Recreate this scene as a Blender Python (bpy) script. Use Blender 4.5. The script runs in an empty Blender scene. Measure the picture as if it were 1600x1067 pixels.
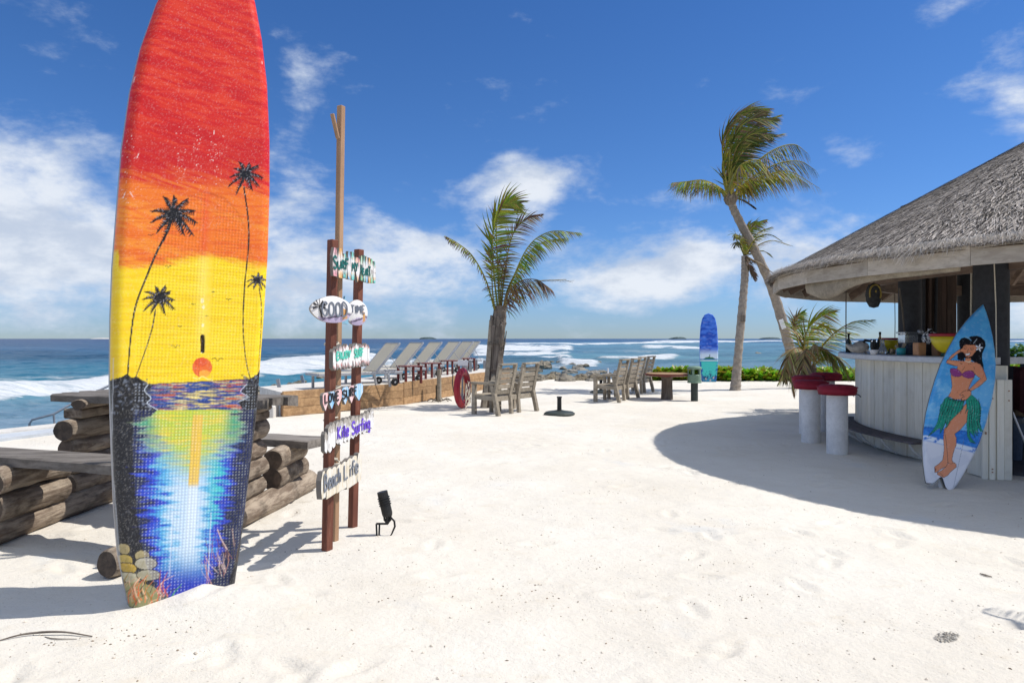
import bpy, math, random
import numpy as np
from mathutils import Vector, Matrix

R = math.radians
random.seed(7)
rng = np.random.RandomState(11)
SC = bpy.context.scene
COL = SC.collection

# ------------------------------------------------------------------ camera, light, exposure
F = 1067.0; HZ = 529.0; EYE = 1.5
cam_d = bpy.data.cameras.new('camera'); cam = bpy.data.objects.new('camera', cam_d); COL.objects.link(cam)
cam.location = (0, 0, EYE); cam.rotation_euler = (R(90), 0, 0)
cam_d.sensor_width = 36; cam_d.lens = 36 * F / 1600
cam_d.shift_y = -(533.5 - HZ) / 1600
cam_d.clip_start = 0.05; cam_d.clip_end = 20000
SC.camera = cam
SC.view_settings.view_transform = 'Standard'; SC.view_settings.look = 'None'
SC.view_settings.exposure = 0.09; SC.view_settings.gamma = 1.0
SC.view_settings.use_curve_mapping = False
SC.cycles.max_bounces = 8
SC.cycles.transparent_max_bounces = 12

SUN_EL = R(54); SDIR = Vector((math.cos(SUN_EL) * 0.996, math.cos(SUN_EL) * 0.09, math.sin(SUN_EL))).normalized()
sun_d = bpy.data.lights.new('sun', 'SUN'); sun_d.energy = 4.4; sun_d.angle = R(0.5); sun_d.color = (1.0, 0.955, 0.89)
sun = bpy.data.objects.new('sun', sun_d); COL.objects.link(sun)
sun.rotation_euler = SDIR.to_track_quat('Z', 'Y').to_euler()
sun.location = (20, 2, 30)

# ------------------------------------------------------------------ node helpers
class NT:
    def __init__(s, nt): s.t = nt; s.n = nt.nodes; s.l = nt.links
    def node(s, typ, ins=None, **kw):
        n = s.n.new(typ)
        for k, v in kw.items(): setattr(n, k, v)
        for k, v in (ins or {}).items(): s.put(n.inputs[k], v)
        return n
    def put(s, sock, v):
        if isinstance(v, bpy.types.NodeSocket): s.l.new(v, sock)
        elif isinstance(v, bpy.types.Node): s.l.new(v.outputs[0], sock)
        else:
            if hasattr(v, '__len__') and len(v) == 3 and sock.type == 'RGBA': v = (*v, 1)
            sock.default_value = v
    def math(s, op, a, b=0.0, c=0.0, clamp=False):
        n = s.node('ShaderNodeMath', {0: a, 1: b, 2: c}, operation=op); n.use_clamp = clamp; return n.outputs[0]
    def mix(s, f, a, b, bt='MIX'):
        n = s.n.new('ShaderNodeMix'); n.data_type = 'RGBA'; n.blend_type = bt; n.clamp_factor = True
        s.put(n.inputs[0], f); s.put(n.inputs[6], a); s.put(n.inputs[7], b); return n.outputs[2]
    def ramp(s, f, stops, interp='LINEAR'):
        n = s.n.new('ShaderNodeValToRGB'); cr = n.color_ramp; cr.interpolation = interp
        while len(cr.elements) < len(stops): cr.elements.new(0.5)
        for e, (p, c) in zip(cr.elements, stops):
            e.position = p
            if not hasattr(c, '__len__'): c = (c, c, c)
            e.color = (*c[:3], 1)
        s.put(n.inputs[0], f); return n.outputs[0]
    def noise(s, vec, scale, det=4, rough=0.55, dist=0.0):
        n = s.node('ShaderNodeTexNoise', {'Vector': vec, 'Scale': scale, 'Detail': det, 'Roughness': rough, 'Distortion': dist})
        return n.outputs[0]
    def mapv(s, vec, sc=(1, 1, 1), loc=(0, 0, 0), rot=(0, 0, 0)):
        return s.node('ShaderNodeMapping', {'Vector': vec, 'Scale': sc, 'Location': loc, 'Rotation': rot}).outputs[0]
    def smooth(s, v, a, b):
        n = s.node('ShaderNodeMapRange', {'Value': v, 'From Min': a, 'From Max': b}); n.interpolation_type = 'SMOOTHSTEP'; return n.outputs[0]

def srgb(r, g, b):
    f = lambda c: (c / 255 / 12.92) if c / 255 <= 0.04045 else ((c / 255 + 0.055) / 1.055) ** 2.4
    return (f(r), f(g), f(b))

# ------------------------------------------------------------------ world
W = bpy.data.worlds.new('World'); SC.world = W; W.use_nodes = True
wt = NT(W.node_tree); wt.n.clear()
sky = wt.node('ShaderNodeTexSky', sky_type='NISHITA', sun_disc=False)
sky.sun_elevation = SUN_EL; sky.sun_rotation = math.atan2(SDIR.x, SDIR.y)
sky.altitude = 0; sky.air_density = 1.0; sky.dust_density = 0.0; sky.ozone_density = 1.2
tc = wt.node('ShaderNodeTexCoord').outputs['Generated']
sp = wt.node('ShaderNodeSeparateXYZ', {0: tc})
X, Y, Z = sp.outputs
el = wt.math('ARCSINE', Z)
az = wt.math('ARCTAN2', X, Y)
zz = wt.math('ADD', wt.math('MAXIMUM', Z, 0.0), 0.22)
cp = wt.node('ShaderNodeCombineXYZ', {0: wt.math('DIVIDE', X, zz), 1: wt.math('DIVIDE', Y, zz), 2: Z}).outputs[0]
ca = wt.node('ShaderNodeCombineXYZ', {0: az, 1: wt.math('MULTIPLY', el, 1.9), 2: 0.37}).outputs[0]
n1 = wt.noise(ca, 5.0, 9, 0.58, 0.3)
n2 = wt.noise(wt.mapv(cp, (1.0, 0.8, 1), (3.1, 1.7, 0)), 1.9, 8, 0.6, 0.5)
n3 = wt.noise(ca, 17.0, 6, 0.62)
def pd(px, py):
    a = math.atan((px - 800) / F); return a, math.atan((HZ - py) / F * math.cos(a))
BL = [(30, 330, 230, 110, .36), (150, 250, 90, 40, .12), (60, 460, 160, 60, .16), (420, 330, 70, 160, .18), (530, 400, 130, 90, .22), (455, 90, 80, 60, .10), (470, 160, 40, 60, .10),
      (808, 288, 58, 40, .32), (850, 298, 36, 32, .16), (830, 345, 110, 40, .10), (985, 440, 60, 26, .28), (1050, 430, 60, 34, .28), (1110, 405, 65, 30, .20), (1085, 300, 70, 45, .17),
      (1260, 360, 130, 65, .28), (1500, 145, 110, 50, .16), (1590, 170, 60, 60, .22), (1465, 15, 60, 35, .18), 
      (700, 400, 120, 40, .10), (1700, 420, 260, 110, .25), (-260, 300, 260, 160, .30), (2100, 250, 300, 150, .2)]
acc = None
for px, py, rx, ry, am in BL:
    a, e = pd(px, py); a2 = (rx / F) * math.cos(a) ** 2; e2 = ry / F * math.cos(a)
    dx = wt.math('DIVIDE', wt.math('SUBTRACT', az, a), a2); dy = wt.math('DIVIDE', wt.math('SUBTRACT', el, e), e2)
    r2 = wt.math('ADD', wt.math('MULTIPLY', dx, dx), wt.math('MULTIPLY', dy, dy))
    g = wt.math('MULTIPLY', wt.math('EXPONENT', wt.math('MULTIPLY', r2, -0.9)), am)
    acc = g if acc is None else wt.math('ADD', acc, g)
low = wt.math('MULTIPLY', wt.math('EXPONENT', wt.math('MULTIPLY', wt.math('POWER', wt.math('DIVIDE', wt.math('SUBTRACT', el, 0.07), 0.075), 2.0), -1.0)), 0.15)
front = wt.smooth(Y, -0.2, 0.25)
gen = wt.math('ADD', wt.math('MULTIPLY', wt.math('SUBTRACT', 1.0, front), 0.16), wt.math('MULTIPLY', wt.smooth(el, 0.55, 0.95), 0.26))
base = wt.math('ADD', wt.math('MULTIPLY', n1, 0.85), wt.math('MULTIPLY', n2, 0.15))
base = wt.math('ADD', base, wt.math('MULTIPLY', wt.math('SUBTRACT', n3, 0.5), 0.42))
v = wt.math('ADD', wt.math('ADD', base, acc), wt.math('ADD', low, gen))
v = wt.math('SUBTRACT', v, wt.math('MULTIPLY', wt.math('MULTIPLY', wt.smooth(el, 0.20, 0.40), wt.math('SUBTRACT', 1.0, wt.smooth(el, 0.55, 0.8))), 0.035))
mask = wt.smooth(v, 0.57, 0.88)
thick = wt.smooth(v, 0.66, 0.95)
shade = wt.noise(wt.mapv(ca, (1, 1, 1), (0.02, 0.05, 0)), 9.0, 6, 0.6)
ccol = wt.mix(wt.math('MULTIPLY', wt.smooth(shade, 0.42, 0.66), 0.75), (0.80, 0.84, 0.90), (0.46, 0.54, 0.68))
ccol = wt.mix(thick, wt.mix(0.5, ccol, (0.44, 0.56, 0.76)), ccol)
skc = wt.node('ShaderNodeHueSaturation', {'Color': sky.outputs[0], 'Saturation': 1.22, 'Value': 1.0}).outputs[0]
skc = wt.mix(1.0, skc, wt.mix(wt.smooth(el, 0.0, 0.38), wt.mix(wt.smooth(el, 0.0, 0.10), (0.40, 0.60, 1.16), (0.48, 0.69, 1.12)), (0.56, 0.76, 1.08)), 'MULTIPLY')
ccol = wt.mix(1.0, ccol, (10, 10, 10), 'MULTIPLY')
fin = wt.mix(wt.math('MULTIPLY', mask, 0.93), skc, ccol)
bg = wt.node('ShaderNodeBackground', {'Color': fin, 'Strength': 0.1})
wt.node('ShaderNodeOutputWorld', {'Surface': bg.outputs[0]})

# ------------------------------------------------------------------ pixel of the photograph <-> point in the place
def P(px, py, Y):
    return Vector(((px - 800) / F * Y, Y, EYE + (HZ - py) / F * Y))
def G(px, py, z=0.0):                       # point on the level z under that pixel
    Y = F * (EYE - z) / (py - HZ); return Vector(((px - 800) / F * Y, Y, z))

# ------------------------------------------------------------------ materials
MATS = {}
def newmat(name):
    m = bpy.data.materials.new(name); m.use_nodes = True; t = NT(m.node_tree); t.n.clear(); MATS[name] = m
    return m, t
def finish(t, col, rough=0.6, bump=None, bs=0.3, bd=0.01, metal=0.0, spec=0.4, **kw):
    ins = {'Base Color': col, 'Roughness': rough, 'Metallic': metal, 'Specular IOR Level': spec}
    ins.update(kw)
    b = t.node('ShaderNodeBsdfPrincipled', ins)
    if bump is not None:
        bn = t.node('ShaderNodeBump', {'Height': bump, 'Strength': bs, 'Distance': bd}); t.l.new(bn.outputs[0], b.inputs['Normal'])
    t.node('ShaderNodeOutputMaterial', {'Surface': b.outputs[0]})
    return b
def oc(t): return t.node('ShaderNodeTexCoord').outputs['Object']
def rnd(t): return t.node('ShaderNodeObjectInfo').outputs['Random']

def m_plain(name, c, rough=0.55, var=0.25, sc=12, bump=0.25, metal=0, spec=0.4):
    m, t = newmat(name); o = oc(t)
    n = t.noise(o, sc, 5, 0.6); n2 = t.noise(o, sc * 7, 4, 0.7)
    f = t.math('ADD', t.math('MULTIPLY', n, 0.6), t.math('MULTIPLY', n2, 0.4))
    c1 = tuple(x * (1 - var) for x in c); c2 = tuple(min(1, x * (1 + var)) for x in c)
    col = t.mix(t.smooth(f, 0.32, 0.68), c1, c2)
    finish(t, col, rough, n2, bump, 0.004, metal, spec)
    return m
def m_wood(name, c1, c2, c3, grain=(1, 1, 1), rough=0.75, bs=0.5, stain=0.35, sc=1.0, spec=0.25, jitter=0.35):
    m, t = newmat(name); o = oc(t); r = rnd(t)
    ov = t.node('ShaderNodeCombineXYZ', {0: t.math('MULTIPLY', r, 37.0), 1: t.math('MULTIPLY', r, 13.0), 2: t.math('MULTIPLY', r, 71.0)}).outputs[0]
    oo = t.node('ShaderNodeVectorMath', {0: o, 1: ov}, operation='ADD').outputs[0]
    g = t.mapv(oo, grain)
    a = t.noise(g, 14 * sc, 6, 0.65, 0.4); b = t.noise(g, 55 * sc, 4, 0.7); st = t.noise(oo, 3.2 * sc, 5, 0.62)
    col = t.mix(t.smooth(a, 0.35, 0.65), c1, c2)
    col = t.mix(t.math('MULTIPLY', t.smooth(b, 0.52, 0.75), 0.5), col, c3)
    col = t.mix(t.math('MULTIPLY', t.smooth(st, 0.50, 0.72), stain), col, c3)
    jv = t.node('ShaderNodeMapRange', {'Value': r, 'To Min': 1 - jitter / 2, 'To Max': 1 + jitter / 2}).outputs[0]
    col = t.node('ShaderNodeHueSaturation', {'Color': col, 'Value': jv}).outputs[0]
    h = t.math('ADD', t.math('MULTIPLY', a, 0.6), t.math('MULTIPLY', b, 0.4))
    finish(t, col, rough, h, bs, 0.012, spec=spec)
    return m
def m_vc(name, rough=0.5, spec=0.4, bs=0.0, sc=60, transl=0.0):
    m, t = newmat(name); c = t.node('ShaderNodeVertexColor', layer_name='Col').outputs[0]
    bump = t.noise(oc(t), sc, 4, 0.6) if bs else None
    if transl:
        b = t.node('ShaderNodeBsdfPrincipled', {'Base Color': c, 'Roughness': rough, 'Specular IOR Level': spec})
        tr = t.node('ShaderNodeBsdfTranslucent', {'Color': t.mix(1.0, c, (1.0, 1.05, 0.45), 'MULTIPLY')})
        mx = t.node('ShaderNodeMixShader', {0: transl, 1: b.outputs[0], 2: tr.outputs[0]})
        t.node('ShaderNodeOutputMaterial', {'Surface': mx.outputs[0]})
    else: finish(t, c, rough, bump, bs, 0.004, spec=spec)
    return m

# ------------------------------------------------------------------ mesh builder
class MB:
    def __init__(s): s.v = []; s.f = []; s.m = []; s.c = []; s.mi = 0; s.col = (1, 1, 1); s.usec = False
    def add(s, vs, fs, cols=None):
        o = len(s.v); s.v.extend(vs)
        s.c.extend(cols if cols is not None else [s.col] * len(vs))
        for f in fs: s.f.append(tuple(i + o for i in f)); s.m.append(s.mi)
        return o
    def setcol(s, c): s.col = tuple(c); s.usec = True
    def box(s, c, size, M=None, ch=0.0):
        hx, hy, hz = size[0] / 2, size[1] / 2, size[2] / 2; c = Vector(c)
        if ch <= 0:
            vs = [Vector((x * hx, y * hy, z * hz)) for x in (-1, 1) for y in (-1, 1) for z in (-1, 1)]
            fs = [(0, 1, 3, 2), (4, 6, 7, 5), (0, 4, 5, 1), (2, 3, 7, 6), (0, 2, 6, 4), (1, 5, 7, 3)]
        else:
            ch = min(ch, hx * .9, hy * .9, hz * .9); vs = []; ix = {}
            for x in (-1, 1):
                for y in (-1, 1):
                    for z in (-1, 1):
                        for a in range(3):
                            p = [x * (hx - ch), y * (hy - ch), z * (hz - ch)]; q = (hx, hy, hz); p[a] = (x, y, z)[a] * q[a]
                            ix[(x, y, z, a)] = len(vs); vs.append(Vector(p))
            fs = []
            for a in range(3):
                b, d = [(1, 2), (0, 2), (0, 1)][a]
                for sg in (-1, 1):
                    q = []
                    for u, w in ((-1, -1), (1, -1), (1, 1), (-1, 1)):
                        k = [0, 0, 0]; k[a] = sg; k[b] = u; k[d] = w; q.append(ix[(*k, a)])
                    fs.append(tuple(q))
                for u in (-1, 1):
                    for w in (-1, 1):
                        k0 = [0, 0, 0]; k1 = [0, 0, 0]; k0[a] = -1; k1[a] = 1
                        for k in (k0, k1): k[b] = u; k[d] = w
                        fs.append((ix[(*k0, b)], ix[(*k1, b)], ix[(*k1, d)], ix[(*k0, d)]))
            for x in (-1, 1):
                for y in (-1, 1):
                    for z in (-1, 1): fs.append((ix[(x, y, z, 0)], ix[(x, y, z, 1)], ix[(x, y, z, 2)]))
        if M is not None: vs = [M @ v for v in vs]
        s.add([v + c for v in vs], fs)
    def beam(s, p0, p1, w, h, up=(0, 0, 1), ch=0.003):
        p0 = Vector(p0); p1 = Vector(p1); d = p1 - p0; L = d.length; x = d.normalized(); up = Vector(up)
        y = up.cross(x)
        if y.length < 1e-4: y = Vector((0, 1, 0)).cross(x)
        y.normalize(); z = x.cross(y)
        s.box((p0 + p1) / 2, (L, w, h), Matrix((x, y, z)).transposed(), ch)
    def tube(s, pts, rad, n=8, cap=True, capmi=None, jit=0.0, sq=(1, 1), up=(0, 0, 1)):
        pts = [Vector(p) for p in pts]; K = len(pts)
        if not hasattr(rad, '__len__'): rad = [rad] * K
        vs = []; prev = None; ph = [random.uniform(0, 6.28) for _ in range(4)]
        for i, p in enumerate(pts):
            t = (pts[min(i + 1, K - 1)] - pts[max(i - 1, 0)]).normalized()
            if prev is None:
                a = Vector(up).cross(t)
                if a.length < 1e-3: a = Vector((1, 0, 0)).cross(t)
                a.normalize()
            else:
                a = prev - t * prev.dot(t); a.normalize()
            prev = a; b = t.cross(a)
            for k in range(n):
                th = 2 * math.pi * k / n
                r = rad[i] * (1 + jit * (0.5 * math.sin(2 * th + ph[0] + i * .3) + .12 * math.sin(i * 1.7 + ph[3]) + 0.35 * math.sin(3 * th + ph[1]) + 0.3 * math.sin(5 * th + ph[2] + i) + random.uniform(-.35, .35)))
                vs.append(p + a * (math.cos(th) * r * sq[0]) + b * (math.sin(th) * r * sq[1]))
        fs = [(i * n + k, i * n + (k + 1) % n, (i + 1) * n + (k + 1) % n, (i + 1) * n + k) for i in range(K - 1) for k in range(n)]
        o = s.add(vs, fs)
        if cap:
            mi = s.mi
            if capmi is not None: s.mi = capmi
            s.add([v.copy() for v in vs[:n]], [tuple(range(n))[::-1]]); s.add([v.copy() for v in vs[-n:]], [tuple(range(n))])
            s.mi = mi
    def lathe(s, prof, c=(0, 0, 0), n=20, a0=0.0, a1=2 * math.pi, jit=None):
        full = abs(a1 - a0 - 2 * math.pi) < 1e-6; c = Vector(c); N = n if full else n + 1; vs = []
        for r, z in prof:
            for k in range(N):
                th = a0 + (a1 - a0) * k / n; rr = r * (jit(th, z) if jit else 1)
                vs.append(c + Vector((math.cos(th) * rr, math.sin(th) * rr, z)))
        fs = []
        for i in range(len(prof) - 1):
            for k in range(n):
                k2 = (k + 1) % N
                fs.append((i * N + k, i * N + k2, (i + 1) * N + k2, (i + 1) * N + k))
        s.add(vs, fs)
    def prism(s, poly, o, u, v, n, t):      # outline in (u, v) extruded by t along n
        o = Vector(o); u = Vector(u); v = Vector(v); n = Vector(n)
        A = [o + u * a + v * b for a, b in poly]; B = [p + n * t for p in A]; K = len(A)
        s.add(A + B, [tuple(range(K))[::-1], tuple(range(K, 2 * K))] + [(i, (i + 1) % K, (i + 1) % K + K, i + K) for i in range(K)])
    def build(s, name, mats, parent=None, smooth=False, local=False, coll=COL, fixn=False):
        me = bpy.data.meshes.new(name)
        V = np.array([tuple(v) for v in s.v], dtype=np.float64)
        off = np.zeros(3)
        if parent is not None and not local:
            wm = world_of(parent); V = (np.c_[V, np.ones(len(V))] @ np.array(wm.inverted()).T)[:, :3]
        me.from_pydata(V.tolist(), [], s.f)
        if not isinstance(mats, (list, tuple)): mats = [mats]
        for m in mats: me.materials.append(MATS[m] if isinstance(m, str) else m)
        if len(mats) > 1: me.polygons.foreach_set('material_index', s.m)
        if smooth: me.polygons.foreach_set('use_smooth', [True] * len(me.polygons))
        if s.usec:
            ca = me.color_attributes.new('Col', 'FLOAT_COLOR', 'POINT'); c = np.ones((len(s.v), 4), dtype=np.float32); c[:, :3] = np.array(s.c); ca.data.foreach_set('color', c.ravel())
        me.update()
        if fixn:
            import bmesh
            bm = bmesh.new(); bm.from_mesh(me); bmesh.ops.recalc_face_normals(bm, faces=bm.faces); bm.to_mesh(me); bm.free()
        o = bpy.data.objects.new(name, me); coll.objects.link(o)
        if parent is not None: o.parent = parent
        return o
def world_of(o):
    m = o.matrix_basis.copy()
    while o.parent is not None: o = o.parent; m = o.matrix_basis @ m
    return m
def tag(o, label=None, cat=None, group=None, kind=None):
    if label: o['label'] = label
    if cat: o['category'] = cat
    if group: o['group'] = group
    if kind: o['kind'] = kind
    return o
def thing(name, label, cat, loc=(0, 0, 0), rz=0.0, group=None):
    o = bpy.data.objects.new(name, None); COL.objects.link(o); o.location = loc; o.rotation_euler = (0, 0, rz); o.empty_display_size = .1
    return tag(o, label, cat, group)
def copy_tree(o, parent=None):
    c = o.copy(); COL.objects.link(c); c.parent = parent
    for ch in list(o.children): copy_tree(ch, c)
    return c
def dup(o, label, loc, rz=None):
    c = copy_tree(o); c.location = loc; c['label'] = label
    if rz is not None: c.rotation_euler = (0, 0, rz)
    return c
def piece(mesh_obj, parent, M):             # shared-mesh copy
    c = bpy.data.objects.new(mesh_obj.name.split('.')[0], mesh_obj.data); COL.objects.link(c); c.parent = parent; c.matrix_basis = M; return c
def bez(pts, n):
    pts = [Vector(p) for p in pts]; out = []
    K = len(pts) - 1
    for i in range(n + 1):
        u = i / n * K; k = min(int(u), K - 1); t = u - k
        p0 = pts[max(k - 1, 0)]; p1 = pts[k]; p2 = pts[k + 1]; p3 = pts[min(k + 2, K)]
        if k == 0: p0 = p1 * 2 - p2
        if k + 2 > K: p3 = p2 * 2 - p1
        out.append(0.5 * ((2 * p1) + (p2 - p0) * t + (2 * p0 - 5 * p1 + 4 * p2 - p3) * t * t + (3 * p1 - p0 - 3 * p2 + p3) * t ** 3))
    return out

# ------------------------------------------------------------------ numpy noise and a small painter for hand-painted surfaces
_tab = rng.rand(256, 256)
def vnoise(x, y):
    xi = np.floor(x).astype(int); yi = np.floor(y).astype(int); fx = x - xi; fy = y - yi
    fx = fx * fx * (3 - 2 * fx); fy = fy * fy * (3 - 2 * fy)
    a = _tab[xi & 255, yi & 255]; b = _tab[(xi + 1) & 255, yi & 255]; c = _tab[xi & 255, (yi + 1) & 255]; d = _tab[(xi + 1) & 255, (yi + 1) & 255]
    return (a * (1 - fx) + b * fx) * (1 - fy) + (c * (1 - fx) + d * fx) * fy
def fbm(x, y, o=5, g=0.5):
    s = 0; a = 1; t = 0
    for i in range(o): s = s + a * vnoise(x * 2 ** i + 17.3 * i, y * 2 ** i + 5.1 * i); t += a; a *= g
    return s / t
def sst(x, a, b):
    t = np.clip((x - a) / (b - a), 0, 1); return t * t * (3 - 2 * t)
class Canvas:
    def __init__(s, x0, y0, x1, y1, sc):
        s.x0, s.y0, s.sc = x0, y0, sc; W_ = int((x1 - x0) * sc) + 1; H_ = int((y1 - y0) * sc) + 1
        s.a = np.zeros((H_, W_, 3)); s.X, s.Y = np.meshgrid(x0 + np.arange(W_) / sc, y0 + np.arange(H_) / sc)
    def win(s, xs, ys, pad):
        H_, W_ = s.X.shape
        i0 = max(0, int((min(xs) - pad - s.x0) * s.sc)); i1 = min(W_, int((max(xs) + pad - s.x0) * s.sc) + 2)
        j0 = max(0, int((min(ys) - pad - s.y0) * s.sc)); j1 = min(H_, int((max(ys) + pad - s.y0) * s.sc) + 2)
        return slice(j0, max(j1, j0)), slice(i0, max(i1, i0))
    def blend(s, w, m, c):
        m = m[..., None]; s.a[w] = s.a[w] * (1 - m) + np.array(c) * m
    def inside(s, poly, w):
        x = s.X[w]; y = s.Y[w]; r = np.zeros(x.shape, bool); K = len(poly)
        for i in range(K):
            ax, ay = poly[i]; bx, by = poly[(i + 1) % K]
            if ay == by: continue
            c = (ay > y) != (by > y)
            r ^= c & (x < (bx - ax) * (y - ay) / (by - ay) + ax)
        return r
    def poly(s, poly, c, al=1.0):
        w = s.win([p[0] for p in poly], [p[1] for p in poly], 1)
        if s.X[w].size: s.blend(w, s.inside(poly, w) * al, srgb(*c))
    def stroke(s, pts, wd, c, al=1.0, taper=None):
        K = len(pts) - 1
        w = s.win([p[0] for p in pts], [p[1] for p in pts], wd + 1); x = s.X[w]; y = s.Y[w]
        if not x.size: return
        m = np.zeros(x.shape)
        for i in range(K):
            ax, ay = pts[i]; bx, by = pts[i + 1]; dx = bx - ax; dy = by - ay; L = dx * dx + dy * dy + 1e-9
            t = np.clip(((x - ax) * dx + (y - ay) * dy) / L, 0, 1)
            d = np.hypot(x - ax - t * dx, y - ay - t * dy); ww = wd
            if taper: ww = wd * (1 - (1 - taper) * (i + t) / K)
            m = np.maximum(m, np.clip((ww / 2 - d) * s.sc + 0.5, 0, 1))
        s.blend(w, m * al, srgb(*c))
    def curve(s, pts, wd, c, al=1.0, taper=None, n=6):
        q = bez([(p[0], p[1], 0) for p in pts], n * (len(pts) - 1)); s.stroke([(p.x, p.y) for p in q], wd, c, al, taper)
    def ell(s, cx, cy, rx, ry, c, al=1.0, rot=0):
        q = [(cx + rx * math.cos(t) * math.cos(rot) - ry * math.sin(t) * math.sin(rot), cy + rx * math.cos(t) * math.sin(rot) + ry * math.sin(t) * math.cos(rot)) for t in np.linspace(0, 2 * math.pi, 28)[:-1]]
        s.poly(q, c, al)
    def sample(s, px, py):
        fx = np.clip((px - s.x0) * s.sc, 0, s.X.shape[1] - 1.001); fy = np.clip((py - s.y0) * s.sc, 0, s.X.shape[0] - 1.001)
        i = fx.astype(int); j = fy.astype(int); u = (fx - i)[..., None]; v = (fy - j)[..., None]; a = s.a
        return (a[j, i] * (1 - u) + a[j, i + 1] * u) * (1 - v) + (a[j + 1, i] * (1 - u) + a[j + 1, i + 1] * u) * v

class Frame:                                # flat painted thing: origin o, axes u (across), v (along), n (out of the painted face)
    def __init__(s, o, u, v):
        s.o = Vector(o); s.v = Vector(v).normalized(); u = Vector(u); s.u = (u - s.v * u.dot(s.v)).normalized(); s.n = s.u.cross(s.v)
    def hit(s, px, py):                     # where the sight line of that pixel meets the plane, in (u, v)
        d = Vector(((px - 800) / F, 1, (HZ - py) / F)); c = Vector((0, 0, EYE)); t = (s.o - c).dot(s.n) / d.dot(s.n)
        q = c + d * t - s.o; return q.dot(s.u), q.dot(s.v)
    def pix(s, a, b):
        q = np.array(s.o)[None] + np.outer(a.ravel(), np.array(s.u)) + np.outer(b.ravel(), np.array(s.v))
        x = 800 + F * q[:, 0] / q[:, 1]; y = HZ - F * (q[:, 2] - EYE) / q[:, 1]
        return x.reshape(a.shape), y.reshape(a.shape)
def painted_board(name, fr, left, right, canvas, mat, parent, rows, cols, thick, edgecol, relief=None, backcol=(.7, .7, .68), bottom=None, rail=0.6):
    # left/right: outline as lists of (v, u) ; rows along v
    L = np.array(sorted(left)); Rr = np.array(sorted(right)); v0 = max(L[0, 0], Rr[0, 0]); v1 = min(L[-1, 0], Rr[-1, 0])
    s_ = np.linspace(0, 1, rows); vv = v0 + (v1 - v0) * s_
    ul = np.interp(vv, L[:, 0], L[:, 1]); ur = np.interp(vv, Rr[:, 0], Rr[:, 1])
    q = np.linspace(0, 1, cols); A = ul[:, None] + (ur - ul)[:, None] * q[None]; B = np.repeat(vv[:, None], cols, 1)
    if bottom is not None:                  # notch in the tail
        B = B + np.clip(1 - (B - v0) / 0.12, 0, 1) * bottom(q)[None]
    px, py = fr.pix(A, B); C = canvas.sample(px, py)
    e = np.minimum(A - ul[:, None], ur[:, None] - A); rr = thick * 0.55
    H = -rr + np.sqrt(np.clip(rr ** 2 - (rr - np.clip(e, 0, rr)) ** 2, 0, None)) * 1.0 + 0.0
    if relief is not None: H = H + relief(px, py, A, B)
    o = np.array(fr.o); u = np.array(fr.u); v = np.array(fr.v); n = np.array(fr.n)
    V = o + A[..., None] * u + B[..., None] * v + H[..., None] * n
    mb = MB(); mb.usec = True
    idx = np.arange(rows * cols).reshape(rows, cols)
    fs = np.stack([idx[:-1, :-1], idx[:-1, 1:], idx[1:, 1:], idx[1:, :-1]], -1).reshape(-1, 4)
    mb.v = [tuple(p) for p in V.reshape(-1, 3)]; mb.c = [tuple(c) for c in C.reshape(-1, 3)]; mb.f = [tuple(f) for f in fs.tolist()]; mb.m = [0] * len(mb.f)
    face = mb.build('painted_face', mat, parent, smooth=True)
    # body: rails, tip, tail and back
    step = max(1, rows // 160); rws = list(range(0, rows, step));
    if rws[-1] != rows - 1: rws.append(rows - 1)
    mb = MB(); ring = []
    for j in rws: ring.append((ul[j], B[j, 0]))
    top = [(A[-1, k], B[-1, k]) for k in range(1, cols - 1, max(1, cols // 12))]
    for p in top: ring.append(p)
    for j in rws[::-1]: ring.append((ur[j], B[j, -1]))
    for k in range(cols - 2, 0, -max(1, cols // 24)): ring.append((A[0, k], B[0, k]))
    K = len(ring); rg = np.array(ring); c0 = np.array([rg[:, 0].mean(), 0])
    lay = []
    for dz, ins in ((-rr - 0.0005, 0.0), (-rr - thick * 0.25, -0.004), (-rr - thick * .55, 0.006), (-rr - thick * 0.75, 0.03)):
        cx = (np.interp(rg[:, 1], vv, ul) + np.interp(rg[:, 1], vv, ur)) / 2; wd = np.maximum(np.abs(rg[:, 0] - cx), 1e-4)
        f_ = np.clip(1 - ins / np.maximum(wd, 0.04), 0.2, 1.2); uu = cx + (rg[:, 0] - cx) * f_
        lay.append(o + uu[:, None] * u + rg[:, 1][:, None] * v + dz * n)
    for p in lay: mb.add([tuple(x) for x in p], [])
    for a in range(3):
        for k in range(K): mb.f.append((a * K + k, a * K + (k + 1) % K, (a + 1) * K + (k + 1) % K, (a + 1) * K + k)); mb.m.append(0)
    mb.f.append(tuple(range(3 * K, 4 * K))); mb.m.append(0)
    mb.setcol(edgecol); mb.c = [tuple(edgecol)] * (2 * K) + [tuple(backcol)] * (2 * K)
    body = mb.build('board_body', mat, parent, smooth=False)
    return face, body

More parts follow.
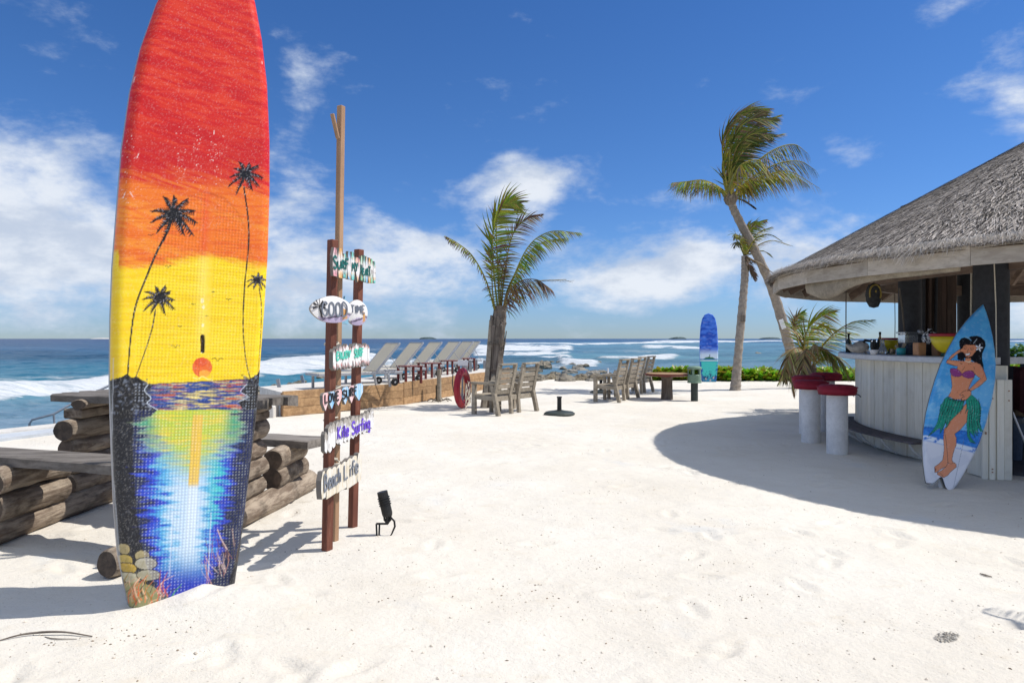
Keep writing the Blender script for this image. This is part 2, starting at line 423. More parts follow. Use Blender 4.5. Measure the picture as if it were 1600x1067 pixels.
# ------------------------------------------------------------------ material library
m_vc('paint_vc', 0.38, 0.45, 0.15, 90); m_vc('matte_vc', 0.75, 0.25, 0.3, 80); m_vc('leaf_vc', 0.6, 0.25, transl=0.28); m_vc('gloss_vc', 0.2, 0.5)
m_wood('log_bark', (.36, .295, .225), (.15, .11, .08), (.04, .032, .026), (1, .16, 1), 0.9, 1.0, 0.75, sc=1.3)
m_wood('log_end', (.16, .12, .09), (.09, .07, .055), (.04, .034, .03), (1, 1, 1), 0.85, 0.6, 0.5)
m_wood('old_plank', (.24, .215, .19), (.13, .115, .10), (.055, .047, .042), (.18, 1, 1), 0.8, 0.8, 0.35)
m_wood('post_red', (.19, .068, .042), (.12, .042, .028), (.27, .13, .09), (1, 1, .12), 0.55, 0.35, 0.25)
m_wood('pole_wood', (.40, .25, .15), (.30, .18, .105), (.20, .12, .07), (1, 1, .1), 0.7, 0.4, 0.3)
m_wood('ply_wood', (.44, .275, .14), (.31, .185, .09), (.15, .085, .045), (.15, 1, 1), 0.7, 0.4, 0.6)
m_wood('teak_grey', (.37, .32, .25), (.25, .215, .165), (.13, .11, .085), (1, .3, 1), 0.8, 0.5, 0.35)
m_wood('board_white', (.86, .82, .70), (.80, .755, .63), (.52, .45, .33), (1, 1, .06), 0.65, 0.3, 0.35, jitter=0.22)
m_wood('fascia_wood', (.52, .46, .38), (.40, .345, .28), (.20, .165, .13), (.25, .25, 1), 0.75, 0.5, 0.45, jitter=0.2)
m_wood('rafter_wood', (.22, .16, .12), (.15, .105, .08), (.08, .06, .05), (.3, .3, 1), 0.8, 0.4, 0.3)
m_wood('dark_plank', (.085, .055, .042), (.05, .034, .027), (.13, .09, .07), (1, 1, .08), 0.7, 0.5, 0.3)
m_wood('foot_plank', (.12, .105, .11), (.08, .07, .075), (.17, .15, .15), (1, 1, 1), 0.75, 0.5, 0.3)
m_wood('palm_trunk', (.36, .31, .255), (.26, .22, .18), (.12, .10, .085), (1, 1, 1.0), 0.85, 0.9, 0.35)
m_wood('husk_trunk', (.23, .195, .16), (.13, .105, .085), (.05, .04, .032), (1, 1, .12), 0.9, 1.0, 0.5)
m_plain('column_white', (.76, .75, .73), 0.6, 0.13, 5, 0.5)
m_plain('counter_grey', (.58, .59, .60), 0.45, 0.12, 10, 0.2)
m_plain('red_cushion', (.28, .010, .028), 0.7, 0.2, 18, 0.4)
m_plain('pillar_dark', (.028, .030, .036), 0.7, 0.3, 16, 0.5)
m_plain('black_metal', (.018, .018, .018), 0.5, 0.4, 30, 0.3, 0.2)
m_plain('grey_metal', (.30, .31, .33), 0.4, 0.15, 20, 0.1, 0.5)
m_plain('lounger_frame', (.36, .37, .39), 0.45, 0.1, 20, 0.1, 0.3)
m, t = newmat('mesh_fabric'); b = t.node('ShaderNodeBsdfPrincipled', {'Base Color': (.70, .67, .58, 1), 'Roughness': .8}); tr = t.node('ShaderNodeBsdfTranslucent', {'Color': (.80, .74, .60, 1)})
t.node('ShaderNodeOutputMaterial', {'Surface': t.node('ShaderNodeMixShader', {0: .5, 1: b.outputs[0], 2: tr.outputs[0]}).outputs[0]})
m_plain('dark_red_wood', (.13, .022, .018), 0.5, 0.25, 20, 0.2)
m_plain('ring_red', (.34, .014, .03), 0.45, 0.12, 14, 0.15)
m_plain('rope', (.62, .56, .45), 0.85, 0.25, 60, 0.6)
m_plain('dark_rope', (.12, .10, .08), 0.85, 0.25, 60, 0.6)
m_plain('concrete', (.60, .57, .52), 0.8, 0.15, 7, 0.4)
m_plain('path_stone', (.46, .49, .52), 0.8, 0.10, 6, 0.3)
m_plain('canvas_cloth', (.32, .27, .20), 0.9, 0.30, 7, 1.0)
m_plain('bin_green', (.16, .25, .18), 0.45, 0.15, 15, 0.15)
m_plain('bin_dark', (.035, .045, .04), 0.6, 0.2, 15, 0.2)
m_plain('bowl_yellow', (.62, .50, .02), 0.35, 0.12, 10, 0.2)
m_plain('bowl_red', (.34, .02, .03), 0.35, 0.1, 10, 0.2)
m_plain('bowl_green', (.02, .08, .06), 0.4, 0.1, 10, 0.2)
m_plain('teal_glaze', (.05, .38, .40), 0.25, 0.1, 10, 0.1)
m_plain('shell_grey', (.46, .43, .38), 0.7, 0.35, 22, 0.8)
m_plain('box_brown', (.42, .21, .10), 0.6, 0.2, 16, 0.2)
m_plain('navy_cloth', (.05, .07, .10), 0.85, 0.2, 30, 0.3)
m_plain('maroon_cloth', (.10, .03, .035), 0.85, 0.2, 30, 0.3)
m_plain('seat_tan', (.20, .14, .08), 0.8, 0.2, 30, 0.3)
m_plain('steel_white', (.75, .75, .75), 0.35, 0.05, 30, 0.05, 0.2)
m_plain('stone_black', (.04, .042, .045), 0.8, 0.5, 25, 0.8)
m_plain('gold_paint', (.30, .22, .05), 0.6, 0.4, 25, 0.5)
m_plain('deck_floor', (.09, .09, .10), 0.7, 0.25, 8, 0.2)

def m_glass(name, c, rough=0.08):
    m, t = newmat(name)
    finish(t, c, rough, None, **{'Transmission Weight': 0.85, 'IOR': 1.45}); return m
m_glass('glass_clear', (.75, .80, .84)); m_glass('glass_dark', (.10, .12, .10)); m_glass('glass_liquor', (.55, .42, .30)); m_glass('plastic_box', (.45, .48, .52), 0.25)

m, t = newmat('foliage_ground'); c = t.node('ShaderNodeVertexColor', layer_name='Col').outputs[0]
b = t.node('ShaderNodeBsdfPrincipled', {'Base Color': c, 'Roughness': .45}); tr = t.node('ShaderNodeBsdfTranslucent', {'Color': c})
t.node('ShaderNodeOutputMaterial', {'Surface': t.node('ShaderNodeMixShader', {0: .3, 1: b.outputs[0], 2: tr.outputs[0]}).outputs[0]})

# ------------------------------------------------------------------ sand
m, t = newmat('sand'); o = oc(t)
g1 = t.noise(o, 0.55, 6, 0.6); g2 = t.noise(t.mapv(o, (1, 1.6, 1)), 3.2, 6, 0.65); g3 = t.noise(o, 26, 6, 0.72); g4 = t.noise(o, 130, 3, 0.6)
col = t.mix(t.smooth(g1, .35, .66), (.655, .610, .530), (.705, .668, .595))
col = t.mix(t.math('MULTIPLY', t.smooth(g2, .54, .74), .40), col, (.58, .51, .40))
blu = t.noise(t.mapv(o, (1, 1, 1), (9, 4, 0)), 1.1, 4, 0.6)
col = t.mix(t.math('MULTIPLY', t.smooth(blu, .60, .74), .4), col, (.55, .58, .60))
col = t.mix(t.math('MULTIPLY', t.smooth(g3, .60, .78), .40), col, (.46, .39, .29))
vo = t.node('ShaderNodeTexVoronoi', {'Vector': o, 'Scale': 42.0, 'Randomness': 1.0}); vd = vo.outputs['Distance']; vr = t.node('ShaderNodeSeparateColor', {0: vo.outputs['Color']}).outputs[0]
spk = t.math('MULTIPLY', t.math('LESS_THAN', vd, t.math('MULTIPLY', vr, 0.22)), t.math('GREATER_THAN', vr, 0.80))
zone = t.smooth(t.noise(o, 1.3, 5, 0.65), .44, .66)
col = t.mix(t.math('MULTIPLY', t.math('MULTIPLY', spk, zone), .75), col, (.18, .14, .10))
vo2 = t.node('ShaderNodeTexVoronoi', {'Vector': o, 'Scale': 150.0}); sp2 = t.math('LESS_THAN', vo2.outputs['Distance'], 0.12)
col = t.mix(t.math('MULTIPLY', sp2, t.math('MULTIPLY', zone, .5)), col, (.34, .29, .22))
hh = t.math('ADD', t.math('MULTIPLY', g2, .9), t.math('ADD', t.math('MULTIPLY', g3, .30), t.math('MULTIPLY', g4, .07)))
bs = finish(t, col, 0.95, hh, 0.62, 0.05, spec=0.1)

BOARD_O = Vector((-2.13, 3.75, -0.02)); BOARD_U = Vector((.82, .57, 0)).normalized()
def ground_h(x, y):
    x = np.asarray(x, float); y = np.asarray(y, float)
    h = (fbm(x * .35 + 5, y * .35, 3) - .5) * .05 + (fbm(x * 1.7, y * 1.7 + 9, 4) - .5) * .035
    near = sst(14 - y, 0, 6)
    h = h + near * (fbm(x * 5 + 3, y * 5 + 1, 4) - .5) * .014
    h = h * sst(26 - y, 0, 3)
    # sand heaped against the tall board
    d = np.hypot((x + 1.66) / .42, (y - 3.95) / .22); h = h + .055 * np.exp(-d ** 2)
    d = np.hypot((x + 1.0) / .8, (y - 4.9) / .5); h = h + .02 * np.exp(-d ** 2)
    # shore at the back, then at the sea wall on the left
    edge = 24.3 + 1.2 * np.sin(x * .12 + .6) + (fbm(x * .5, x * 0 + 3, 3) - .5) * 1.6 + np.clip((x - 12) * .1, 0, 12)
    h = h - 2.6 * sst(y, edge, edge + 7)
    sd = (x + 7.95) * .89 - (y - 10.4) * .455          # right of the sea wall: positive
    h = h - 2.6 * sst(-sd, 0.15, 1.0)
    return h
def axis(segs):
    out = []
    for a, b, n in segs: out += list(np.linspace(a, b, n, endpoint=False))
    return np.array(out + [segs[-1][1]])
xs = axis([(-60, -14, 24), (-14, -5.5, 60), (-5.5, 5.5, 330), (5.5, 12, 60), (12, 80, 40)])
ys = axis([(-25, 1.6, 30), (1.6, 8, 260), (8, 16, 130), (16, 34, 110), (34, 60, 10)])
XX, YY = np.meshgrid(xs, ys); HH = ground_h(XX, YY)
fp = 0
mb = MB(); nx, ny = len(xs), len(ys)
for k in range(150):                        # trodden hollows
    fx = random.uniform(-4, 5); fy = 2.3 + 8 * random.random() ** 1.5; a = random.uniform(0, 3.14)
    dx = (XX - fx) * math.cos(a) + (YY - fy) * math.sin(a); dy = -(XX - fx) * math.sin(a) + (YY - fy) * math.cos(a)
    r = np.hypot(dx / .13, dy / .055); HH = HH + .011 * np.exp(-((r - 1.3) / .5) ** 2) - .017 * np.exp(-r ** 2)
mb.v = np.stack([XX, YY, HH], -1).reshape(-1, 3).tolist(); idx = np.arange(nx * ny).reshape(ny, nx)
mb.f = [tuple(f) for f in np.stack([idx[:-1, :-1], idx[:-1, 1:], idx[1:, 1:], idx[1:, :-1]], -1).reshape(-1, 4).tolist()]; mb.m = [0] * len(mb.f); mb.c = mb.v
tag(mb.build('sand_beach', 'sand', smooth=True), 'bright white coral sand covering the whole foreground', kind='structure')

# ------------------------------------------------------------------ sea
SEA = -0.7
m, t = newmat('sea_water'); o = oc(t)
c = t.node('ShaderNodeVertexColor', layer_name='Col').outputs[0]
fa = t.node('ShaderNodeAttribute', attribute_name='foam').outputs['Fac']
posY = t.node('ShaderNodeSeparateXYZ', {0: o}).outputs[1]
f1 = t.noise(t.mapv(o, (.30, 1.0, 1)), .55, 8, .68, .6); f2 = t.noise(t.mapv(o, (.5, 1.2, 1)), 2.6, 6, .7, .4)
f3 = t.noise(t.mapv(o, (.8, 1.6, 1)), 5.5, 5, .75, .3); ff = t.math('ADD', t.math('MULTIPLY', f1, .5), t.math('ADD', t.math('MULTIPLY', f2, .32), t.math('MULTIPLY', f3, .20)))
foam = t.math('MULTIPLY', t.smooth(t.math('ADD', ff, t.math('MULTIPLY', fa, .46)), .70, .94), .97)
cap = t.noise(t.mapv(o, (.035, .045, 1)), 1.0, 7, .72, .2); cap2 = t.smooth(cap, .645, .70)
far = t.smooth(posY, 60, 180)
foam = t.math('MAXIMUM', foam, t.math('MULTIPLY', cap2, t.math('MULTIPLY', far, .85)))
w1 = t.noise(t.mapv(o, (.45, 1, 1)), .9, 6, .65, .5); w2 = t.noise(t.mapv(o, (.6, 1, 1)), 4.5, 5, .6); w3 = t.noise(t.mapv(o, (.35, 1, 1)), .13, 6, .6)
c = t.mix(t.math('MULTIPLY', t.smooth(w1, .48, .70), .45), c, t.mix(1.0, c, (.45, .55, .65), 'MULTIPLY'))
c = t.mix(t.math('MULTIPLY', t.smooth(w3, .45, .62), .40), c, t.mix(1.0, c, (.50, .58, .70), 'MULTIPLY'))
c = t.mix(t.math('MULTIPLY', t.smooth(w2, .55, .72), .25), c, (.42, .50, .56))
fs_ = t.noise(t.mapv(o, (.22, 1.3, 1)), 1.9, 7, .75, .5); c = t.mix(foam, c, t.mix(t.math('MULTIPLY', t.smooth(fs_, .46, .62), .75), (.68, .70, .71), (.36, .43, .48)))
ro = t.math('ADD', .32, t.math('MULTIPLY', foam, .5))
hgt = t.math('ADD', t.math('ADD', t.math('MULTIPLY', w1, 1.3), t.math('MULTIPLY', t.math('MULTIPLY', foam, fs_), 1.6)), t.math('ADD', t.math('MULTIPLY', w2, .35), t.math('MULTIPLY', w3, 3.0)))
finish(t, c, ro, hgt, 0.55, 0.35, spec=0.25)

def seaP(px, py): p = G(px, py, SEA); return p.x, p.y
# breakers and foam sheets: outline of each in the picture, carried to the water plane once, then rough-edged
FO = [  # (points of the crest line, half width top, half width bottom, strength)
    ([(-420, 640), (-200, 628), (0, 618), (90, 610), (172, 604), (300, 590), (430, 578), (520, 568), (600, 561)], 6, 11, 1.15, 1.0),
    ([(-300, 596), (0, 592), (170, 588), (420, 562), (520, 556)], 3, 4, .55, .25),
    ([(420, 571), (520, 573), (620, 567), (740, 566), (770, 562)], 5, 5, .85, .4),
    ([(735, 545), (790, 545), (840, 546), (880, 546), (903, 545)], 5, 13, 1.15, .9),
    ([(560, 548), (660, 545), (740, 546)], 2, 3, .55, .3),
    ([(780, 540), (900, 538), (1020, 535.5), (1100, 534), (1140, 534.5)], 1.0, 1.2, 1.0, .5),
    ([(1000, 541), (1060, 543), (1095, 545), (1130, 550)], 1.6, 2.5, 1.0, .5),
    ([(1010, 535), (1040, 533), (1130, 533.5), (1160, 534)], 1.2, 1.2, 1.1, .6),
    ([(1150, 534), (1200, 532.5), (1290, 534), (1400, 533), (1600, 533), (1800, 534)], .9, 1.0, .9, .3),
    ([(870, 563), (900, 568), (930, 569), (945, 567)], 2.5, 4, 1.05, .8),
    ([(820, 570), (860, 573), (900, 574)], 2, 2, .7, .3),
    ([(930, 560), (1000, 560), (1050, 557), (1070, 556)], 1.5, 2.5, .9, .5),
    ([(900, 551), (1000, 549), (1080, 548)], 1.5, 2, .5, .2),
    ([(1130, 556), (1230, 560)], 1, 1.5, .4, .1)]
rows_d = np.concatenate([np.geomspace(6.5, 140, 430), np.geomspace(143, 9000, 130)])
th = np.linspace(-1.35, 1.35, 520)
D, T = np.meshgrid(rows_d, th, indexing='ij')
SX = D * T; SY = D
spx = 800 + F * T; spy = HZ + F * (EYE - SEA) / D
foamA = np.zeros_like(D); SZ = np.zeros_like(D)
nz = fbm(SX * .12 + 40, SY * .20 + 3, 5) - .5; nz2 = fbm(SX * .5, SY * .8 + 30, 4) - .5
for pts, up, dn, st, hgt_ in FO:
    q = np.array(pts, float); cy = np.interp(spx, q[:, 0], q[:, 1]); s0, s1 = q[0, 0], q[-1, 0]
    env = sst(spx, s0 - 12, s0 + 14) * (1 - sst(spx, s1 - 22, s1 + 6))
    wob = (nz * 2.2 + nz2 * 1.1)
    upw = up * (1 + wob); dnw = dn * (1 + wob * 1.2)
    e = spy - cy
    mk = np.where(e < 0, np.exp(-(e / np.maximum(upw, .3)) ** 4), np.exp(-(e / np.maximum(dnw, .3)) ** 4)) * env
    foamA = np.maximum(foamA, mk * st)
    SZ = SZ + env * hgt_ * .55 * np.exp(-((e + up * .2) / (max(up, dn) * .8)) ** 2)
# veils of old foam
foamA = np.maximum(foamA, .36 * sst(fbm(SX * .05 + 9, SY * .16, 5), .50, .66) * sst(D, 14, 22) * (1 - sst(D, 60, 110)))
foamA = np.maximum(foamA, .34 * sst(fbm(SX * .2 + 2, SY * .5, 5), .48, .62) * (1 - sst(D, 18, 30)))
fade = 1 - sst(D, 300, 1200)
SZ = SZ + fade * ((fbm(SX * .10, SY * .28, 4) - .5) * .55 + (fbm(SX * .45 + 7, SY * .9, 4) - .5) * .28 + (D < 60) * (fbm(SX * 1.5 + 7, SY * 2.6, 3) - .5) * .10)
SZ = SZ * np.clip(D / 14, .2, 1)
def lerp3(t_, stops):
    out = np.zeros(t_.shape + (3,))
    for k in range(3): out[..., k] = np.interp(t_, [s_[0] for s_ in stops], [s_[1][k] for s_ in stops])
    return out
lg = np.log(D)
cl = lerp3(lg, [(math.log(8), (.16, .25, .30)), (math.log(18), (.15, .24, .31)), (math.log(26), (.10, .24, .30)), (math.log(38), (.045, .19, .26)), (math.log(70), (.022, .11, .18)), (math.log(150), (.018, .085, .17)), (math.log(600), (.010, .05, .13)), (math.log(9000), (.010, .04, .115))])
cr = lerp3(lg, [(math.log(8), (.14, .20, .26)), (math.log(30), (.12, .19, .27)), (math.log(50), (.13, .21, .26)), (math.log(75), (.14, .29, .32)), (math.log(110), (.11, .23, .28)), (math.log(300), (.10, .24, .30)), (math.log(520), (.03, .10, .19)), (math.log(9000), (.012, .05, .13))])
k_ = sst(T, -.12, .18)[..., None]; CC = cl * (1 - k_) + cr * k_
pt = sst(fbm(SX * .03 + 70, SY * .06 + 11, 4), .45, .62)[..., None] * sst(D, 20, 40)[..., None] * .45
CC = CC * (1 - pt * .6) 
mb = MB(); mb.usec = True
V = np.stack([SX, SY, SEA + SZ], -1).reshape(-1, 3); mb.v = V.tolist(); mb.c = CC.reshape(-1, 3).tolist()
idx = np.arange(D.size).reshape(D.shape)
mb.f = [tuple(f) for f in np.stack([idx[:-1, :-1], idx[:-1, 1:], idx[1:, 1:], idx[1:, :-1]], -1).reshape(-1, 4).tolist()]; mb.m = [0] * len(mb.f)
sea = tag(mb.build('sea', 'sea_water', smooth=True), 'blue green ocean with lines of white breakers', kind='structure')
at = sea.data.attributes.new('foam', 'FLOAT', 'POINT'); at.data.foreach_set('value', foamA.ravel().astype(np.float32))

m_plain('island_scrub', (.05, .075, .075), 0.9, 0.4, .05, 0.1)
m_plain('island_sand', (.5, .48, .44), 0.9, 0.2, .05, 0.1)
def island(x0, x1, hp, Yd, label, mat, flat=False):
    mb = MB(); n = 60; vs = []
    for i in range(n + 1):
        u = i / n; e = math.sin(math.pi * u) ** .45 * (0.75 + .5 * fbm(np.array(u * 9.0 + x0), np.array(2.2), 3))
        x = ((x0 + (x1 - x0) * u) - 800) / F * Yd; z = .75 * hp / F * Yd * float(e)
        vs += [Vector((x, Yd - 30 * math.sin(math.pi * u), SEA - 1)), Vector((x, Yd, SEA + z)), Vector((x, Yd + 60, SEA + z * .8)), Vector((x, Yd + 90, SEA - 1))]
    mb.add(vs, [(i * 4 + k, i * 4 + k + 1, i * 4 + k + 5, i * 4 + k + 4) for i in range(n) for k in range(3)])
    tag(mb.build('island', mat), label, kind='structure')
island(655, 680, 4.6, 2600, 'small dark wooded island on the horizon left of the centre', 'island_scrub')
island(1050, 1073, 4.2, 3000, 'small wooded island on the horizon beside the blue surfboard', 'island_scrub')
island(1194, 1219, 4.0, 3000, 'low wooded island on the horizon between the palm trunks', 'island_scrub')
island(140, 185, 2.4, 3500, 'thin pale sandbank island on the horizon left of the tall board', 'island_sand')

# ------------------------------------------------------------------ shore rocks
m, t = newmat('reef_rock'); o = oc(t); n = t.noise(o, 3.5, 7, .65); n2 = t.noise(o, 16, 5, .7); rr_ = rnd(t)
col = t.mix(t.smooth(n, .38, .62), (.12, .095, .065), (.32, .27, .18)); col = t.mix(t.math('MULTIPLY', rr_, .6), col, (.34, .33, .30)); col = t.mix(t.smooth(n2, .56, .7), col, (.05, .05, .045))
finish(t, col, .8, n2, .9, .05)
def rock_mesh(seed):
    random.seed(seed); mb = MB(); n = 10; m_ = 7; vs = []
    ph = [random.uniform(0, 6) for _ in range(6)]
    for j in range(m_ + 1):
        ph_ = math.pi * j / m_
        for i in range(n):
            a = 2 * math.pi * i / n
            r = 1 + .22 * math.sin(2 * a + ph[0]) * math.sin(ph_) + .15 * math.sin(3 * a + ph[1] + 2 * ph_) + random.uniform(-.14, .14)
            vs.append(Vector((math.cos(a) * math.sin(ph_) * r, math.sin(a) * math.sin(ph_) * r, math.cos(ph_) * r * .62)))
    mb.add(vs, [(j * n + i, j * n + (i + 1) % n, (j + 1) * n + (i + 1) % n, (j + 1) * n + i) for j in range(m_) for i in range(n)])
    o = mb.build('rock', 'reef_rock', smooth=False); return o
protos = [rock_mesh(s_) for s_ in range(6)]; random.seed(5)
rk = []
for i in range(84):                       # belt at the foot of the sand
    px = 788 + 150 * i / 83 + random.uniform(-3, 3); r_ = random.uniform(.22, .62)
    yy = random.uniform(24.3, 28.2); r_ *= .62; rk.append(((px - 800) / F * yy, yy, max(float(ground_h((px - 800) / F * yy, yy)), -.62) + random.uniform(-.02, .12) * (r_ * 2), r_))
for px, py, r_ in [(850, 575, .95), (832, 583, .7), (905, 581, .8), (890, 584, .6), (880, 579, .5), (868, 588, .5), (925, 586, .6), (815, 580, .5), (800, 586, .7), (945, 584, .45),
                   (862, 566, .3), (872, 566.5, .3), (895, 572, .45), (906, 573, .4), (915, 573, .5), (850, 567, .25), (1185, 553, .5), (560, 552, .2), (935, 568, .4),
                   (415, 618, .5), (440, 612, .45), (400, 610, .4), (428, 606, .35), (455, 604, .35), (395, 622, .45), (470, 598, .3), (500, 592, .35)]:
    x_, y_ = seaP(px, py); rk.append((x_, y_, SEA + r_ * .12, r_))
for i, (x_, y_, z_, r_) in enumerate(rk):
    if i < 6: o = protos[i]
    else: o = protos[i % 6].copy(); COL.objects.link(o)
    r_ = r_ * (.68 if i >= 84 else 1); o.location = (x_, y_, z_); o.scale = (r_ * random.uniform(.9, 1.4), r_ * random.uniform(.8, 1.2), r_ * random.uniform(.7, 1.0)); o.rotation_euler = (random.uniform(-.2, .2), random.uniform(-.2, .2), random.uniform(0, 6))
    left = x_ < -3; inwater = i >= 84
    ORD = 'first second third fourth fifth sixth seventh eighth ninth tenth eleventh twelfth thirteenth fourteenth fifteenth sixteenth seventeenth eighteenth nineteenth twentieth'.split()
    if inwater:
        same = sorted([q for q in rk[84:] if (q[0] < -3) == left], key=lambda q: q[0] / q[1]); k_ = same.index((x_, y_, z_, rk[i][3]))
        tag(o, ('dark wet reef rock beyond the planked wall, %s of its cluster from the left' if left else 'weedy reef rock in the water off the beach, %s from the left') % ORD[k_], 'rock', 'reef rocks along the shore'); continue
    tag(o, 'dark wet reef rock breaking the water beyond the planked wall' if left else ('weedy brown reef rock standing in shallow water off the beach' if inwater else 'rough brown reef rock heaped along the edge of the sand'), 'rock', 'reef rocks along the shore')

# ------------------------------------------------------------------ green ground cover
random.seed(21)
def leaf_patch(name, label, region, n, size, hfun):
    mb = MB(); mb.usec = True
    for _ in range(n):
        x, y = region(); h = hfun(x, y); z = float(ground_h(x, y)) + random.uniform(-.05, 1) ** 1 * h
        a = random.uniform(0, 6.28); tl = random.uniform(.1, .9); L = size * random.uniform(.6, 1.3)
        d = Vector((math.cos(a) * math.cos(tl), math.sin(a) * math.cos(tl), math.sin(tl))); s_ = Vector((-math.sin(a), math.cos(a), random.uniform(-.3, .3))) * L * .38
        g = random.random(); c_ = (.15 + .22 * g, .30 + .24 * g, .012 + .025 * g); c_ = tuple(q * (.55 if random.random() < .3 else 1) for q in c_)
        if random.random() < .06: c_ = (.30, .26, .05)
        p = Vector((x, y, z)); mb.setcol(c_)
        mb.add([p, p + d * L * .5 + s_, p + d * L, p + d * L * .5 - s_], [(0, 1, 2, 3)])
    return tag(mb.build(name, 'foliage_ground'), label, kind='stuff')
def reg_back():
    y = random.uniform(24.2, 31) if random.random() < .5 else random.uniform(24.0, 26)
    px = random.uniform(1012, 1345); 
    if px < 1110: y = max(24.6, y - .3)
    return (px - 800) / F * y, y
leaf_patch('ground_cover', 'low bright green creeping plants along the back edge of the sand', reg_back, 15000, .22, lambda x, y: .06 + .52 * float(fbm(np.array(x * .9), np.array(y * .9), 4)) ** 1.3)
def reg_right():
    y = random.uniform(22, 32); px = random.uniform(1500, 1760); return (px - 800) / F * y, y
leaf_patch('ground_cover', 'bright green creeping plants seen through the bar on the right', reg_right, 9000, .24, lambda x, y: .55)
mb = MB(); mb.usec = True                  # taller bush behind the bar on the right
bc = P(1596, 556, 26)
for _ in range(1500):
    v_ = Vector((random.gauss(0, 1), random.gauss(0, 1), random.gauss(0, 1))).normalized() * random.uniform(.5, 1) ** .5
    p = bc + Vector((v_.x * 1.0, v_.y * .8, v_.z * .75 - .35)); g = random.random(); mb.setcol((.04 + .07 * g, .11 + .13 * g, .015))
    a = random.uniform(0, 6.28); d = Vector((math.cos(a), math.sin(a), random.uniform(-.4, .8))).normalized() * .2; s_ = Vector((-math.sin(a), math.cos(a), .2)) * .075
    mb.add([p, p + d * .5 + s_, p + d, p + d * .5 - s_], [(0, 1, 2, 3)])
bush = thing('bush', 'round green bush behind the bar beyond the black pillar', 'bush', (bc.x, bc.y, 0))
mb.build('crown', 'foliage_ground', bush)
mb = MB(); mb.tube([(bc.x, bc.y, -.1), (bc.x + .05, bc.y, .4), (bc.x, bc.y, .9)], [.07, .05, .02], 7); mb.build('stem', 'husk_trunk', bush)

# ------------------------------------------------------------------ sea wall, path, deck behind the planked wall
def quadslab(name, mat, pts, z0, z1, label):
    mb = MB(); K = len(pts); mb.add([Vector((*p, z0)) for p in pts] + [Vector((*p, z1)) for p in pts], [tuple(range(K))[::-1], tuple(range(K, 2 * K))] + [(i, (i + 1) % K, (i + 1) % K + K, i + K) for i in range(K)])
    return tag(mb.build(name, mat, fixn=True), label, kind='structure')
dv = Vector((.455, .89)); nv = Vector((.89, -.455)); A0 = Vector((-7.95, 10.4))
def sw(s_, d_): p = A0 + dv * s_ + nv * d_; return (p.x, p.y)
quadslab('sea_wall', 'concrete', [sw(-14, -.30), sw(4.6, -.30), sw(4.6, .12), sw(-14, .12)], -1.8, .07, 'pale concrete sea wall edge on the left')
quadslab('path', 'path_stone', [sw(-14, .12), sw(4.2, .12), sw(4.2, .62), sw(-14, .62)], -.3, .045, 'grey blue path strip behind the log table')
WL = [Vector((-4.40, 13.1)), Vector((-2.47, 15.5)), Vector((-.66, 20.3)), Vector((-.1, 23.0))]
quadslab('deck', 'concrete', [tuple(WL[0] + Vector((-.02, .06))), tuple(WL[1] + Vector((-.04, .05))), tuple(WL[2] + Vector((-.06, .02))), tuple(WL[3] + Vector((-.06, 0))), (-2.3, 24.6), (-3.2, 20.5), (-4.35, 17.0), (-5.45, 14.75)], -1.8, .46, 'raised pale deck terrace behind the planked wall')
wall = thing('retaining_wall', 'low wall of knotty brown boards holding up the lounger deck', 'wall', (WL[0].x, WL[0].y, 0))
random.seed(3)
for k, (a, b, n) in enumerate([(WL[0], WL[1], 1), (WL[1], WL[2], 2), (WL[2], WL[3], 1)]):
    for j in range(n):
        p0 = a.lerp(b, j / n + (.002 if j else 0)); p1 = a.lerp(b, (j + 1) / n - .002)
        t0 = .49 + .06 * ((k * 2 + j) / 5)
        for r_ in range(3):
            h = t0 / 3; z = h * (r_ + .5) + .0; mb = MB()
            mb.beam((p0.x, p0.y, z), (p1.x, p1.y, z), .045 + random.uniform(-.004, .004), h - .006, ch=.004)
            mb.build('plank', 'ply_wood', wall)
mb = MB()
for k in range(3):
    for u in (.02, .5, .98):
        p = WL[k].lerp(WL[k + 1], u); mb.box((p.x - .06, p.y + .06, .2), (.08, .08, .5))
mb.build('support_post', 'pole_wood', wall)
# small concrete block at the left foot of the wall
mb = MB(); p = G(408, 652); mb.box((p.x + .05, p.y + .1, .08), (.42, .3, .28), ch=.02); tag(mb.build('concrete_block', 'concrete'), 'small white concrete block at the left end of the planked wall', 'block')
# railing posts on the deck edge
for px, pb, pt_, lb in [(441, 625, 592, 'leaning grey rail post nearest the left end of the planked wall'), (478, 606, 586, 'second leaning grey rail post just left of the sign posts')]:
    Yd = 14.6 if px < 450 else 16.6; a = P(px, pb, Yd); b_ = P(px - 7, pt_, Yd)
    mb = MB(); mb.beam(a - Vector((0, 0, .1)), b_, .07, .05, (0, 1, 0)); tag(mb.build('rail_post', 'grey_metal'), lb, 'post', 'grey rail posts on the deck edge')
for i, (px, pb, pt_) in enumerate([(757, 590, 563), (744, 592, 562), (735, 592, 563), (725, 594, 565)]):
    Yd = 23.5 - i * 1.1; a = P(px, pb, Yd); b_ = P(px, pt_, Yd); mb = MB(); mb.beam(a, b_, .09, .06, (0, 1, 0))
    tag(mb.build('rail_post', 'grey_metal'), ['grey deck rail post closest to the short palm', 'grey deck rail post second from the short palm', 'grey deck rail post third from the short palm', 'grey deck rail post fourth from the short palm, by the red ring'][i], 'post', 'grey rail posts on the deck edge')
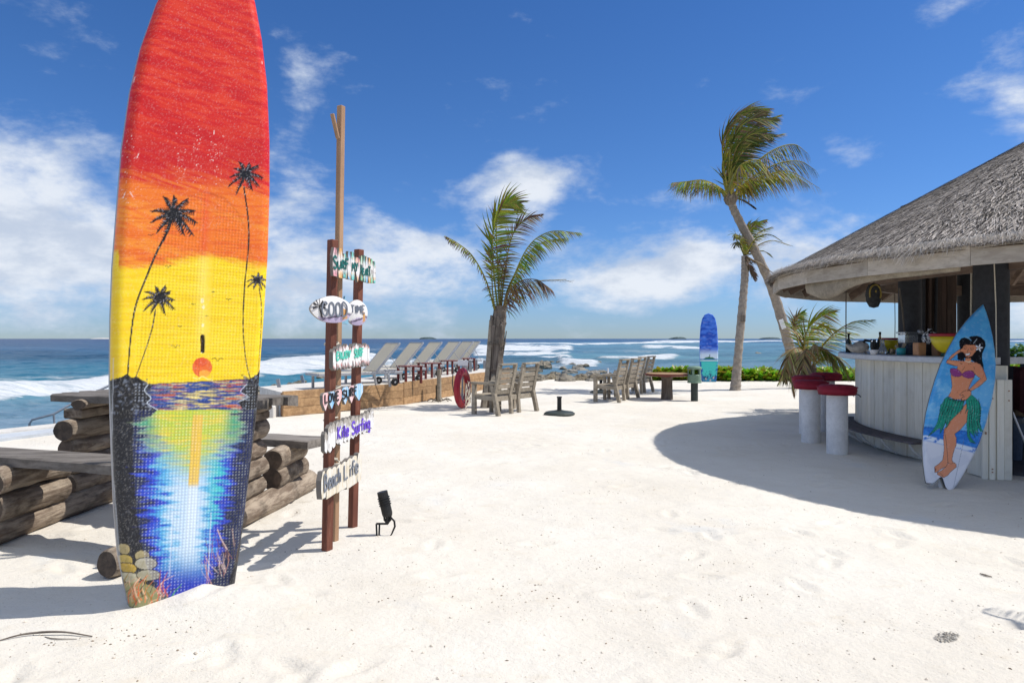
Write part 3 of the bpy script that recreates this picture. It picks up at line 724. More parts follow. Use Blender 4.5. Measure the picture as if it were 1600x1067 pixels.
# stair handrail beyond the sea wall
hr = thing('handrail', 'thin bent metal handrail going down to the sea on the left', 'railing', tuple(P(86, 680, 13.5)))
mb = MB(); pth = [P(46, 700, 13.5), P(46, 662, 13.5), P(50, 656, 13.5), P(84, 647, 13.6), P(110, 632, 13.8), P(150, 612, 14.1), P(176, 600, 14.3)]; mb.tube(pth, .022, 8); mb.build('rail', 'grey_metal', hr, smooth=True)
mb = MB(); mb.tube([P(84, 648, 13.6), P(88, 700, 13.6)], .02, 8); mb.build('post', 'grey_metal', hr, smooth=True)

# ------------------------------------------------------------------ the tall sunset paddle board
def palm_art(cv, cx, cy, r, trunk, tw, nf=10, seed=0):
    rd = random.Random(seed); cv.curve(trunk, tw, (20, 16, 14), 1, .6, 8)
    q = bez([(p[0], p[1], 0) for p in trunk], 60)
    for k in range(0, 60, 2):
        if rd.random() < .6: cv.stroke([(q[k].x, q[k].y), (q[k].x + rd.uniform(-.6, .6), q[k].y + 1.2)], .7, (235, 225, 200), .7)
    for i in range(nf):
        a = -math.pi / 2 + (i - (nf - 1) / 2) * (5.9 / nf) + rd.uniform(-.12, .12); L = r * rd.uniform(.86, 1.16); dr = .34 * L * (1 - .4 * abs(math.sin(a)))
        pts = [(cx + math.cos(a) * L * u, cy + math.sin(a) * L * u + dr * u * u) for u in (0, .25, .5, .75, 1)]
        cv.curve(pts, r * .19, (16, 12, 14), 1, .35, 4)
        for u in np.linspace(.15, .98, 9):
            x = cx + math.cos(a) * L * u; y = cy + math.sin(a) * L * u + dr * u * u; ta = a + .9 * u
            for sg in (-1, 1):
                b = ta + sg * .9; l = r * .21 * (1.2 - .5 * u); cv.stroke([(x, y), (x + math.cos(b) * l, y + math.sin(b) * l + l * .3)], r * .07 + .6, (14, 10, 12), 1, .4)
        for u in (.3, .5, .7):
            if rd.random() < .8:
                x = cx + math.cos(a) * L * u; y = cy + math.sin(a) * L * u + dr * u * u; b = a + rd.uniform(.4, 1.2)
                cv.stroke([(x, y), (x + math.cos(b) * r * .12, y + math.sin(b) * r * .12)], .9, (170, 165, 175), .75)
def bird(cv, x, y, w):
    cv.curve([(x - w, y - w * .35), (x - w * .4, y - w * .5), (x, y), (x + w * .5, y - w * .5), (x + w, y - w * .3)], .9, (30, 25, 20), .9)

cv = Canvas(150, -110, 440, 975, 2.6)
Xc, Yc = cv.X, cv.Y
def mixa(m, c): cv.a = cv.a * (1 - m[..., None]) + np.array(srgb(*c)) * m[..., None]
cx_ = 300 + (500 - Yc) * .045
br = fbm((Xc * .9 + Yc * .30) * .012, (Yc - Xc * .33) * .10, 5)      # slanted brush streaks
br2 = fbm(Xc * .02 + 40, Yc * .32, 4); sp_ = fbm(Xc * .7, Yc * .7, 3)
cv.a[:] = srgb(212, 34, 24)
br0 = fbm((Xc + Yc * .35) * .035, (Yc - Xc * .33) * .30, 5); mixa(sst(br * .5 + br0 * .5, .44, .60) * .60, (230, 70, 32)); mixa(sst(.5 - br * .6 - br0 * .4, .03, .14) * .45, (188, 14, 18)); mixa(sst(br2, .6, .8) * .35, (244, 92, 60))
edge = np.abs(Xc - cx_) / 118
mixa(sst(edge, .80, 1.0) * .35, (180, 12, 24))
mixa(sst(Yc, 175, 235) * (1 - sst(Yc, 250, 300)) * .55 * sst(br, .30, .55), (192, 8, 22))
y1 = 296 + (Xc - 300) * .16 + (br - .5) * 120; m1 = sst(Yc + (br0 - .5) * 60, y1 - 40, y1 + 34)
mixa(m1, (243, 124, 32)); mixa(m1 * sst(br, .50, .64) * .6, (250, 158, 48)); mixa(m1 * sst(.5 - br2, .02, .14) * .55, (222, 84, 24))
mixa(m1 * sst(br2, .55, .7) * .35 * (Yc > 340), (228, 96, 22))
y2 = 418 + (br2 - .5) * 14 - 16 * np.exp(-((Xc - 320) / 60.) ** 2) - 26 * (Xc < 186); m2 = sst(Yc + (br0 - .5) * 10, y2 - 8, y2 + 8)
mixa(m2, (252, 214, 22)); mixa(m2 * sst(br2, .5, .68) * .5, (255, 226, 60)); mixa(m2 * sst(.5 - br2, .05, .2) * .35, (240, 188, 20))
mixa(m2 * (1 - sst(Xc, 176, 190)) * .35, (196, 150, 20))
mixa(np.exp(-((Xc - 324 + (Yc - 300) * .06) / 6.5) ** 2) * m1 * (1 - m2) * .55, (232, 84, 40))
mixa(np.exp(-((Xc - 318 + (Yc - 420) * .02) / 10.) ** 2) * m2 * sst(570 - Yc, 0, 60) * .35, (255, 240, 130))
hz = 600 - (Xc - 232) * .052
sea_ = (Yc > hz)
# dark water, lit core
mk = sea_ * 1.0; mixa(mk, (18, 22, 38))
inn = sst(Xc, 226, 244) * (1 - sst(Xc, 376, 392)); st_ = fbm(Xc * .06, Yc * .55, 5); st2 = fbm(Xc * .05 + 30, Yc * .6 + 9, 4)
m3 = sea_ * (Yc < 642) * inn
mixa(m3 * 1.0, (40, 84, 165)); mixa(m3 * sst(st_, .46, .58) * np.exp(-((Xc - 318) / 62.) ** 2), (250, 226, 120)); mixa(m3 * sst(st2, .52, .60) * (np.exp(-((Xc - 262) / 26.) ** 2) + np.exp(-((Xc - 362) / 26.) ** 2)), (206, 92, 30)); mixa(m3 * sst(st_, .60, .70) * .35, (230, 225, 190)); mixa(m3 * sst(fbm(Xc * .04 + 50, Yc * .7, 4), .50, .60) * .6, (24, 44, 90))
mixa(m3 * sst(.5 - st2, .07, .15) * .7, (26, 50, 120))
low_ = (Yc > 640)
ccx = 303 - (Yc - 640) * .045; hw = np.interp(Yc, [640, 700, 760, 820, 880, 925, 945], [88, 82, 76, 68, 56, 38, 20])
dd = (Xc - ccx) / np.where(Xc > ccx, hw * .86, hw); nb = (fbm(Xc * .05, Yc * .30, 5) - .5) * .8; d2 = np.abs(dd) + nb
core = low_ * (1 - sst(d2, .82, 1.08)); mixa(low_ * 1.0, (17, 20, 30)); mixa(low_ * sst(fbm(Xc * .45, Yc * .45, 3), .62, .74) * .18 * (np.abs(dd) > .7), (100, 106, 118))
mixa(core, (38, 66, 205))
dp = sst(Yc, 640, 900)
mixa(core * (1 - sst(d2, .50, .82)) * (1 - sst(Yc, 870, 920)), (86, 190, 232)); mixa(core * (1 - sst(d2, .22, .62)) * sst(Yc, 700, 770) * (1 - sst(Yc, 850, 915)) * .85, (226, 242, 252))
mixa(core * sst(Xc - ccx, 18, 45) * sst(Yc, 690, 730) * (1 - sst(Yc, 800, 850)) * (1 - sst(d2, .55, .85)) * .8, (60, 214, 204))
yg = core * (1 - sst(Yc + nb * 60 + np.abs(dd) * 60, 700, 770)); mixa(yg, (206, 220, 30)); mixa(yg * sst(fbm(Xc * .05 + 7, Yc * .5, 4), .5, .62) * .8, (250, 220, 30)); mixa(yg * sst(np.abs(dd), .55, .9), (70, 170, 120))
mixa(core * sst(nb, .04, .12) * sst(Yc, 760, 800) * .75 * sst(np.abs(dd), .30, .6), (30, 44, 196)); mixa(core * sst(Yc, 850, 925) * .6, (22, 34, 160))
cst = (np.abs(Xc - ccx - 7 + (Yc - 640) * .02) < 8); mixa(low_ * cst * (1 - sst(Yc, 752, 766)) * (Yc > 648) * .9, (255, 206, 36)); mixa(low_ * cst * sst(Yc, 756, 766) * (1 - sst(Yc, 800, 900)) * .8, (236, 250, 255))
for xx in (-26, 34): mixa(low_ * (np.abs(Xc - ccx - xx) < 1.0) * (Yc > 800) * (Yc < 900) * .5, (240, 248, 255))
# hills
cv.poly([(165, 600), (180, 592), (190, 589), (198, 584), (206, 590), (214, 588), (222, 594), (231, 600), (240, 602), (228, 612), (236, 622), (228, 632), (246, 640), (236, 650), (165, 655)], (22, 22, 26))
cv.poly([(414, 570), (409, 576), (404, 584), (397, 588), (391, 592), (386, 600), (378, 612), (388, 620), (372, 628), (380, 640), (414, 655)], (20, 20, 24))
rd = random.Random(4)
for _ in range(260):
    x, y = (rd.uniform(176, 236), rd.uniform(592, 646)) if rd.random() < .62 else (rd.uniform(378, 411), rd.uniform(586, 648))
    cv.ell(x, y, rd.uniform(.8, 3.2), rd.uniform(.8, 2.4), rd.choice([(70, 76, 88), (120, 128, 142), (46, 48, 56), (10, 10, 12)]), .65)
cv.curve([(232, 600), (226, 610), (236, 622), (230, 630), (246, 640)], 1.3, (225, 235, 245), .8); cv.curve([(386, 600), (376, 612), (388, 620), (372, 628)], 1.1, (225, 235, 245), .7)
cv.stroke([(226, 601), (388, 592)], 1.2, (30, 30, 34), .8)
cv.ell(316, 574, 15.5, 15.5, (238, 110, 44)); cv.ell(314, 566, 10, 7, (228, 84, 36), .8); cv.ell(320, 584, 9, 6, (250, 190, 60), .7)
cv.curve([(302, 590), (310, 592), (316, 588), (324, 592), (332, 594)], 2.2, (255, 236, 120), .9)
cv.stroke([(316.5, 526), (316.5, 549)], 6.5, (46, 34, 18)); cv.stroke([(315.5, 528), (315.5, 547)], 2.2, (120, 90, 30), .8)
for p in [(316, 470, 4), (318, 480, 3), (317, 508, 3)]: cv.ell(p[0], p[1], p[2] * .7, p[2], (255, 246, 200), .7)
palm_art(cv, 271, 334, 33, [(262, 362), (246, 392), (230, 430), (212, 478), (204, 530), (199, 592)], 3.6, 11, 1)
palm_art(cv, 249, 465, 23, [(243, 484), (238, 512), (228, 545), (212, 590)], 2.2, 10, 2)
palm_art(cv, 384, 272, 24, [(381, 292), (388, 345), (388, 390), (382, 450), (380, 510), (384, 560), (391, 592)], 2.4, 10, 3)
palm_art(cv, 402, 437, 14, [(405, 450), (409, 480), (408, 530), (404, 585)], 1.8, 9, 5)
for b_ in [(236, 369, 5), (263, 418, 5), (274, 543, 7), (340, 564, 9), (302, 476, 3), (357, 469, 4), (387, 295, 4), (281, 511, 3), (323, 494, 2), (333, 457, 2)]: bird(cv, *b_)
# corals and weeds
for x, y, w, h, c in [(194, 858, 9, 8, (178, 160, 112)), (196, 876, 11, 9, (190, 164, 84)), (222, 868, 11, 8, (168, 154, 112)), (200, 888, 13, 8, (190, 156, 56)), (228, 880, 17, 9, (176, 170, 148)), (204, 903, 16, 8, (184, 178, 150)), (232, 898, 18, 8, (166, 160, 136))]:
    cv.ell(x, y, w + 1.5, h + 1.5, (50, 46, 36)); cv.ell(x, y, w, h, c)
    for k in range(int(w)): xx = x - w + 2 * k + 1; cv.stroke([(xx, y - h * .4), (xx + 1, y + h * .7)], .7, (120, 108, 64), .6)
cv.poly([(190, 916), (208, 908), (236, 914), (262, 930), (258, 948), (206, 966), (192, 960)], (168, 164, 110), .7)
for _ in range(46):
    x = rd.uniform(192, 262); y = rd.uniform(925, 955); L = rd.uniform(14, 40); a = rd.uniform(-2.1, -.8)
    cv.curve([(x, y), (x + math.cos(a) * L * .5 + rd.uniform(-3, 3), y + math.sin(a) * L * .5), (x + math.cos(a + .3) * L, y + math.sin(a + .3) * L)], rd.uniform(.8, 3.2), rd.choice([(214, 92, 40), (232, 130, 70), (190, 150, 110), (240, 190, 150), (150, 120, 50), (60, 50, 44)]), .85, .3)
for _ in range(30):
    x = rd.uniform(320, 372); y = rd.uniform(870, 918); L = rd.uniform(14, 44); a = rd.uniform(-2.3, -1.3)
    cv.curve([(x, y), (x + math.cos(a) * L * .5 + rd.uniform(-4, 4), y + math.sin(a) * L * .5), (x + math.cos(a) * L, y + math.sin(a) * L)], rd.uniform(.7, 1.7), rd.choice([(150, 92, 66), (214, 150, 120), (110, 84, 60), (230, 200, 180)]), .8, .4)
cv.curve([(266, 940), (272, 926), (284, 912)], 3, (40, 150, 90), .9, .4); cv.curve([(340, 827), (346, 842), (355, 858)], 1.8, (236, 200, 180), .9); cv.curve([(363, 826), (366, 852)], 2.4, (150, 120, 96), .9)
cv.curve([(178, 560), (176, 700), (182, 800), (190, 900)], 1.5, (200, 205, 212), .5)
# chips where the paint came off
for _ in range(230):
    if rd.random() < .75: x = rd.choice([280, 284, 306, 310, 330, 335, 345]) + rd.gauss(0, 5); y = rd.gauss(245, 26)
    else: x = rd.uniform(190, 225); y = rd.uniform(200, 330)
    cv.ell(x, y, rd.uniform(.2, .7), rd.uniform(.3, 1.0), (250, 226, 214), rd.uniform(.4, .9))
for p in [(212, 118), (217, 240), (196, 300), (203, 300), (335, 204), (410, 96)]: cv.stroke([p, (p[0] + rd.uniform(-5, 5), p[1] + rd.uniform(2, 9))], 1.0, (250, 240, 230), .9)
mixa(sst(sp_, .60, .80) * .12, (255, 250, 240))
lean = Vector((0.045, 0.02, 1)).normalized()
fr = Frame(BOARD_O, BOARD_U, lean)
PADL = [(322, 300), (290, 308), (262, 330), (243, 365), (230, 405), (222, 450), (214, 520), (208, 600), (206, 700), (212, 800), (226, 880), (246, 930)]
PADR = [(322, 300), (350, 308), (372, 330), (388, 365), (397, 410), (402, 460), (404, 520), (402, 600), (396, 700), (386, 800), (374, 860), (360, 905)]
def padmask(px, py):
    l = np.interp(py, [p[1] for p in PADL], [p[0] for p in PADL]); r = np.interp(py, [p[1] for p in PADR], [p[0] for p in PADR])
    return sst(px - l, 0, 3) * sst(r - px, 0, 3) * sst(py, 300, 303)
def rel(px, py, a, b):
    p = .0178; m_ = padmask(px, py); sx = a / p + .5; sy = b / p
    seam = sst(np.abs(a - .345 + (b - 1.5) * .012), .022, .026)
    g = np.maximum(0, np.sin(sx * 2 * np.pi) * .5 + .5) * np.maximum(0, np.sin(sy * 2 * np.pi) * .5 + .5)
    slot = np.exp(-((px - 316.5) / 2.6) ** 4) * sst(py, 523, 526) * (1 - sst(py, 549, 552))
    return m_ * seam * sst(g, .10, .95) * .0025 - m_ * .002 - slot * .012
# bare foam shows on the tops of the bumps in the dark part
uu_, vv_ = None, None
d_ = np.stack([(Xc - 800) / F, np.ones_like(Xc), (HZ - Yc) / F], -1); n_ = np.array(fr.n); tt = ((np.array(fr.o) - np.array([0, 0, EYE])) @ n_) / (d_ @ n_)
q_ = d_ * tt[..., None] + np.array([0, 0, EYE]) - np.array(fr.o); ua = q_ @ np.array(fr.u); vb = q_ @ np.array(fr.v)
gb = (np.sin((ua / .0178 + .5) * 2 * np.pi) * .5 + .5) * (np.sin(vb / .0178 * 2 * np.pi) * .5 + .5)
wear = sst(gb, .45, .8) * padmask(Xc, Yc) * (Yc > 598) * (1 - .75 * (Yc < 642) * (Xc > 234) * (Xc < 384)); wn = fbm(Xc * .06 + 3, Yc * .06, 3)
mixa(wear * (.2 + .75 * sst(wn, .35, .6)) * .42, (226, 234, 244)); 
darkp = (1 - sst(gb, .12, .38)) * padmask(Xc, Yc) * (Yc > 640); mixa(darkp * .22, (26, 60, 150))
LO = [(205, 962), (197, 925), (186, 870), (180, 800), (176, 700), (173, 600), (174, 500), (177, 420), (184, 330), (192, 230), (205, 140), (222, 70), (247, 0), (262, -30), (280, -58), (300, -76), (322, -84)]
RO = [(372, 902), (377, 870), (386, 800), (396, 720), (405, 640), (411, 560), (417, 480), (422, 400), (425, 300), (425, 220), (421, 130), (413, 60), (402, 0), (390, -32), (372, -60), (350, -76), (322, -84)]
lh = [fr.hit(*p) for p in LO]; rh = [fr.hit(*p) for p in RO]
Lq = [(b, a) for a, b in lh]; Rq = [(b, a) for a, b in rh]
vmin = -.10
def ext(Q):
    Q = sorted(Q); (v0, u0), (v1, u1) = Q[0], Q[1]
    return [(vmin, u0 + (u0 - u1) / (v1 - v0) * (v0 - vmin) * .6)] + Q
tall = thing('paddle_board', 'tall paddle board painted with a red and yellow sunset standing upright in the sand', 'paddle board', tuple(BOARD_O + BOARD_U * .3))
painted_board('b', fr, ext(Lq), ext(Rq), cv, 'paint_vc', tall, 800, 190, .11, srgb(150, 150, 152), rel, rail=.6)

# ------------------------------------------------------------------ log table with benches
random.seed(31)
E = Vector((.95, -.31, 0)); Nn = Vector((.31, .95, 0))
logt = thing('log_picnic_table', 'heavy picnic table with benches of stacked grey logs behind the tall board', 'picnic table', (-3.0, 5.9, 0))
def log(a, b, r, sq=(1, 1), parent=logt, n=20, lab=None):
    a = Vector(a); b = Vector(b); K = 15; mb = MB(); bend = Vector((random.uniform(-.012, .012), 0, random.uniform(-.01, .01)))
    pts = [a.lerp(b, i / (K - 1)) + bend * math.sin(math.pi * i / (K - 1)) for i in range(K)]
    e = (pts[1] - pts[0]).normalized() * .012
    pts = [pts[0] - e * 0, pts[0] + e] + pts[1:-1] + [pts[-1] - e, pts[-1]]
    rd_ = [r * .90] + [r * random.uniform(.97, 1.03) for _ in range(K)] + [r * .90]
    mb.tube(pts, rd_, n, True, 1, .06, sq)
    o = mb.build('log', ['log_bark', 'log_end'], parent, smooth=False); return o
def seg(x, y0, y1, z, r, sq=(1, 1)):
    log((x + y0 * .0, y0, z), (x + .06 * (y1 - y0), y1, z), r, sq)
# ground runners
log((-3.80, 4.80, .085), (-3.72, 6.9, .10), .105); log((-2.24, 5.2, .075), (-2.03, 6.85, .09), .10)
# left side: bench support, table support, far bench support
seg(-3.78, 4.95, 5.66, .265, .105); seg(-3.76, 4.93, 5.66, .46, .10)
for z, r, dy in [(.25, .085, 0), (.41, .08, .02), (.57, .075, -.03), (.72, .095, -.06)]: seg(-3.80, 5.84 + dy, 6.55, z, r)
mb = MB(); mb.beam((-3.78, 5.86, .855), (-3.74, 6.5, .855), .16, .085, ch=.012); mb.build('beam', 'log_bark', logt)
seg(-3.72, 5.86, 6.5, .935, .05, (1.6, .8))
seg(-3.70, 6.72, 7.3, .27, .10); seg(-3.70, 6.72, 7.3, .44, .085)
# right side
for z, r, dy in [(.24, .085, 0), (.40, .085, .03), (.555, .08, 0), (.72, .09, .05)]: seg(-2.24, 5.30, 5.93 + dy, z, r)
mb = MB(); mb.beam((-2.24, 5.35, .84), (-2.19, 5.98, .84), .15, .07, ch=.012); mb.build('beam', 'log_bark', logt)
seg(-2.2, 5.35, 5.95, .905, .05, (1.6, .8))
seg(-2.30, 4.50, 4.95, .27, .10); seg(-2.30, 4.50, 4.95, .46, .095)
seg(-2.13, 6.05, 6.72, .255, .10); seg(-2.12, 6.05, 6.68, .42, .095)
def slab(name, p, L, w, z, th, mat='old_plank', rag=.0):
    mb = MB(); p = Vector(p); K = 12; vs = []
    for i in range(K + 1):
        u = i / K; c_ = p + E * (L * u); ragg = [random.uniform(-rag, rag) for _ in range(2)]
        for q, zz_ in ((0 + ragg[0], -th * .85), (0 + ragg[0] * .4, 0 - .008), (.02, 0), (w - .02, 0), (w + ragg[1], -.01), (w + ragg[1], -th)):
            vs.append(Vector((c_.x + Nn.x * q, c_.y + Nn.y * q, z + zz_ + random.uniform(-.003, .003))))
    fs = [(i * 6 + k, i * 6 + (k + 1) % 6, (i + 1) * 6 + (k + 1) % 6, (i + 1) * 6 + k) for i in range(K) for k in range(6)] + [tuple(range(6))[::-1], tuple(range(K * 6, K * 6 + 6))]
    mb.add(vs, fs); return mb.build(name, mat, logt)
slab('bench_slab', (-4.35, 5.26, 0), 2.35, .34, .625, .085, rag=.012)
slab('bench_slab', (-4.0, 6.93, 0), 2.25, .34, .565, .085, rag=.012)
for k in range(4):
    o_ = Vector((-4.10, 6.03, 0)) + Nn * (.155 * k) - E * random.uniform(-.05, .05)
    slab('plank', o_, 2.14 + random.uniform(-.03, .03), .148, 1.01 + random.uniform(-.004, .004), .075 + .02 * (k % 2), rag=.006)
# loose log beside the board
lg_ = log((-2.54, 4.28, .085), (-2.34, 4.95, .085), .088, parent=None); tag(lg_, 'short dark log lying on the sand against the base of the tall board', 'log'); lg_.name = 'loose_log'

# ------------------------------------------------------------------ sign posts
def post(name, lab, base, top, w, mat, yaw):
    mb = MB(); a = Vector(base); b = Vector(top); mb.beam(a - Vector((0, 0, .25)), b, w, w, (math.sin(yaw), math.cos(yaw), 0), .004)
    return mb
U = Vector((.083, .996, 0)); SN = Vector((.996, -.083, 0)); SP0 = Vector((-1.32, 4.81, 0))
signs = thing('sign_stand', 'two dark red posts carrying the column of painted surf signs', 'sign stand', (-1.3, 5.1, 0))
mb = post('post', '', G(510, 862), P(520, 375, 4.85), .058, 'post_red', .62); mb.build('post', 'post_red', signs)
mb = post('post', '', G(550, 824), P(561, 390, 5.44), .058, 'post_red', .62); mb.build('post', 'post_red', signs)
pole = thing('pole', 'tall thin bare wooden pole tied behind the nearer red sign post', 'pole', tuple(G(522, 848)))
mb = post('pole', '', G(522, 848), P(533, 166, 4.97), .045, 'pole_wood', .5); mb.build('shaft', 'pole_wood', pole)
mb = MB(); mb.beam(P(528, 217, 4.93), P(519, 178, 4.88), .026, .03, (0, 1, 0)); mb.build('peg', 'pole_wood', pole)
for i, (y_, dx) in enumerate([(537, 0), (607, 4), (655, 0), (663, 5), (716, 0), (722, 4), (540, 4)]):
    mb = MB(); c_ = P(517 - (y_ - 400) * .012 + 1, y_, 4.86); s_ = .046; q = [c_ + Vector((math.cos(a) * s_ * 1.05 + .004 * dx, math.sin(a) * s_ * 1.25 + .03, .012 * math.sin(a + i))) for a in np.linspace(0, 2 * math.pi, 17)]
    mb.tube(q, .006, 5, False); mb.build('tie', 'rope', signs)

# hand lettering
GL = {
 'S': [[(.62, .86), (.4, 1), (.12, .92), (.08, .7), (.3, .54), (.58, .4), (.62, .18), (.38, 0), (.04, .1)]], 'U': [[(.05, 1), (.07, .25), (.25, 0), (.5, .06), (.6, .3), (.6, 1)]],
 'R': [[(.08, 0), (.08, 1), (.45, .98), (.6, .76), (.42, .54), (.1, .5)], [(.3, .5), (.64, 0)]], 'F': [[(.6, 1), (.1, 1), (.1, 0)], [(.1, .55), (.48, .55)]],
 'M': [[(.04, 0), (.1, 1), (.38, .4), (.66, 1), (.74, 0)]], 'Y': [[(.02, 1), (.32, .5)], [(.64, 1), (.3, .42), (.26, 0)]], 'H': [[(.08, 1), (.08, 0)], [(.6, 1), (.6, 0)], [(.08, .5), (.6, .5)]],
 'E': [[(.56, 1), (.08, 1), (.08, 0), (.58, 0)], [(.08, .52), (.46, .52)]], 'A': [[(.02, 0), (.32, 1), (.64, 0)], [(.14, .35), (.52, .35)]], 'T': [[(0, 1), (.66, 1)], [(.33, 1), (.33, 0)]],
 'G': [[(.62, .84), (.4, 1), (.1, .85), (.04, .4), (.2, .05), (.5, .02), (.62, .2), (.62, .45), (.36, .45)]], 'O': [[(.32, 1), (.1, .85), (.04, .5), (.1, .15), (.32, 0), (.54, .15), (.6, .5), (.54, .85), (.32, 1)]],
 'D': [[(.08, 0), (.08, 1), (.4, .95), (.6, .7), (.6, .3), (.4, .05), (.08, 0)]], 'I': [[(.2, 1), (.2, 0)]], 'N': [[(.06, 0), (.08, 1), (.58, 0), (.6, 1)]], 'J': [[(.5, 1), (.5, .2), (.3, 0), (.06, .16)]],
 'L': [[(.1, 1), (.1, 0), (.55, .04)]], 'V': [[(.02, 1), (.3, 0), (.6, 1)]], 'K': [[(.1, 1), (.1, 0)], [(.58, .95), (.12, .45), (.6, 0)]], 'B': [[(.1, 0), (.1, 1), (.42, .95), (.5, .75), (.36, .55), (.1, .52)], [(.36, .54), (.58, .36), (.5, .08), (.1, 0)]],
 'i': [[(.14, .58), (.14, 0)], [(.14, .74), (.14, .82)]], 't': [[(.22, .95), (.22, .1), (.4, 0)], [(.02, .62), (.42, .62)]], 'e': [[(.06, .32), (.48, .34), (.46, .56), (.24, .62), (.06, .4), (.1, .1), (.3, 0), (.5, .1)]],
 'u': [[(.06, .6), (.08, .12), (.24, 0), (.44, .14)], [(.46, .6), (.46, 0)]], 'r': [[(.08, .6), (.08, 0)], [(.08, .4), (.24, .6), (.4, .54)]], 'f': [[(.46, .94), (.28, .98), (.2, .8), (.2, 0)], [(.04, .58), (.42, .58)]],
 'n': [[(.08, .6), (.08, 0)], [(.08, .44), (.26, .6), (.44, .48), (.46, 0)]], 'g': [[(.46, .5), (.26, .62), (.06, .44), (.08, .14), (.28, .04), (.46, .2)], [(.46, .6), (.46, -.2), (.26, -.34), (.06, -.22)]],
 'a': [[(.44, .48), (.24, .62), (.05, .34), (.16, .02), (.36, .06), (.44, .3)], [(.46, .6), (.46, 0)]], 'c': [[(.46, .5), (.26, .62), (.05, .36), (.14, .04), (.34, 0), (.48, .12)]], 'h': [[(.08, 1), (.08, 0)], [(.08, .4), (.26, .6), (.44, .46), (.46, 0)]],
 'b': [[(.08, 1), (.08, 0), (.34, 0), (.48, .22), (.4, .54), (.22, .6), (.08, .44)]], 'm': [[(.06, .6), (.06, 0)], [(.06, .44), (.2, .6), (.32, .46), (.32, 0)], [(.32, .44), (.48, .6), (.6, .46), (.6, 0)]], 's': [[(.4, .5), (.22, .62), (.08, .48), (.22, .34), (.4, .2), (.28, 0), (.06, .08)]]}
ADV = {'i': .3, 'I': .4, 'M': .9, 'm': .76, ' ': .42, 't': .52, 'r': .5, 'f': .52}
def text_width(s): return sum(ADV.get(c, .78 if c.isupper() else .62) for c in s) - .1
def lettering(s, o, u, v, n, width, height, wt_, mat, parent, depth=.004, wob=0.0, name='lettering', hs=None):
    mb = MB(); tw = text_width(s); sx = width / tw; x = 0; o = Vector(o)
    for i, c in enumerate(s):
        hgt = (hs[i] if hs else 1.0) * height; yo = wob * math.sin(i * 2.1) * height
        for q, strk in enumerate(GL.get(c, [])):
            pts = bez([(a, b, 0) for a, b in strk], (len(strk) - 1) * (3 if len(strk) > 3 else 1))
            P2 = [Vector(((x + p.x) * sx, p.y * hgt + yo)) for p in pts]
            L_, R_ = [], []; w = wt_ / 2
            for k, p in enumerate(P2):
                t_ = (P2[min(k + 1, len(P2) - 1)] - P2[max(k - 1, 0)]); t_ = t_.normalized() if t_.length > 1e-9 else Vector((1, 0)); nn = Vector((-t_.y, t_.x)); L_.append(p + nn * w); R_.append(p - nn * w)
            dz = depth + .0004 * ((i * 3 + q) % 7)
            f3 = lambda p, z: o + u * p.x + v * p.y + n * z
            K = len(P2); vs = [f3(p, dz) for p in L_] + [f3(p, dz) for p in R_] + [f3(p, .0006) for p in L_] + [f3(p, .0006) for p in R_]
            fs = [(k, k + 1, K + k + 1, K + k) for k in range(K - 1)] + [(k, k + 1, 2 * K + k + 1, 2 * K + k) for k in range(K - 1)] + [(K + k, K + k + 1, 3 * K + k + 1, 3 * K + k) for k in range(K - 1)] + [(0, K, 3 * K, 2 * K), (K - 1, 2 * K - 1, 4 * K - 1, 3 * K - 1)]
            mb.add(vs, fs)
        x += ADV.get(c, .78 if c.isupper() else .62)
    return mb.build(name, mat, parent)
for nm, c in [('ink_teal', (.01, .13, .11)), ('ink_black', (.015, .015, .017)), ('ink_green', (.10, .55, .42)), ('ink_purple', (.13, .05, .55)), ('ink_grey', (.16, .18, .22)), ('ink_white', (.8, .8, .78)), ('sign_side', (.20, .19, .18))]: m_plain(nm, c, .5, .12, 40, .1)
def spt(px, py, off=.045):                 # pixel -> (u, z) on the sign plane
    o_ = SP0 + SN * (off + .006 + .022 * (EYE + (HZ - py) / F * 5.1)); d_ = Vector(((px - 800) / F, 1, (HZ - py) / F)); c_ = Vector((0, 0, EYE)); t_ = (o_ - c_).dot(SN) / d_.dot(SN); q = c_ + d_ * t_
    return (q - o_).dot(U), q.z
def slat_poly(u0, u1, zb, zt, style, sl=0):
    w = u1 - u0; m_ = (u0 + u1) / 2
    if style == 'surf': return [(u0 + w * .15, zb), (u1 - w * .15, zb), (u1, zb + (zt - zb) * .3), (u1, zt - (zt - zb) * .3), (m_ + w * .2, zt), (m_ - w * .2, zt), (u0, zt - (zt - zb) * .3), (u0, zb + (zt - zb) * .3)]
    if style == 'heart': return [(m_, zb), (u1, zt - (zt - zb) * .42), (u1 - w * .06, zt - .02), (u1 - w * .28, zt), (m_, zt - .03), (u0 + w * .28, zt), (u0 + w * .06, zt - .02), (u0, zt - (zt - zb) * .42)]
    if style == 'spear': return [(m_, zb), (u1 - .002, zb + (zt - zb) * .45), (u1, zt - .015), (u1 - w * .2, zt), (u0 + w * .2, zt), (u0, zt - .015), (u0 + .002, zb + (zt - zb) * .45)]
    if style == 'rag': a = random.uniform(.3, .7); b_ = random.uniform(.3, .7); return [(u0, zb + .02), (u0 + w * b_, zb), (u1, zb + random.uniform(.01, .03)), (u1, zt - random.uniform(.01, .03)), (u0 + w * a, zt), (u0, zt - .02)]
    return [(u0 - .001, zb), (m_, zb - .004), (u1 + .001, zb), (u1 + .001, zt - .012), (m_, zt), (u0 - .001, zt - .012)]
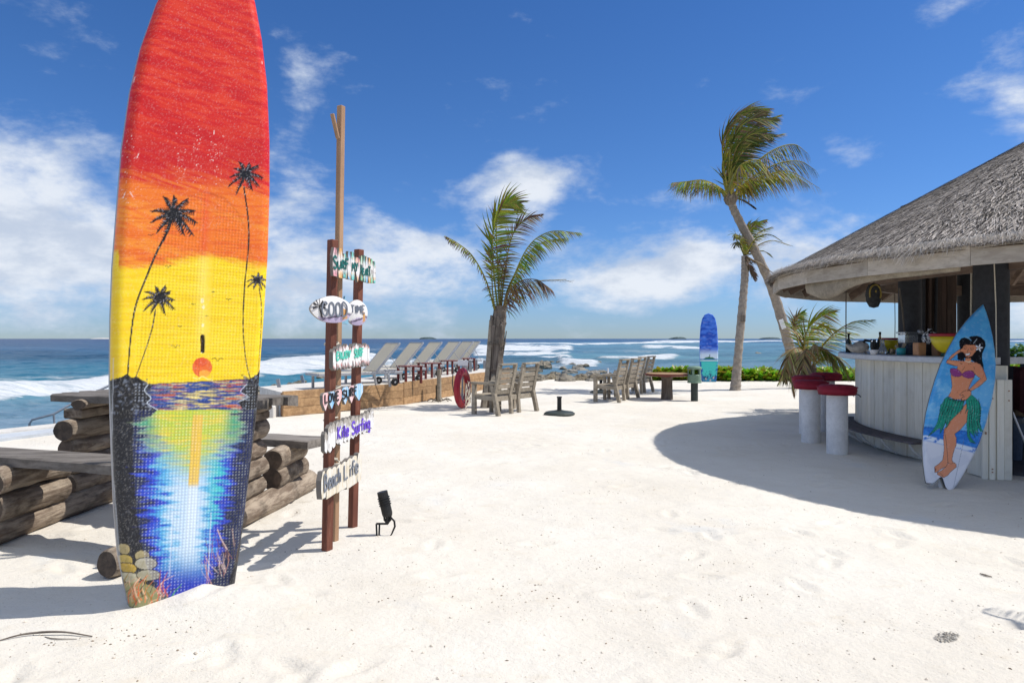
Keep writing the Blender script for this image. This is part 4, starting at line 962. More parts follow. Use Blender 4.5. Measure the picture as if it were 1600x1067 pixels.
def slats(parent, specs, thick=.02, name='slat', tone=None, off=.042):
    for k, (u0, u1, zb, zt, st, cols) in enumerate(specs):
        pl = slat_poly(u0 + .0012, u1 - .0012, zb, zt, st); mb = MB(); mb.usec = True
        o_ = SP0 + SN * (off + .006 + .022 * (zb + zt) / 2 + .0015 * (k % 2)); K = len(pl)
        back = [o_ + U * a + Vector((0, 0, b)) for a, b in pl]; fr_ = [p + SN * thick for p in back]
        mb.setcol((.17, .155, .14)); mb.add(back + [p.copy() for p in fr_], [tuple(range(K))[::-1]] + [(i, (i + 1) % K, (i + 1) % K + K, i + K) for i in range(K)])
        # painted front as a small grid
        n1_, n2_ = 10, 26; zs = np.linspace(zb, zt, n2_)
        def span(z):
            xs_ = []
            for i in range(K):
                (a0, b0), (a1, b1) = pl[i], pl[(i + 1) % K]
                if (b0 <= z <= b1) or (b1 <= z <= b0):
                    if abs(b1 - b0) < 1e-9: xs_ += [a0, a1]
                    else: xs_.append(a0 + (a1 - a0) * (z - b0) / (b1 - b0))
            return (min(xs_), max(xs_)) if xs_ else (u0, u0)
        gv, gc = [], []
        for j, z in enumerate(zs):
            a, b = span(min(max(z, zb + 1e-5), zt - 1e-5))
            for i in range(n1_):
                uu = a + (b - a) * i / (n1_ - 1); gv.append(o_ + SN * (thick + .0006) + U * uu + Vector((0, 0, z)))
                nse = float(fbm(np.array(uu * 60 + k * 9), np.array(z * 22), 3)); tz = (z - zb) / (zt - zb)
                gc.append(cols(tz, i / (n1_ - 1), nse, k))
        mb.c += []; mb.add(gv, [(j * n1_ + i, j * n1_ + i + 1, (j + 1) * n1_ + i + 1, (j + 1) * n1_ + i) for j in range(n2_ - 1) for i in range(n1_ - 1)], gc)
        mb.build(name, 'matte_vc', parent)
def cmix(a, b, t_): return tuple(x * (1 - t_) + y * t_ for x, y in zip(a, b))
WHT = (.72, .70, .68)
random.seed(8)
def col_surf(hue):
    def f(tz, ux, n, k):
        c_ = WHT; e_ = abs(tz - .5) * 2
        c_ = cmix(c_, hue, min(1, max(0, e_ * 1.5 - .45 + (n - .5) * 1.6)))
        if n > .66: c_ = cmix(c_, (.12, .09, .07), .7)
        if n < .34 and e_ > .5: c_ = cmix(c_, (.75, .42, .10), .7)
        return cmix(c_, (.25, .22, .2), .5 if ux < .08 or ux > .92 else 0)
    return f
PINK, TEAL, ORNG, BLUE, GRN = (.66, .30, .34), (.10, .50, .46), (.70, .36, .08), (.16, .40, .62), (.20, .55, .30)
u_of = lambda px: spt(px, 500)[0]
s1 = thing('surf_my_heart_sign', 'topmost sign of small painted surfboards reading Surf My Heart', 'sign', tuple(SP0 + U * .5 + Vector((0, 0, 2.0))))
edges1 = [514, 522, 530, 537, 543, 549, 558, 562, 566, 570, 574, 578, 582]; tops = [386, 387, 396, 392, 393, 402, 399, 398, 400, 402, 404, 408]; bots = [431, 434, 434, 436, 437, 441, 438, 440, 441, 442, 442, 442]
hues = [PINK, ORNG, TEAL, BLUE, TEAL, PINK, GRN, TEAL, BLUE, ORNG, GRN, TEAL]
sp = []
for k in range(12):
    ua_, ub_ = u_of(edges1[k]), u_of(edges1[k + 1]); um = (edges1[k] + edges1[k + 1]) / 2
    sp.append((ua_, ub_, spt(um, bots[k])[1], spt(um, tops[k])[1], 'heart' if k == 5 else 'surf', col_surf(hues[k])))
slats(s1, sp)
def sletter(s, px0, px1, py0a, py1a, wt_, mat, parent, wob=0, hs=None, slope=None):
    a, za = spt(px0, py1a, .067); b, _ = spt(px1, py1a, .067); _, zt = spt(px0, py0a, .067)
    v_ = Vector((0, 0, 1)); u_ = U.copy()
    if slope is not None:
        bb, zb_ = spt(px1, slope, .067); u_ = (U * (bb - a) + Vector((0, 0, zb_ - za))); w_ = u_.length; u_.normalize()
    else: w_ = b - a
    lettering(s, SP0 + SN * (.0655 + .006 + .022 * za) + U * a + Vector((0, 0, za)), u_, v_, SN, w_, zt - za, wt_, mat, parent, wob=wob, hs=hs)
sletter('SURF', 521, 545, 400, 419, .015, 'ink_teal', s1, hs=[1, .62, .66, .9], slope=421)
sletter('MY', 550, 559, 411, 424, .013, 'ink_teal', s1, slope=424); sletter('HEART', 563, 578.5, 413, 428, .014, 'ink_teal', s1, hs=[1, .6, .6, .7, 1], slope=432)
s3 = thing('enjoy_surf_sign', 'ragged grey and white sign reading Enjoy Surf in pale green', 'sign', tuple(SP0 + U * .5 + Vector((0, 0, 1.4))))
sp = []; ed = [516, 521, 526, 531, 536, 541, 546, 551, 556, 561, 566, 570, 573.5]
def c_rag(tz, ux, n, k):
    w_ = .5 + .5 * math.sin(k * 2.3 + ux * 3); e_ = abs(tz - .52) * 2
    c_ = cmix((.74, .74, .72), (.20, .19, .185), 1 if e_ + (n - .5) * 1.2 + .12 * w_ > .78 else 0)
    if .70 < e_ + (n - .5) < .8: c_ = cmix(c_, (.66, .16, .14), .6)
    return c_
for k in range(12):
    um = (ed[k] + ed[k + 1]) / 2; sp.append((u_of(ed[k]), u_of(ed[k + 1]), spt(um, 579 - k * .7)[1], spt(um, [545, 541, 538, 539, 537, 540, 537, 536, 537, 538, 536, 538][k])[1], 'rag', c_rag))
slats(s3, sp, .028)
_o = sletter
def sletter3(s, px0, px1, y0, y1, wt_, mat, parent, slope, off=.072, hs=None):
    a, za = spt(px0, y1, off); b, zb_ = spt(px1, slope, off); _, zt = spt(px0, y0, off); u_ = U * (b - a) + Vector((0, 0, zb_ - za)); w_ = u_.length; u_.normalize()
    lettering(s, SP0 + SN * (off + .0012 + .007 + .022 * za) + U * a + Vector((0, 0, za)), u_, Vector((0, 0, 1)), SN, w_, zt - za, wt_, mat, parent, hs=hs)
sletter3('ENJOY', 525, 547, 551, 562, .014, 'ink_green', s3, 558); sletter3('SURF', 553, 567, 546, 558, .014, 'ink_green', s3, 556)
s4 = thing('love_surf_sign', 'pink and blue pointed sign reading Love Surf', 'sign', tuple(SP0 + U * .4 + Vector((0, 0, 1.1))))
ed = [503, 512, 522, 533, 543.5, 553, 566]; tp = [613, 611, 608, 604, 602, 599]; bt = [641, 638, 633, 631, 629, 625]
def c_heart(h):
    def f(tz, ux, n, k):
        c_ = cmix(h, (.74, .70, .68), .55 if n > .5 else .1)
        return c_
    return f
sp = [(u_of(ed[k]), u_of(ed[k + 1]), spt((ed[k] + ed[k + 1]) / 2, bt[k])[1], spt((ed[k] + ed[k + 1]) / 2, tp[k])[1], 'spear', c_heart([(.78, .42, .42), (.22, .50, .76)][k % 2])) for k in range(6)]
slats(s4, sp, .02)
sletter3('LOVE', 506, 529, 617, 630, .013, 'ink_black', s4, 624, .064); sletter3('SURF', 534, 557, 611, 623.5, .013, 'ink_black', s4, 616, .064)
s5 = thing('kite_surfing_sign', 'spiky white sign reading Kite Surfing in purple letters', 'sign', tuple(SP0 + U * .6 + Vector((0, 0, .8))))
ed = [506, 511, 517, 523, 529, 535, 541, 547, 553, 559, 565, 571, 577, 583]; tp = [672, 662, 658, 656, 654, 651, 650, 648, 648, 647, 644, 640, 636]; bt = [706, 705, 698, 692, 694, 690, 688, 684, 680, 677, 676, 674, 668]
def c_kite(tz, ux, n, k):
    c_ = (.74, .73, .72)
    if tz > .72 + (n - .5) * .9: c_ = (.36, .33, .29)
    if n > .66: c_ = cmix(c_, (.25, .23, .2), .6)
    return c_
sp = [(u_of(ed[k]), u_of(ed[k + 1]), spt((ed[k] + ed[k + 1]) / 2, bt[k])[1], spt((ed[k] + ed[k + 1]) / 2, tp[k])[1], 'rag', c_kite) for k in range(13)]
slats(s5, sp, .026)
sletter3('Kite', 526, 544, 667, 686, .016, 'ink_purple', s5, 680, .071); sletter3('Surfing', 549, 577.5, 660, 679, .016, 'ink_purple', s5, 668, .071)
s6 = thing('beach_life_sign', 'lowest sign, pale wavy board reading Beach Life in grey letters', 'sign', tuple(SP0 + U * .4 + Vector((0, 0, .5))))
ed = [500, 508, 516, 524, 532, 540, 548, 556, 563]; tp = [733, 728, 726, 722, 718, 713, 709, 705]; bt = [774, 773, 768, 764, 760, 758, 753, 748]
def c_bl(tz, ux, n, k): return cmix((.66, .58, .44), (.72, .70, .64), max(0, min(1, (n - .35) * 3)))
sp = [(u_of(ed[k]), u_of(ed[k + 1]) + .002, spt((ed[k] + ed[k + 1]) / 2, bt[k])[1], spt((ed[k] + ed[k + 1]) / 2, tp[k])[1], 'surf' if k in (0, 7) else 'plain', c_bl) for k in range(8)]
slats(s6, sp, .035)
sletter3('Beach', 504.5, 531, 744, 768, .016, 'ink_grey', s6, 752, .080); sletter3('Life', 536, 559, 728, 750, .016, 'ink_grey', s6, 737, .080)
# fish shaped Good Time sign (two painted ovals and a small fin between)
s2 = thing('good_time_sign', 'white fish shaped sign of two ovals reading Good Time with painted palms', 'sign', tuple(SP0 + Vector((0, 0, 1.7))))
def oval(o_, u_, wd, ht, tip, name, art):
    u_ = Vector(u_).normalized(); n__ = u_.cross(Vector((0, 0, 1))).normalized(); K = 36; ring = []
    for k in range(K):
        a = 2 * math.pi * k / K; x = math.cos(a); y = math.sin(a)
        if tip and x < 0: y = y * (1 - (-x) ** 2.2 * .25); x = x * 1.12
        ring.append((x * wd / 2, y * ht / 2 * (1 + .02 * math.sin(5 * a))))
    mb = MB(); mb.usec = True; mb.setcol((.45, .42, .38)); Z = Vector((0, 0, 1)); o_ = Vector(o_)
    mb.add([o_ + u_ * a + Z * b for a, b in ring] + [o_ + u_ * a + Z * b + n__ * .018 for a, b in ring], [tuple(range(K))[::-1]] + [(i, (i + 1) % K, (i + 1) % K + K, i + K) for i in range(K)])
    gv, gc = [], []; nr = 14
    for j in range(nr + 1):
        q = 1 - j / nr
        for a, b in ring:
            gv.append(o_ + u_ * a * q + Z * b * q + n__ * (.0185 + .014 * (1 - q * q))); gc.append(art(a * q / (wd / 2), b * q / (ht / 2)))
    mb.add(gv, [(j * K + k, j * K + (k + 1) % K, (j + 1) * K + (k + 1) % K, (j + 1) * K + k) for j in range(nr) for k in range(K)], gc)
    mb.build(name, 'matte_vc', s2, smooth=False); return o_, u_, n__
def art1(x, y):
    c_ = (.78, .76, .74); n = float(fbm(np.array(x * 3 + 5), np.array(y * 3), 3))
    if y < -.45 + .25 * x + (n - .5) * .5: c_ = (.52, .44, .60)
    if abs(y + .55 - .3 * x) < .07 and x > -.7: c_ = (.12, .10, .14)
    if abs(x - .55 + y * .1) < .13 and -.7 < y < .1: c_ = (.62, .33, .12)
    return c_
c1 = P(511, 484, 4.76); d1 = Vector((.60, .80, 0))
o_, u_, n__ = oval(c1 - Vector((-.03, 0, 0)), d1, .335, .187, True, 'oval', art1)
for dz_ in (.0325,): lettering('GOOD', o_ - u_ * .105 + Vector((0, 0, -.045)) + n__ * .031, u_, Vector((0, 0, 1)), n__, .22, .095, .011, 'ink_grey', s2, .004)
mb = MB()                                   # little painted palm on the oval's tip
for a in (.3, .9, 1.5, 2.1, 2.7, 3.4, -.2): mb.prism([(0, 0), (.05 * math.cos(a) - .004 * math.sin(a), .045 * math.sin(a) + .006), (.055 * math.cos(a), .05 * math.sin(a) - .012)], o_ - u_ * .125 + Vector((0, 0, .02)) + n__ * (.030 + .0004 * a), u_, (0, 0, 1), n__, .003)
mb.prism([(-.004, 0), (.004, 0), (.03, -.08), (.018, -.08)], o_ - u_ * .125 + Vector((0, 0, .02)) + n__ * .0295, u_, (0, 0, 1), n__, .003); mb.build('palm_motif', 'ink_black', s2)
c2 = P(556, 489, 5.34); o_, u_, n__ = oval(c2, Vector((.62, .78, 0)), .205, .20, False, 'oval', art1)
lettering('TIME', o_ - u_ * .075 + Vector((0, 0, .0)) + n__ * .031, u_, Vector((0, 0, 1)), n__, .14, .055, .010, 'ink_grey', s2, .004)
mb = MB(); mb.prism([(-.035, -.09), (.03, -.10), (.04, -.02), (.02, .03), (.0, .11), (-.03, .03)], P(537, 486, 5.05), (.5, .86, 0), (0, 0, 1), (.86, -.5, 0), .016); fin_ = mb.build('fin_piece', 'ink_teal', s2)
MATS['fin_piece_blue'] = m_plain('fin_piece_blue', (.22, .42, .55), .6, .35, 40, .2); fin_.data.materials[0] = MATS['fin_piece_blue']

# small garden spotlight shaped like a sitting figure of scrap metal
sl = thing('garden_light', 'small black metal garden light on bent legs beside the sign posts', 'light', tuple(G(604, 838)))
Yl = 5.18
mb = MB(); a = P(611, 806, Yl); b = P(602, 767, Yl); mb.lathe([(.0, 0), (.035, .0), (.04, .02), (.04, .19), (.0, .19)], (0, 0, 0), 16)
dirv = (b - a).normalized(); q_ = dirv.to_track_quat('Z', 'Y').to_matrix(); mb.v = [q_ @ v + P(606, 806, Yl) for v in mb.v]; mb.build('lamp_housing', 'black_metal', sl)
for k in range(4):
    mb = MB(); c_ = P(606, 806, Yl) + dirv * (.085 + .018 * k); mb.lathe([(.036, 0), (.047, .002), (.047, .006), (.036, .008)], (0, 0, 0), 16); mb.v = [q_ @ v + c_ for v in mb.v]; mb.build('cooling_fin', 'black_metal', sl)
mb = MB(); mb.tube([P(600, 798, Yl), P(601, 812, Yl), P(605, 818, Yl), P(610, 812, Yl), P(611, 798, Yl)], .009, 7); mb.tube([P(605, 818, Yl), P(606, 804, Yl)], .014, 7); mb.build('bracket', 'black_metal', sl)
mb = MB(); mb.tube([P(610, 807, Yl), P(616, 814, Yl - .02), P(617, 822, Yl - .02), P(612, 834, Yl - .02), P(605, 843, Yl - .03)], [.006, .008, .008, .006, .004], 7); mb.build('back_leg', 'black_metal', sl)
mb = MB(); mb.tube([P(606, 818, Yl), P(588, 818, Yl)], .008, 7); mb.tube([P(588, 818, Yl), P(589, 842, Yl - .03)], .007, 7); mb.tube([P(593, 818, Yl + .02), P(592, 842, Yl - .02)], .007, 7); mb.build('front_leg', 'black_metal', sl)

# ------------------------------------------------------------------ double wooden benches (two seats with a shelf between)
random.seed(12)
def bar_(parent, name, a, b, w, h, up=(0, 0, 1), mat='teak_grey', ch=.005):
    mb = MB(); mb.beam(a, b, w, h, up, ch); return mb.build(name, mat, parent, local=True)
def make_bench(label, loc, rz):
    t = thing('double_bench', label, 'bench', loc, rz, 'weathered double seats facing the sea'); Lh = .66
    for x in (-Lh, Lh):
        bar_(t, 'leg', (x, .50, 0), (x, .50, .60), .075, .085, (0, 1, 0)); bar_(t, 'leg', (x, -.10, 0), (x, .05, .62), .075, .085, (1, 0, 0))
        bar_(t, 'arm', (x, .56, .63), (x, -.04, .63), .10, .045)
        bar_(t, 'side_rail', (x, .46, .36), (x, .0, .34), .035, .09)
    for x in (-.13, .13):
        bar_(t, 'leg', (x, -.02, 0), (x, .03, .6), .07, .07, (1, 0, 0)); bar_(t, 'leg', (x, .48, 0), (x, .48, .6), .07, .07, (0, 1, 0))
    bar_(t, 'apron', (-Lh, .48, .36), (Lh, .48, .36), .035, .10); bar_(t, 'apron', (-Lh, .02, .33), (Lh, .02, .33), .035, .10)
    bar_(t, 'centre_shelf', (0, .54, .625), (0, -.02, .625), .30, .03)
    for s_ in (-1, 1):
        c_ = s_ * .395
        for k in range(5): bar_(t, 'seat_slat', (c_ - .24, .44 - k * .095, .405 - k * .006), (c_ + .24, .44 - k * .095, .405 - k * .006), .08, .022)
        for x in (c_ - .25, c_ + .25): bar_(t, 'back_stile', (x, .02, .33), (x, -.13, .98), .055, .095, (1, 0, 0))
        for k in range(5):
            z = .46 + k * .105; y = .0 - (z - .33) * .15 / .65 + .015; bar_(t, 'back_slat', (c_ - .22, y, z), (c_ + .22, y, z), .085, .022, (0, 1, .2))
        bar_(t, 'top_rail', (c_ - .26, -.135, 1.0), (c_ + .26, -.135, 1.0), .10, .035)
    return t
RB = R(56)
def bench_at(lab, near_rear, rz):
    x = Vector((math.cos(rz), math.sin(rz), 0)); c_ = Vector((*near_rear, 0)) + x * .66; return c_, rz
c_, rz = bench_at('', (-.34, 13.15), R(54))
b1 = make_bench('weathered double bench in front of the short palm, closest to the camera', c_, rz)
c_, rz = bench_at('', (2.42, 16.0), R(60)); b2 = dup(b1, 'weathered double bench with its armrest left of the red rimmed round table', c_, rz)
c_, rz = bench_at('', (3.25, 18.1), R(61)); b3 = dup(b1, 'farthest double bench, standing behind the red rimmed round table', c_, rz)

# ------------------------------------------------------------------ loungers on the deck
def make_lounger(label, loc, rz):
    t = thing('sun_lounger', label, 'sun lounger', loc, rz, 'grey loungers in a row on the deck'); W2 = .33
    for s_ in (-1, 1):
        bar_(t, 'side_rail', (-1.0, s_ * W2, .30), (.92, s_ * W2, .30), .04, .06, mat='lounger_frame')
    for s_ in (-1, 1): bar_(t, 'leg', (-.85, s_ * W2, 0), (-.85, s_ * W2, .28), .05, .05, (1, 0, 0), 'lounger_frame'); bar_(t, 'leg', (.62, s_ * W2, .0), (.56, s_ * W2, .28), .05, .05, (1, 0, 0), 'lounger_frame')
    for x in (-1.0, .9): bar_(t, 'cross_bar', (x, -W2, .30), (x, W2, .30), .04, .05, mat='lounger_frame')
    mb = MB(); mb.box((-.32, 0, .325), (1.28, .60, .008)); mb.build('seat_sheet', 'mesh_fabric', t, local=True)
    a = Vector((.30, 0, .33)); b = Vector((.86, 0, .93))
    for s_ in (-1, 1): bar_(t, 'back_rail', a + Vector((0, s_ * .31, 0)), b + Vector((0, s_ * .31, 0)), .03, .045, mat='lounger_frame')
    mb = MB(); mb.beam(a + Vector((0, 0, .018)), b + Vector((0, 0, .018)), .575, .008, ch=.0); mb.build('back_sheet', 'mesh_fabric', t, local=True)
    bar_(t, 'head_bar', b + Vector((0, -.32, 0)), b + Vector((0, .32, 0)), .035, .035, mat='lounger_frame')
    for s_ in (-1, 1): bar_(t, 'strut', (.62, s_ * .29, .68), (.9, s_ * .29, .33), .015, .015, mat='lounger_frame')
    for s_ in (-1, 1):
        mb = MB(); mb.lathe([(0, -.02), (.07, -.02), (.085, -.012), (.085, .012), (.07, .02), (0, .02)], (0, 0, 0), 18); mb.v = [Vector((v.x + .70, v.z + s_ * .38, v.y + .10)) for v in mb.v]; w_ = mb.build('wheel', 'black_metal', t, smooth=False, local=True); mb = MB(); mb.lathe([(0, -.026), (.025, -.026), (.025, .026), (0, .026)], (0, 0, 0), 10); mb.v = [Vector((v.x + .70, v.z + s_ * .38, v.y + .10)) for v in mb.v]; mb.build('hub', 'lounger_frame', w_, local=True)
    return t
LZ = .46
heads = [(614, 15.2), (651, 16.8), (681, 18.8), (710, 20.8), (731, 22.3), (742, 23.3)]
labs = ['nearest lounger on the deck, widest grey backrest beside the sign posts', 'second lounger from the sign posts on the deck', 'third lounger from the sign posts on the deck', 'fourth lounger on the deck, above the leaning log post', 'fifth lounger on the deck, next to the last by the short palm', 'farthest lounger on the deck, nearest the short palm trunk']
lrot = R(38)
l0 = None
for (hx, yd), lb in zip(heads, labs):
    hp = P(hx, 541, yd); c_ = Vector((hp.x - .86 * math.cos(lrot), yd - .86 * math.sin(lrot), LZ))
    if l0 is None: l0 = make_lounger(lb, c_, lrot)
    else: dup(l0, lb, c_)
def make_side(label, loc, rz):
    t = thing('side_table', label, 'side table', loc, rz, 'dark red tables between the loungers')
    for k in range(4): bar_(t, 'slat', (-.24, -.18 + k * .12, .40), (.24, -.18 + k * .12, .40), .10, .025, mat='dark_red_wood')
    for x in (-.2, .2):
        for y in (-.18, .18): bar_(t, 'leg', (x, y, 0), (x, y, .385), .05, .05, (1, 0, 0), 'dark_red_wood')
    return t
s0 = None
for px, yd, lb in [(640, 15.9, 'dark red side table beside the nearest lounger'), (670, 17.8, 'dark red side table between the second and third loungers'), (703, 19.8, 'dark red side table beside the fourth lounger'), (728, 22.0, 'dark red side table between the last loungers')]:
    p = P(px, 575, yd); c_ = (p.x, yd, LZ)
    s0_ = make_side(lb, c_, lrot) if s0 is None else dup(s0, lb, c_)
    if s0 is None: s0 = s0_

# log post and dark base, red life ring
lp = thing('wooden_post', 'short grey log post standing before the planked wall', 'post', tuple(G(686, 626)))
mb = MB(); a = G(686, 627); mb.tube([a - Vector((0, 0, .1)), a + Vector((0, 0, .35)), P(686, 577, a.y)], [.058, .055, .052], 10, jit=.05); mb.build('shaft', 'teak_grey', lp)
mb = MB(); mb.tube([a + Vector((-.06, .12, 0)), a + Vector((-.06, .12, .38))], .035, 8); mb.build('stub', 'black_metal', lp)
random.seed(2); mb = MB()
for k in range(9):
    an = k * .7; mb.tube([a + Vector((math.cos(an) * .08, math.sin(an) * .08 + .05, .02)), a + Vector((math.cos(an) * .22, math.sin(an) * .2 + .05, .06)), a + Vector((math.cos(an) * .3, math.sin(an) * .26 + .05, .01))], .012, 5)
mb.build('rope_coil', 'dark_rope', lp)
lr = thing('life_ring', 'red life ring hanging on a thin stand near the planked wall', 'life ring', tuple(G(722, 638)))
g = G(722, 638); cc = P(722.5, 606, g.y); ax = Vector((.96, -.28, .0)); e1 = Vector((.28, .96, 0)); ez = Vector((0, 0, 1)); mb = MB()
pts = [cc + e1 * (.33 * math.cos(a)) + ez * (.35 * math.sin(a)) for a in np.linspace(0, 2 * math.pi, 41)]
mb.tube(pts, .085, 12, False, sq=(1.0, .8), up=tuple(ax)); mb.build('ring', 'ring_red', lr, smooth=True)
mb = MB(); mb.tube([g + Vector((-.0, .12, 0)), g + Vector((0, .12, .98))], .022, 8); mb.tube([g + Vector((.03, -.02, 0)), g + Vector((.0, .1, .5))], .014, 6); mb.tube([g + Vector((-.06, .2, 0)), g + Vector((.0, .12, .5))], .014, 6); mb.build('stand', 'grey_metal', lr, smooth=True)
mb = MB(); mb.beam(g + Vector((-.1, .1, .97)), g + Vector((.12, .12, .97)), .05, .12); mb.build('hanger', 'steel_white', lr)
mb = MB()
for k in range(6):
    o2 = cc + Vector((.12, -.02, .05)); q = [o2 + Vector((.02 * math.sin(t_ * 3 + k), .03 * math.cos(t_ * 2 + k), -.38 * abs(math.sin(t_)) + .04 * k - .1)) + e1 * (.12 * math.cos(t_ * 2 + k)) for t_ in np.linspace(0, 3.1, 12)]; mb.tube(q, .009, 5)
mb.build('rope_bundle', 'rope', lr)
mb = MB(); mb.tube([P(708, 575, g.y + .8), P(707, 600, g.y + .7), P(709, 612, g.y + .6), P(714, 612, g.y + .5), P(717, 600, g.y + .4)], .012, 6); mb.build('loose_rope', 'dark_rope', lr)

# parasol bases
ub = thing('parasol_base', 'round grey parasol base with a short dark tube on the open sand', 'parasol base', tuple(G(874, 648)))
g = G(874, 648); mb = MB(); mb.lathe([(0, .0), (.30, .0), (.31, .03), (.27, .06), (.10, .085), (0, .085)], g, 24, jit=lambda th, z: 1 + .03 * math.sin(4 * th)); mb.build('foot', 'bin_dark', ub, smooth=False)
mb = MB(); mb.lathe([(0, .06), (.10, .088), (.045, .10), (.042, .33), (.050, .335), (.050, .36), (0, .36)], g, 14); mb.build('tube', 'black_metal', ub)
bx = copy_tree(ub); bx.location = G(939, 614); bx['label'] = 'dark parasol base on the sand behind the second double bench'
mb = MB(); g = G(950, 606); mb.tube([g, g + Vector((0, 0, .60))], .03, 8); tag(mb.build('thin_post', 'steel_white'), 'thin pale post standing behind the second double bench', 'post')
mb = MB(); g = G(825, 616); mb.box((g.x, g.y, .04), (.18, .12, .10), ch=.02); tag(mb.build('sand_block', 'black_metal'), 'tiny dark block on the sand right of the nearest double bench', 'block')

# round table
rt = thing('round_table', 'round wooden table with a red rim on a thick tree trunk foot', 'table', tuple(G(1042, 625)))
g = G(1042, 625); yt = g.y; zt = EYE - 55 / F * yt
mb = MB(); mb.tube([g - Vector((0, 0, .05)), g + Vector((0, 0, .2)), g + Vector((0, 0, .5)), g + Vector((0, 0, zt - .04))], [.15, .13, .125, .15], 14, jit=.06); mb.build('trunk_foot', 'husk_trunk', rt)
mb = MB(); mb.lathe([(0, zt - .055), (.44, zt - .055), (.52, zt - .03), (.535, zt), (0, zt)], g, 32); mb.build('rim', 'dark_red_wood', rt)
mb = MB(); mb.lathe([(0, zt + .002), (.50, zt + .002), (.50, zt + .012), (0, zt + .012)], g, 32); mb.build('top', 'ply_wood', rt)
# litter bin
bn = thing('litter_bin', 'green litter bin with a hooded lid on a grey post', 'litter bin', tuple(G(1085, 627)))
g = G(1085, 627); yb = g.y; zz_ = lambda py: EYE - (py - HZ) / F * yb
mb = MB(); mb.lathe([(.085, -.03), (.085, zz_(598))], g, 14); mb.build('post', 'grey_metal', bn, smooth=True); bn.children[0].data.materials[0] = MATS['bin_dark']
mb = MB(); mb.lathe([(0, zz_(598)), (.165, zz_(598)), (.17, zz_(597)), (.16, zz_(595.5)), (.16, zz_(586)), (.15, zz_(585)), (.145, zz_(590)), (0, zz_(590))], g, 24); mb.build('bucket', 'bin_green', bn, smooth=False)
for k in range(5):
    a = k * 1.256 + .5; mb = MB(); q = g + Vector((math.cos(a) * .145, math.sin(a) * .145, 0)); mb.beam(q + Vector((0, 0, zz_(587))), q + Vector((0, 0, zz_(576))), .05, .02, (math.cos(a), math.sin(a), 0)); mb.build('lid_bracket', 'bin_green', bn)
mb = MB(); mb.lathe([(0, zz_(577)), (.165, zz_(577)), (.17, zz_(575)), (.16, zz_(573.5)), (.12, zz_(572)), (0, zz_(571.5))], g, 24); mb.build('lid', 'bin_green', bn)

# ------------------------------------------------------------------ blue surfboard planted at the back
cv = Canvas(1088, 484, 1128, 604, 10); Xc, Yc = cv.X, cv.Y
def mixa(m, c): cv.a = cv.a * (1 - m[..., None]) + np.array(srgb(*c)) * m[..., None]
cv.a[:] = srgb(36, 96, 204); n = fbm(Xc * .12, Yc * .35, 5); mixa(sst(n, .45, .62) * .8, (70, 124, 226)); mixa(sst(.5 - n, .02, .12) * .7, (22, 66, 176)); mixa(sst(fbm(Xc * .2 + 9, Yc * .6, 4), .6, .7) * .5, (130, 150, 220))
mixa(sst(Yc, 543, 556), (205, 222, 238)); cv.poly([(1099, 561), (1103, 558), (1108, 557.5), (1114, 558.5), (1118, 561)], (50, 110, 70)); cv.stroke([(1109, 558), (1109, 554)], .8, (40, 80, 60))
mixa((Yc > 561) * 1.0, (40, 110, 180)); mixa((Yc > 562.5) * (Yc < 564) * 1.0, (200, 235, 220)); low = (Yc > 565); mixa(low * 1.0, (70, 200, 190)); mixa(low * sst(np.abs(Xc - 1108) / (15.5 - (Yc - 565) * .17) + (n - .5), .7, .95), (34, 80, 165)); mixa(low * sst(Yc, 583, 594) * .7, (40, 90, 160)); mixa(low * sst(fbm(Xc * .5, Yc * .5, 4), .58, .66) * sst(Yc, 570, 590), (24, 60, 110))
for p in [(1103, 592), (1110, 594), (1115, 590)]: cv.ell(*p, 1.4, 1.6, (210, 190, 180), .8)
yb = 23.6; o_ = P(1108, 598, yb); fr2 = Frame(o_ - Vector((0, 0, .05)), Vector((1, .05, 0)), Vector((.0, .08, 1)))
LO2 = [(1098.5, 600), (1096.5, 590), (1094.5, 570), (1094, 550), (1094.2, 530), (1095.5, 510), (1098, 498), (1102, 491.5), (1108, 489.2)]
RO2 = [(1119, 600), (1120.5, 590), (1122.3, 570), (1122.7, 550), (1122.4, 530), (1121, 510), (1118.5, 498), (1114, 491.5), (1108, 489.2)]
bl = thing('blue_surfboard', 'blue surfboard painted with a green island, upright at the back edge of the sand', 'surfboard', tuple(o_))
painted_board('c', fr2, [(b, a) for a, b in [fr2.hit(*p) for p in LO2]], [(b, a) for a, b in [fr2.hit(*p) for p in RO2]], cv, 'paint_vc', bl, 130, 44, .08, srgb(60, 110, 215))

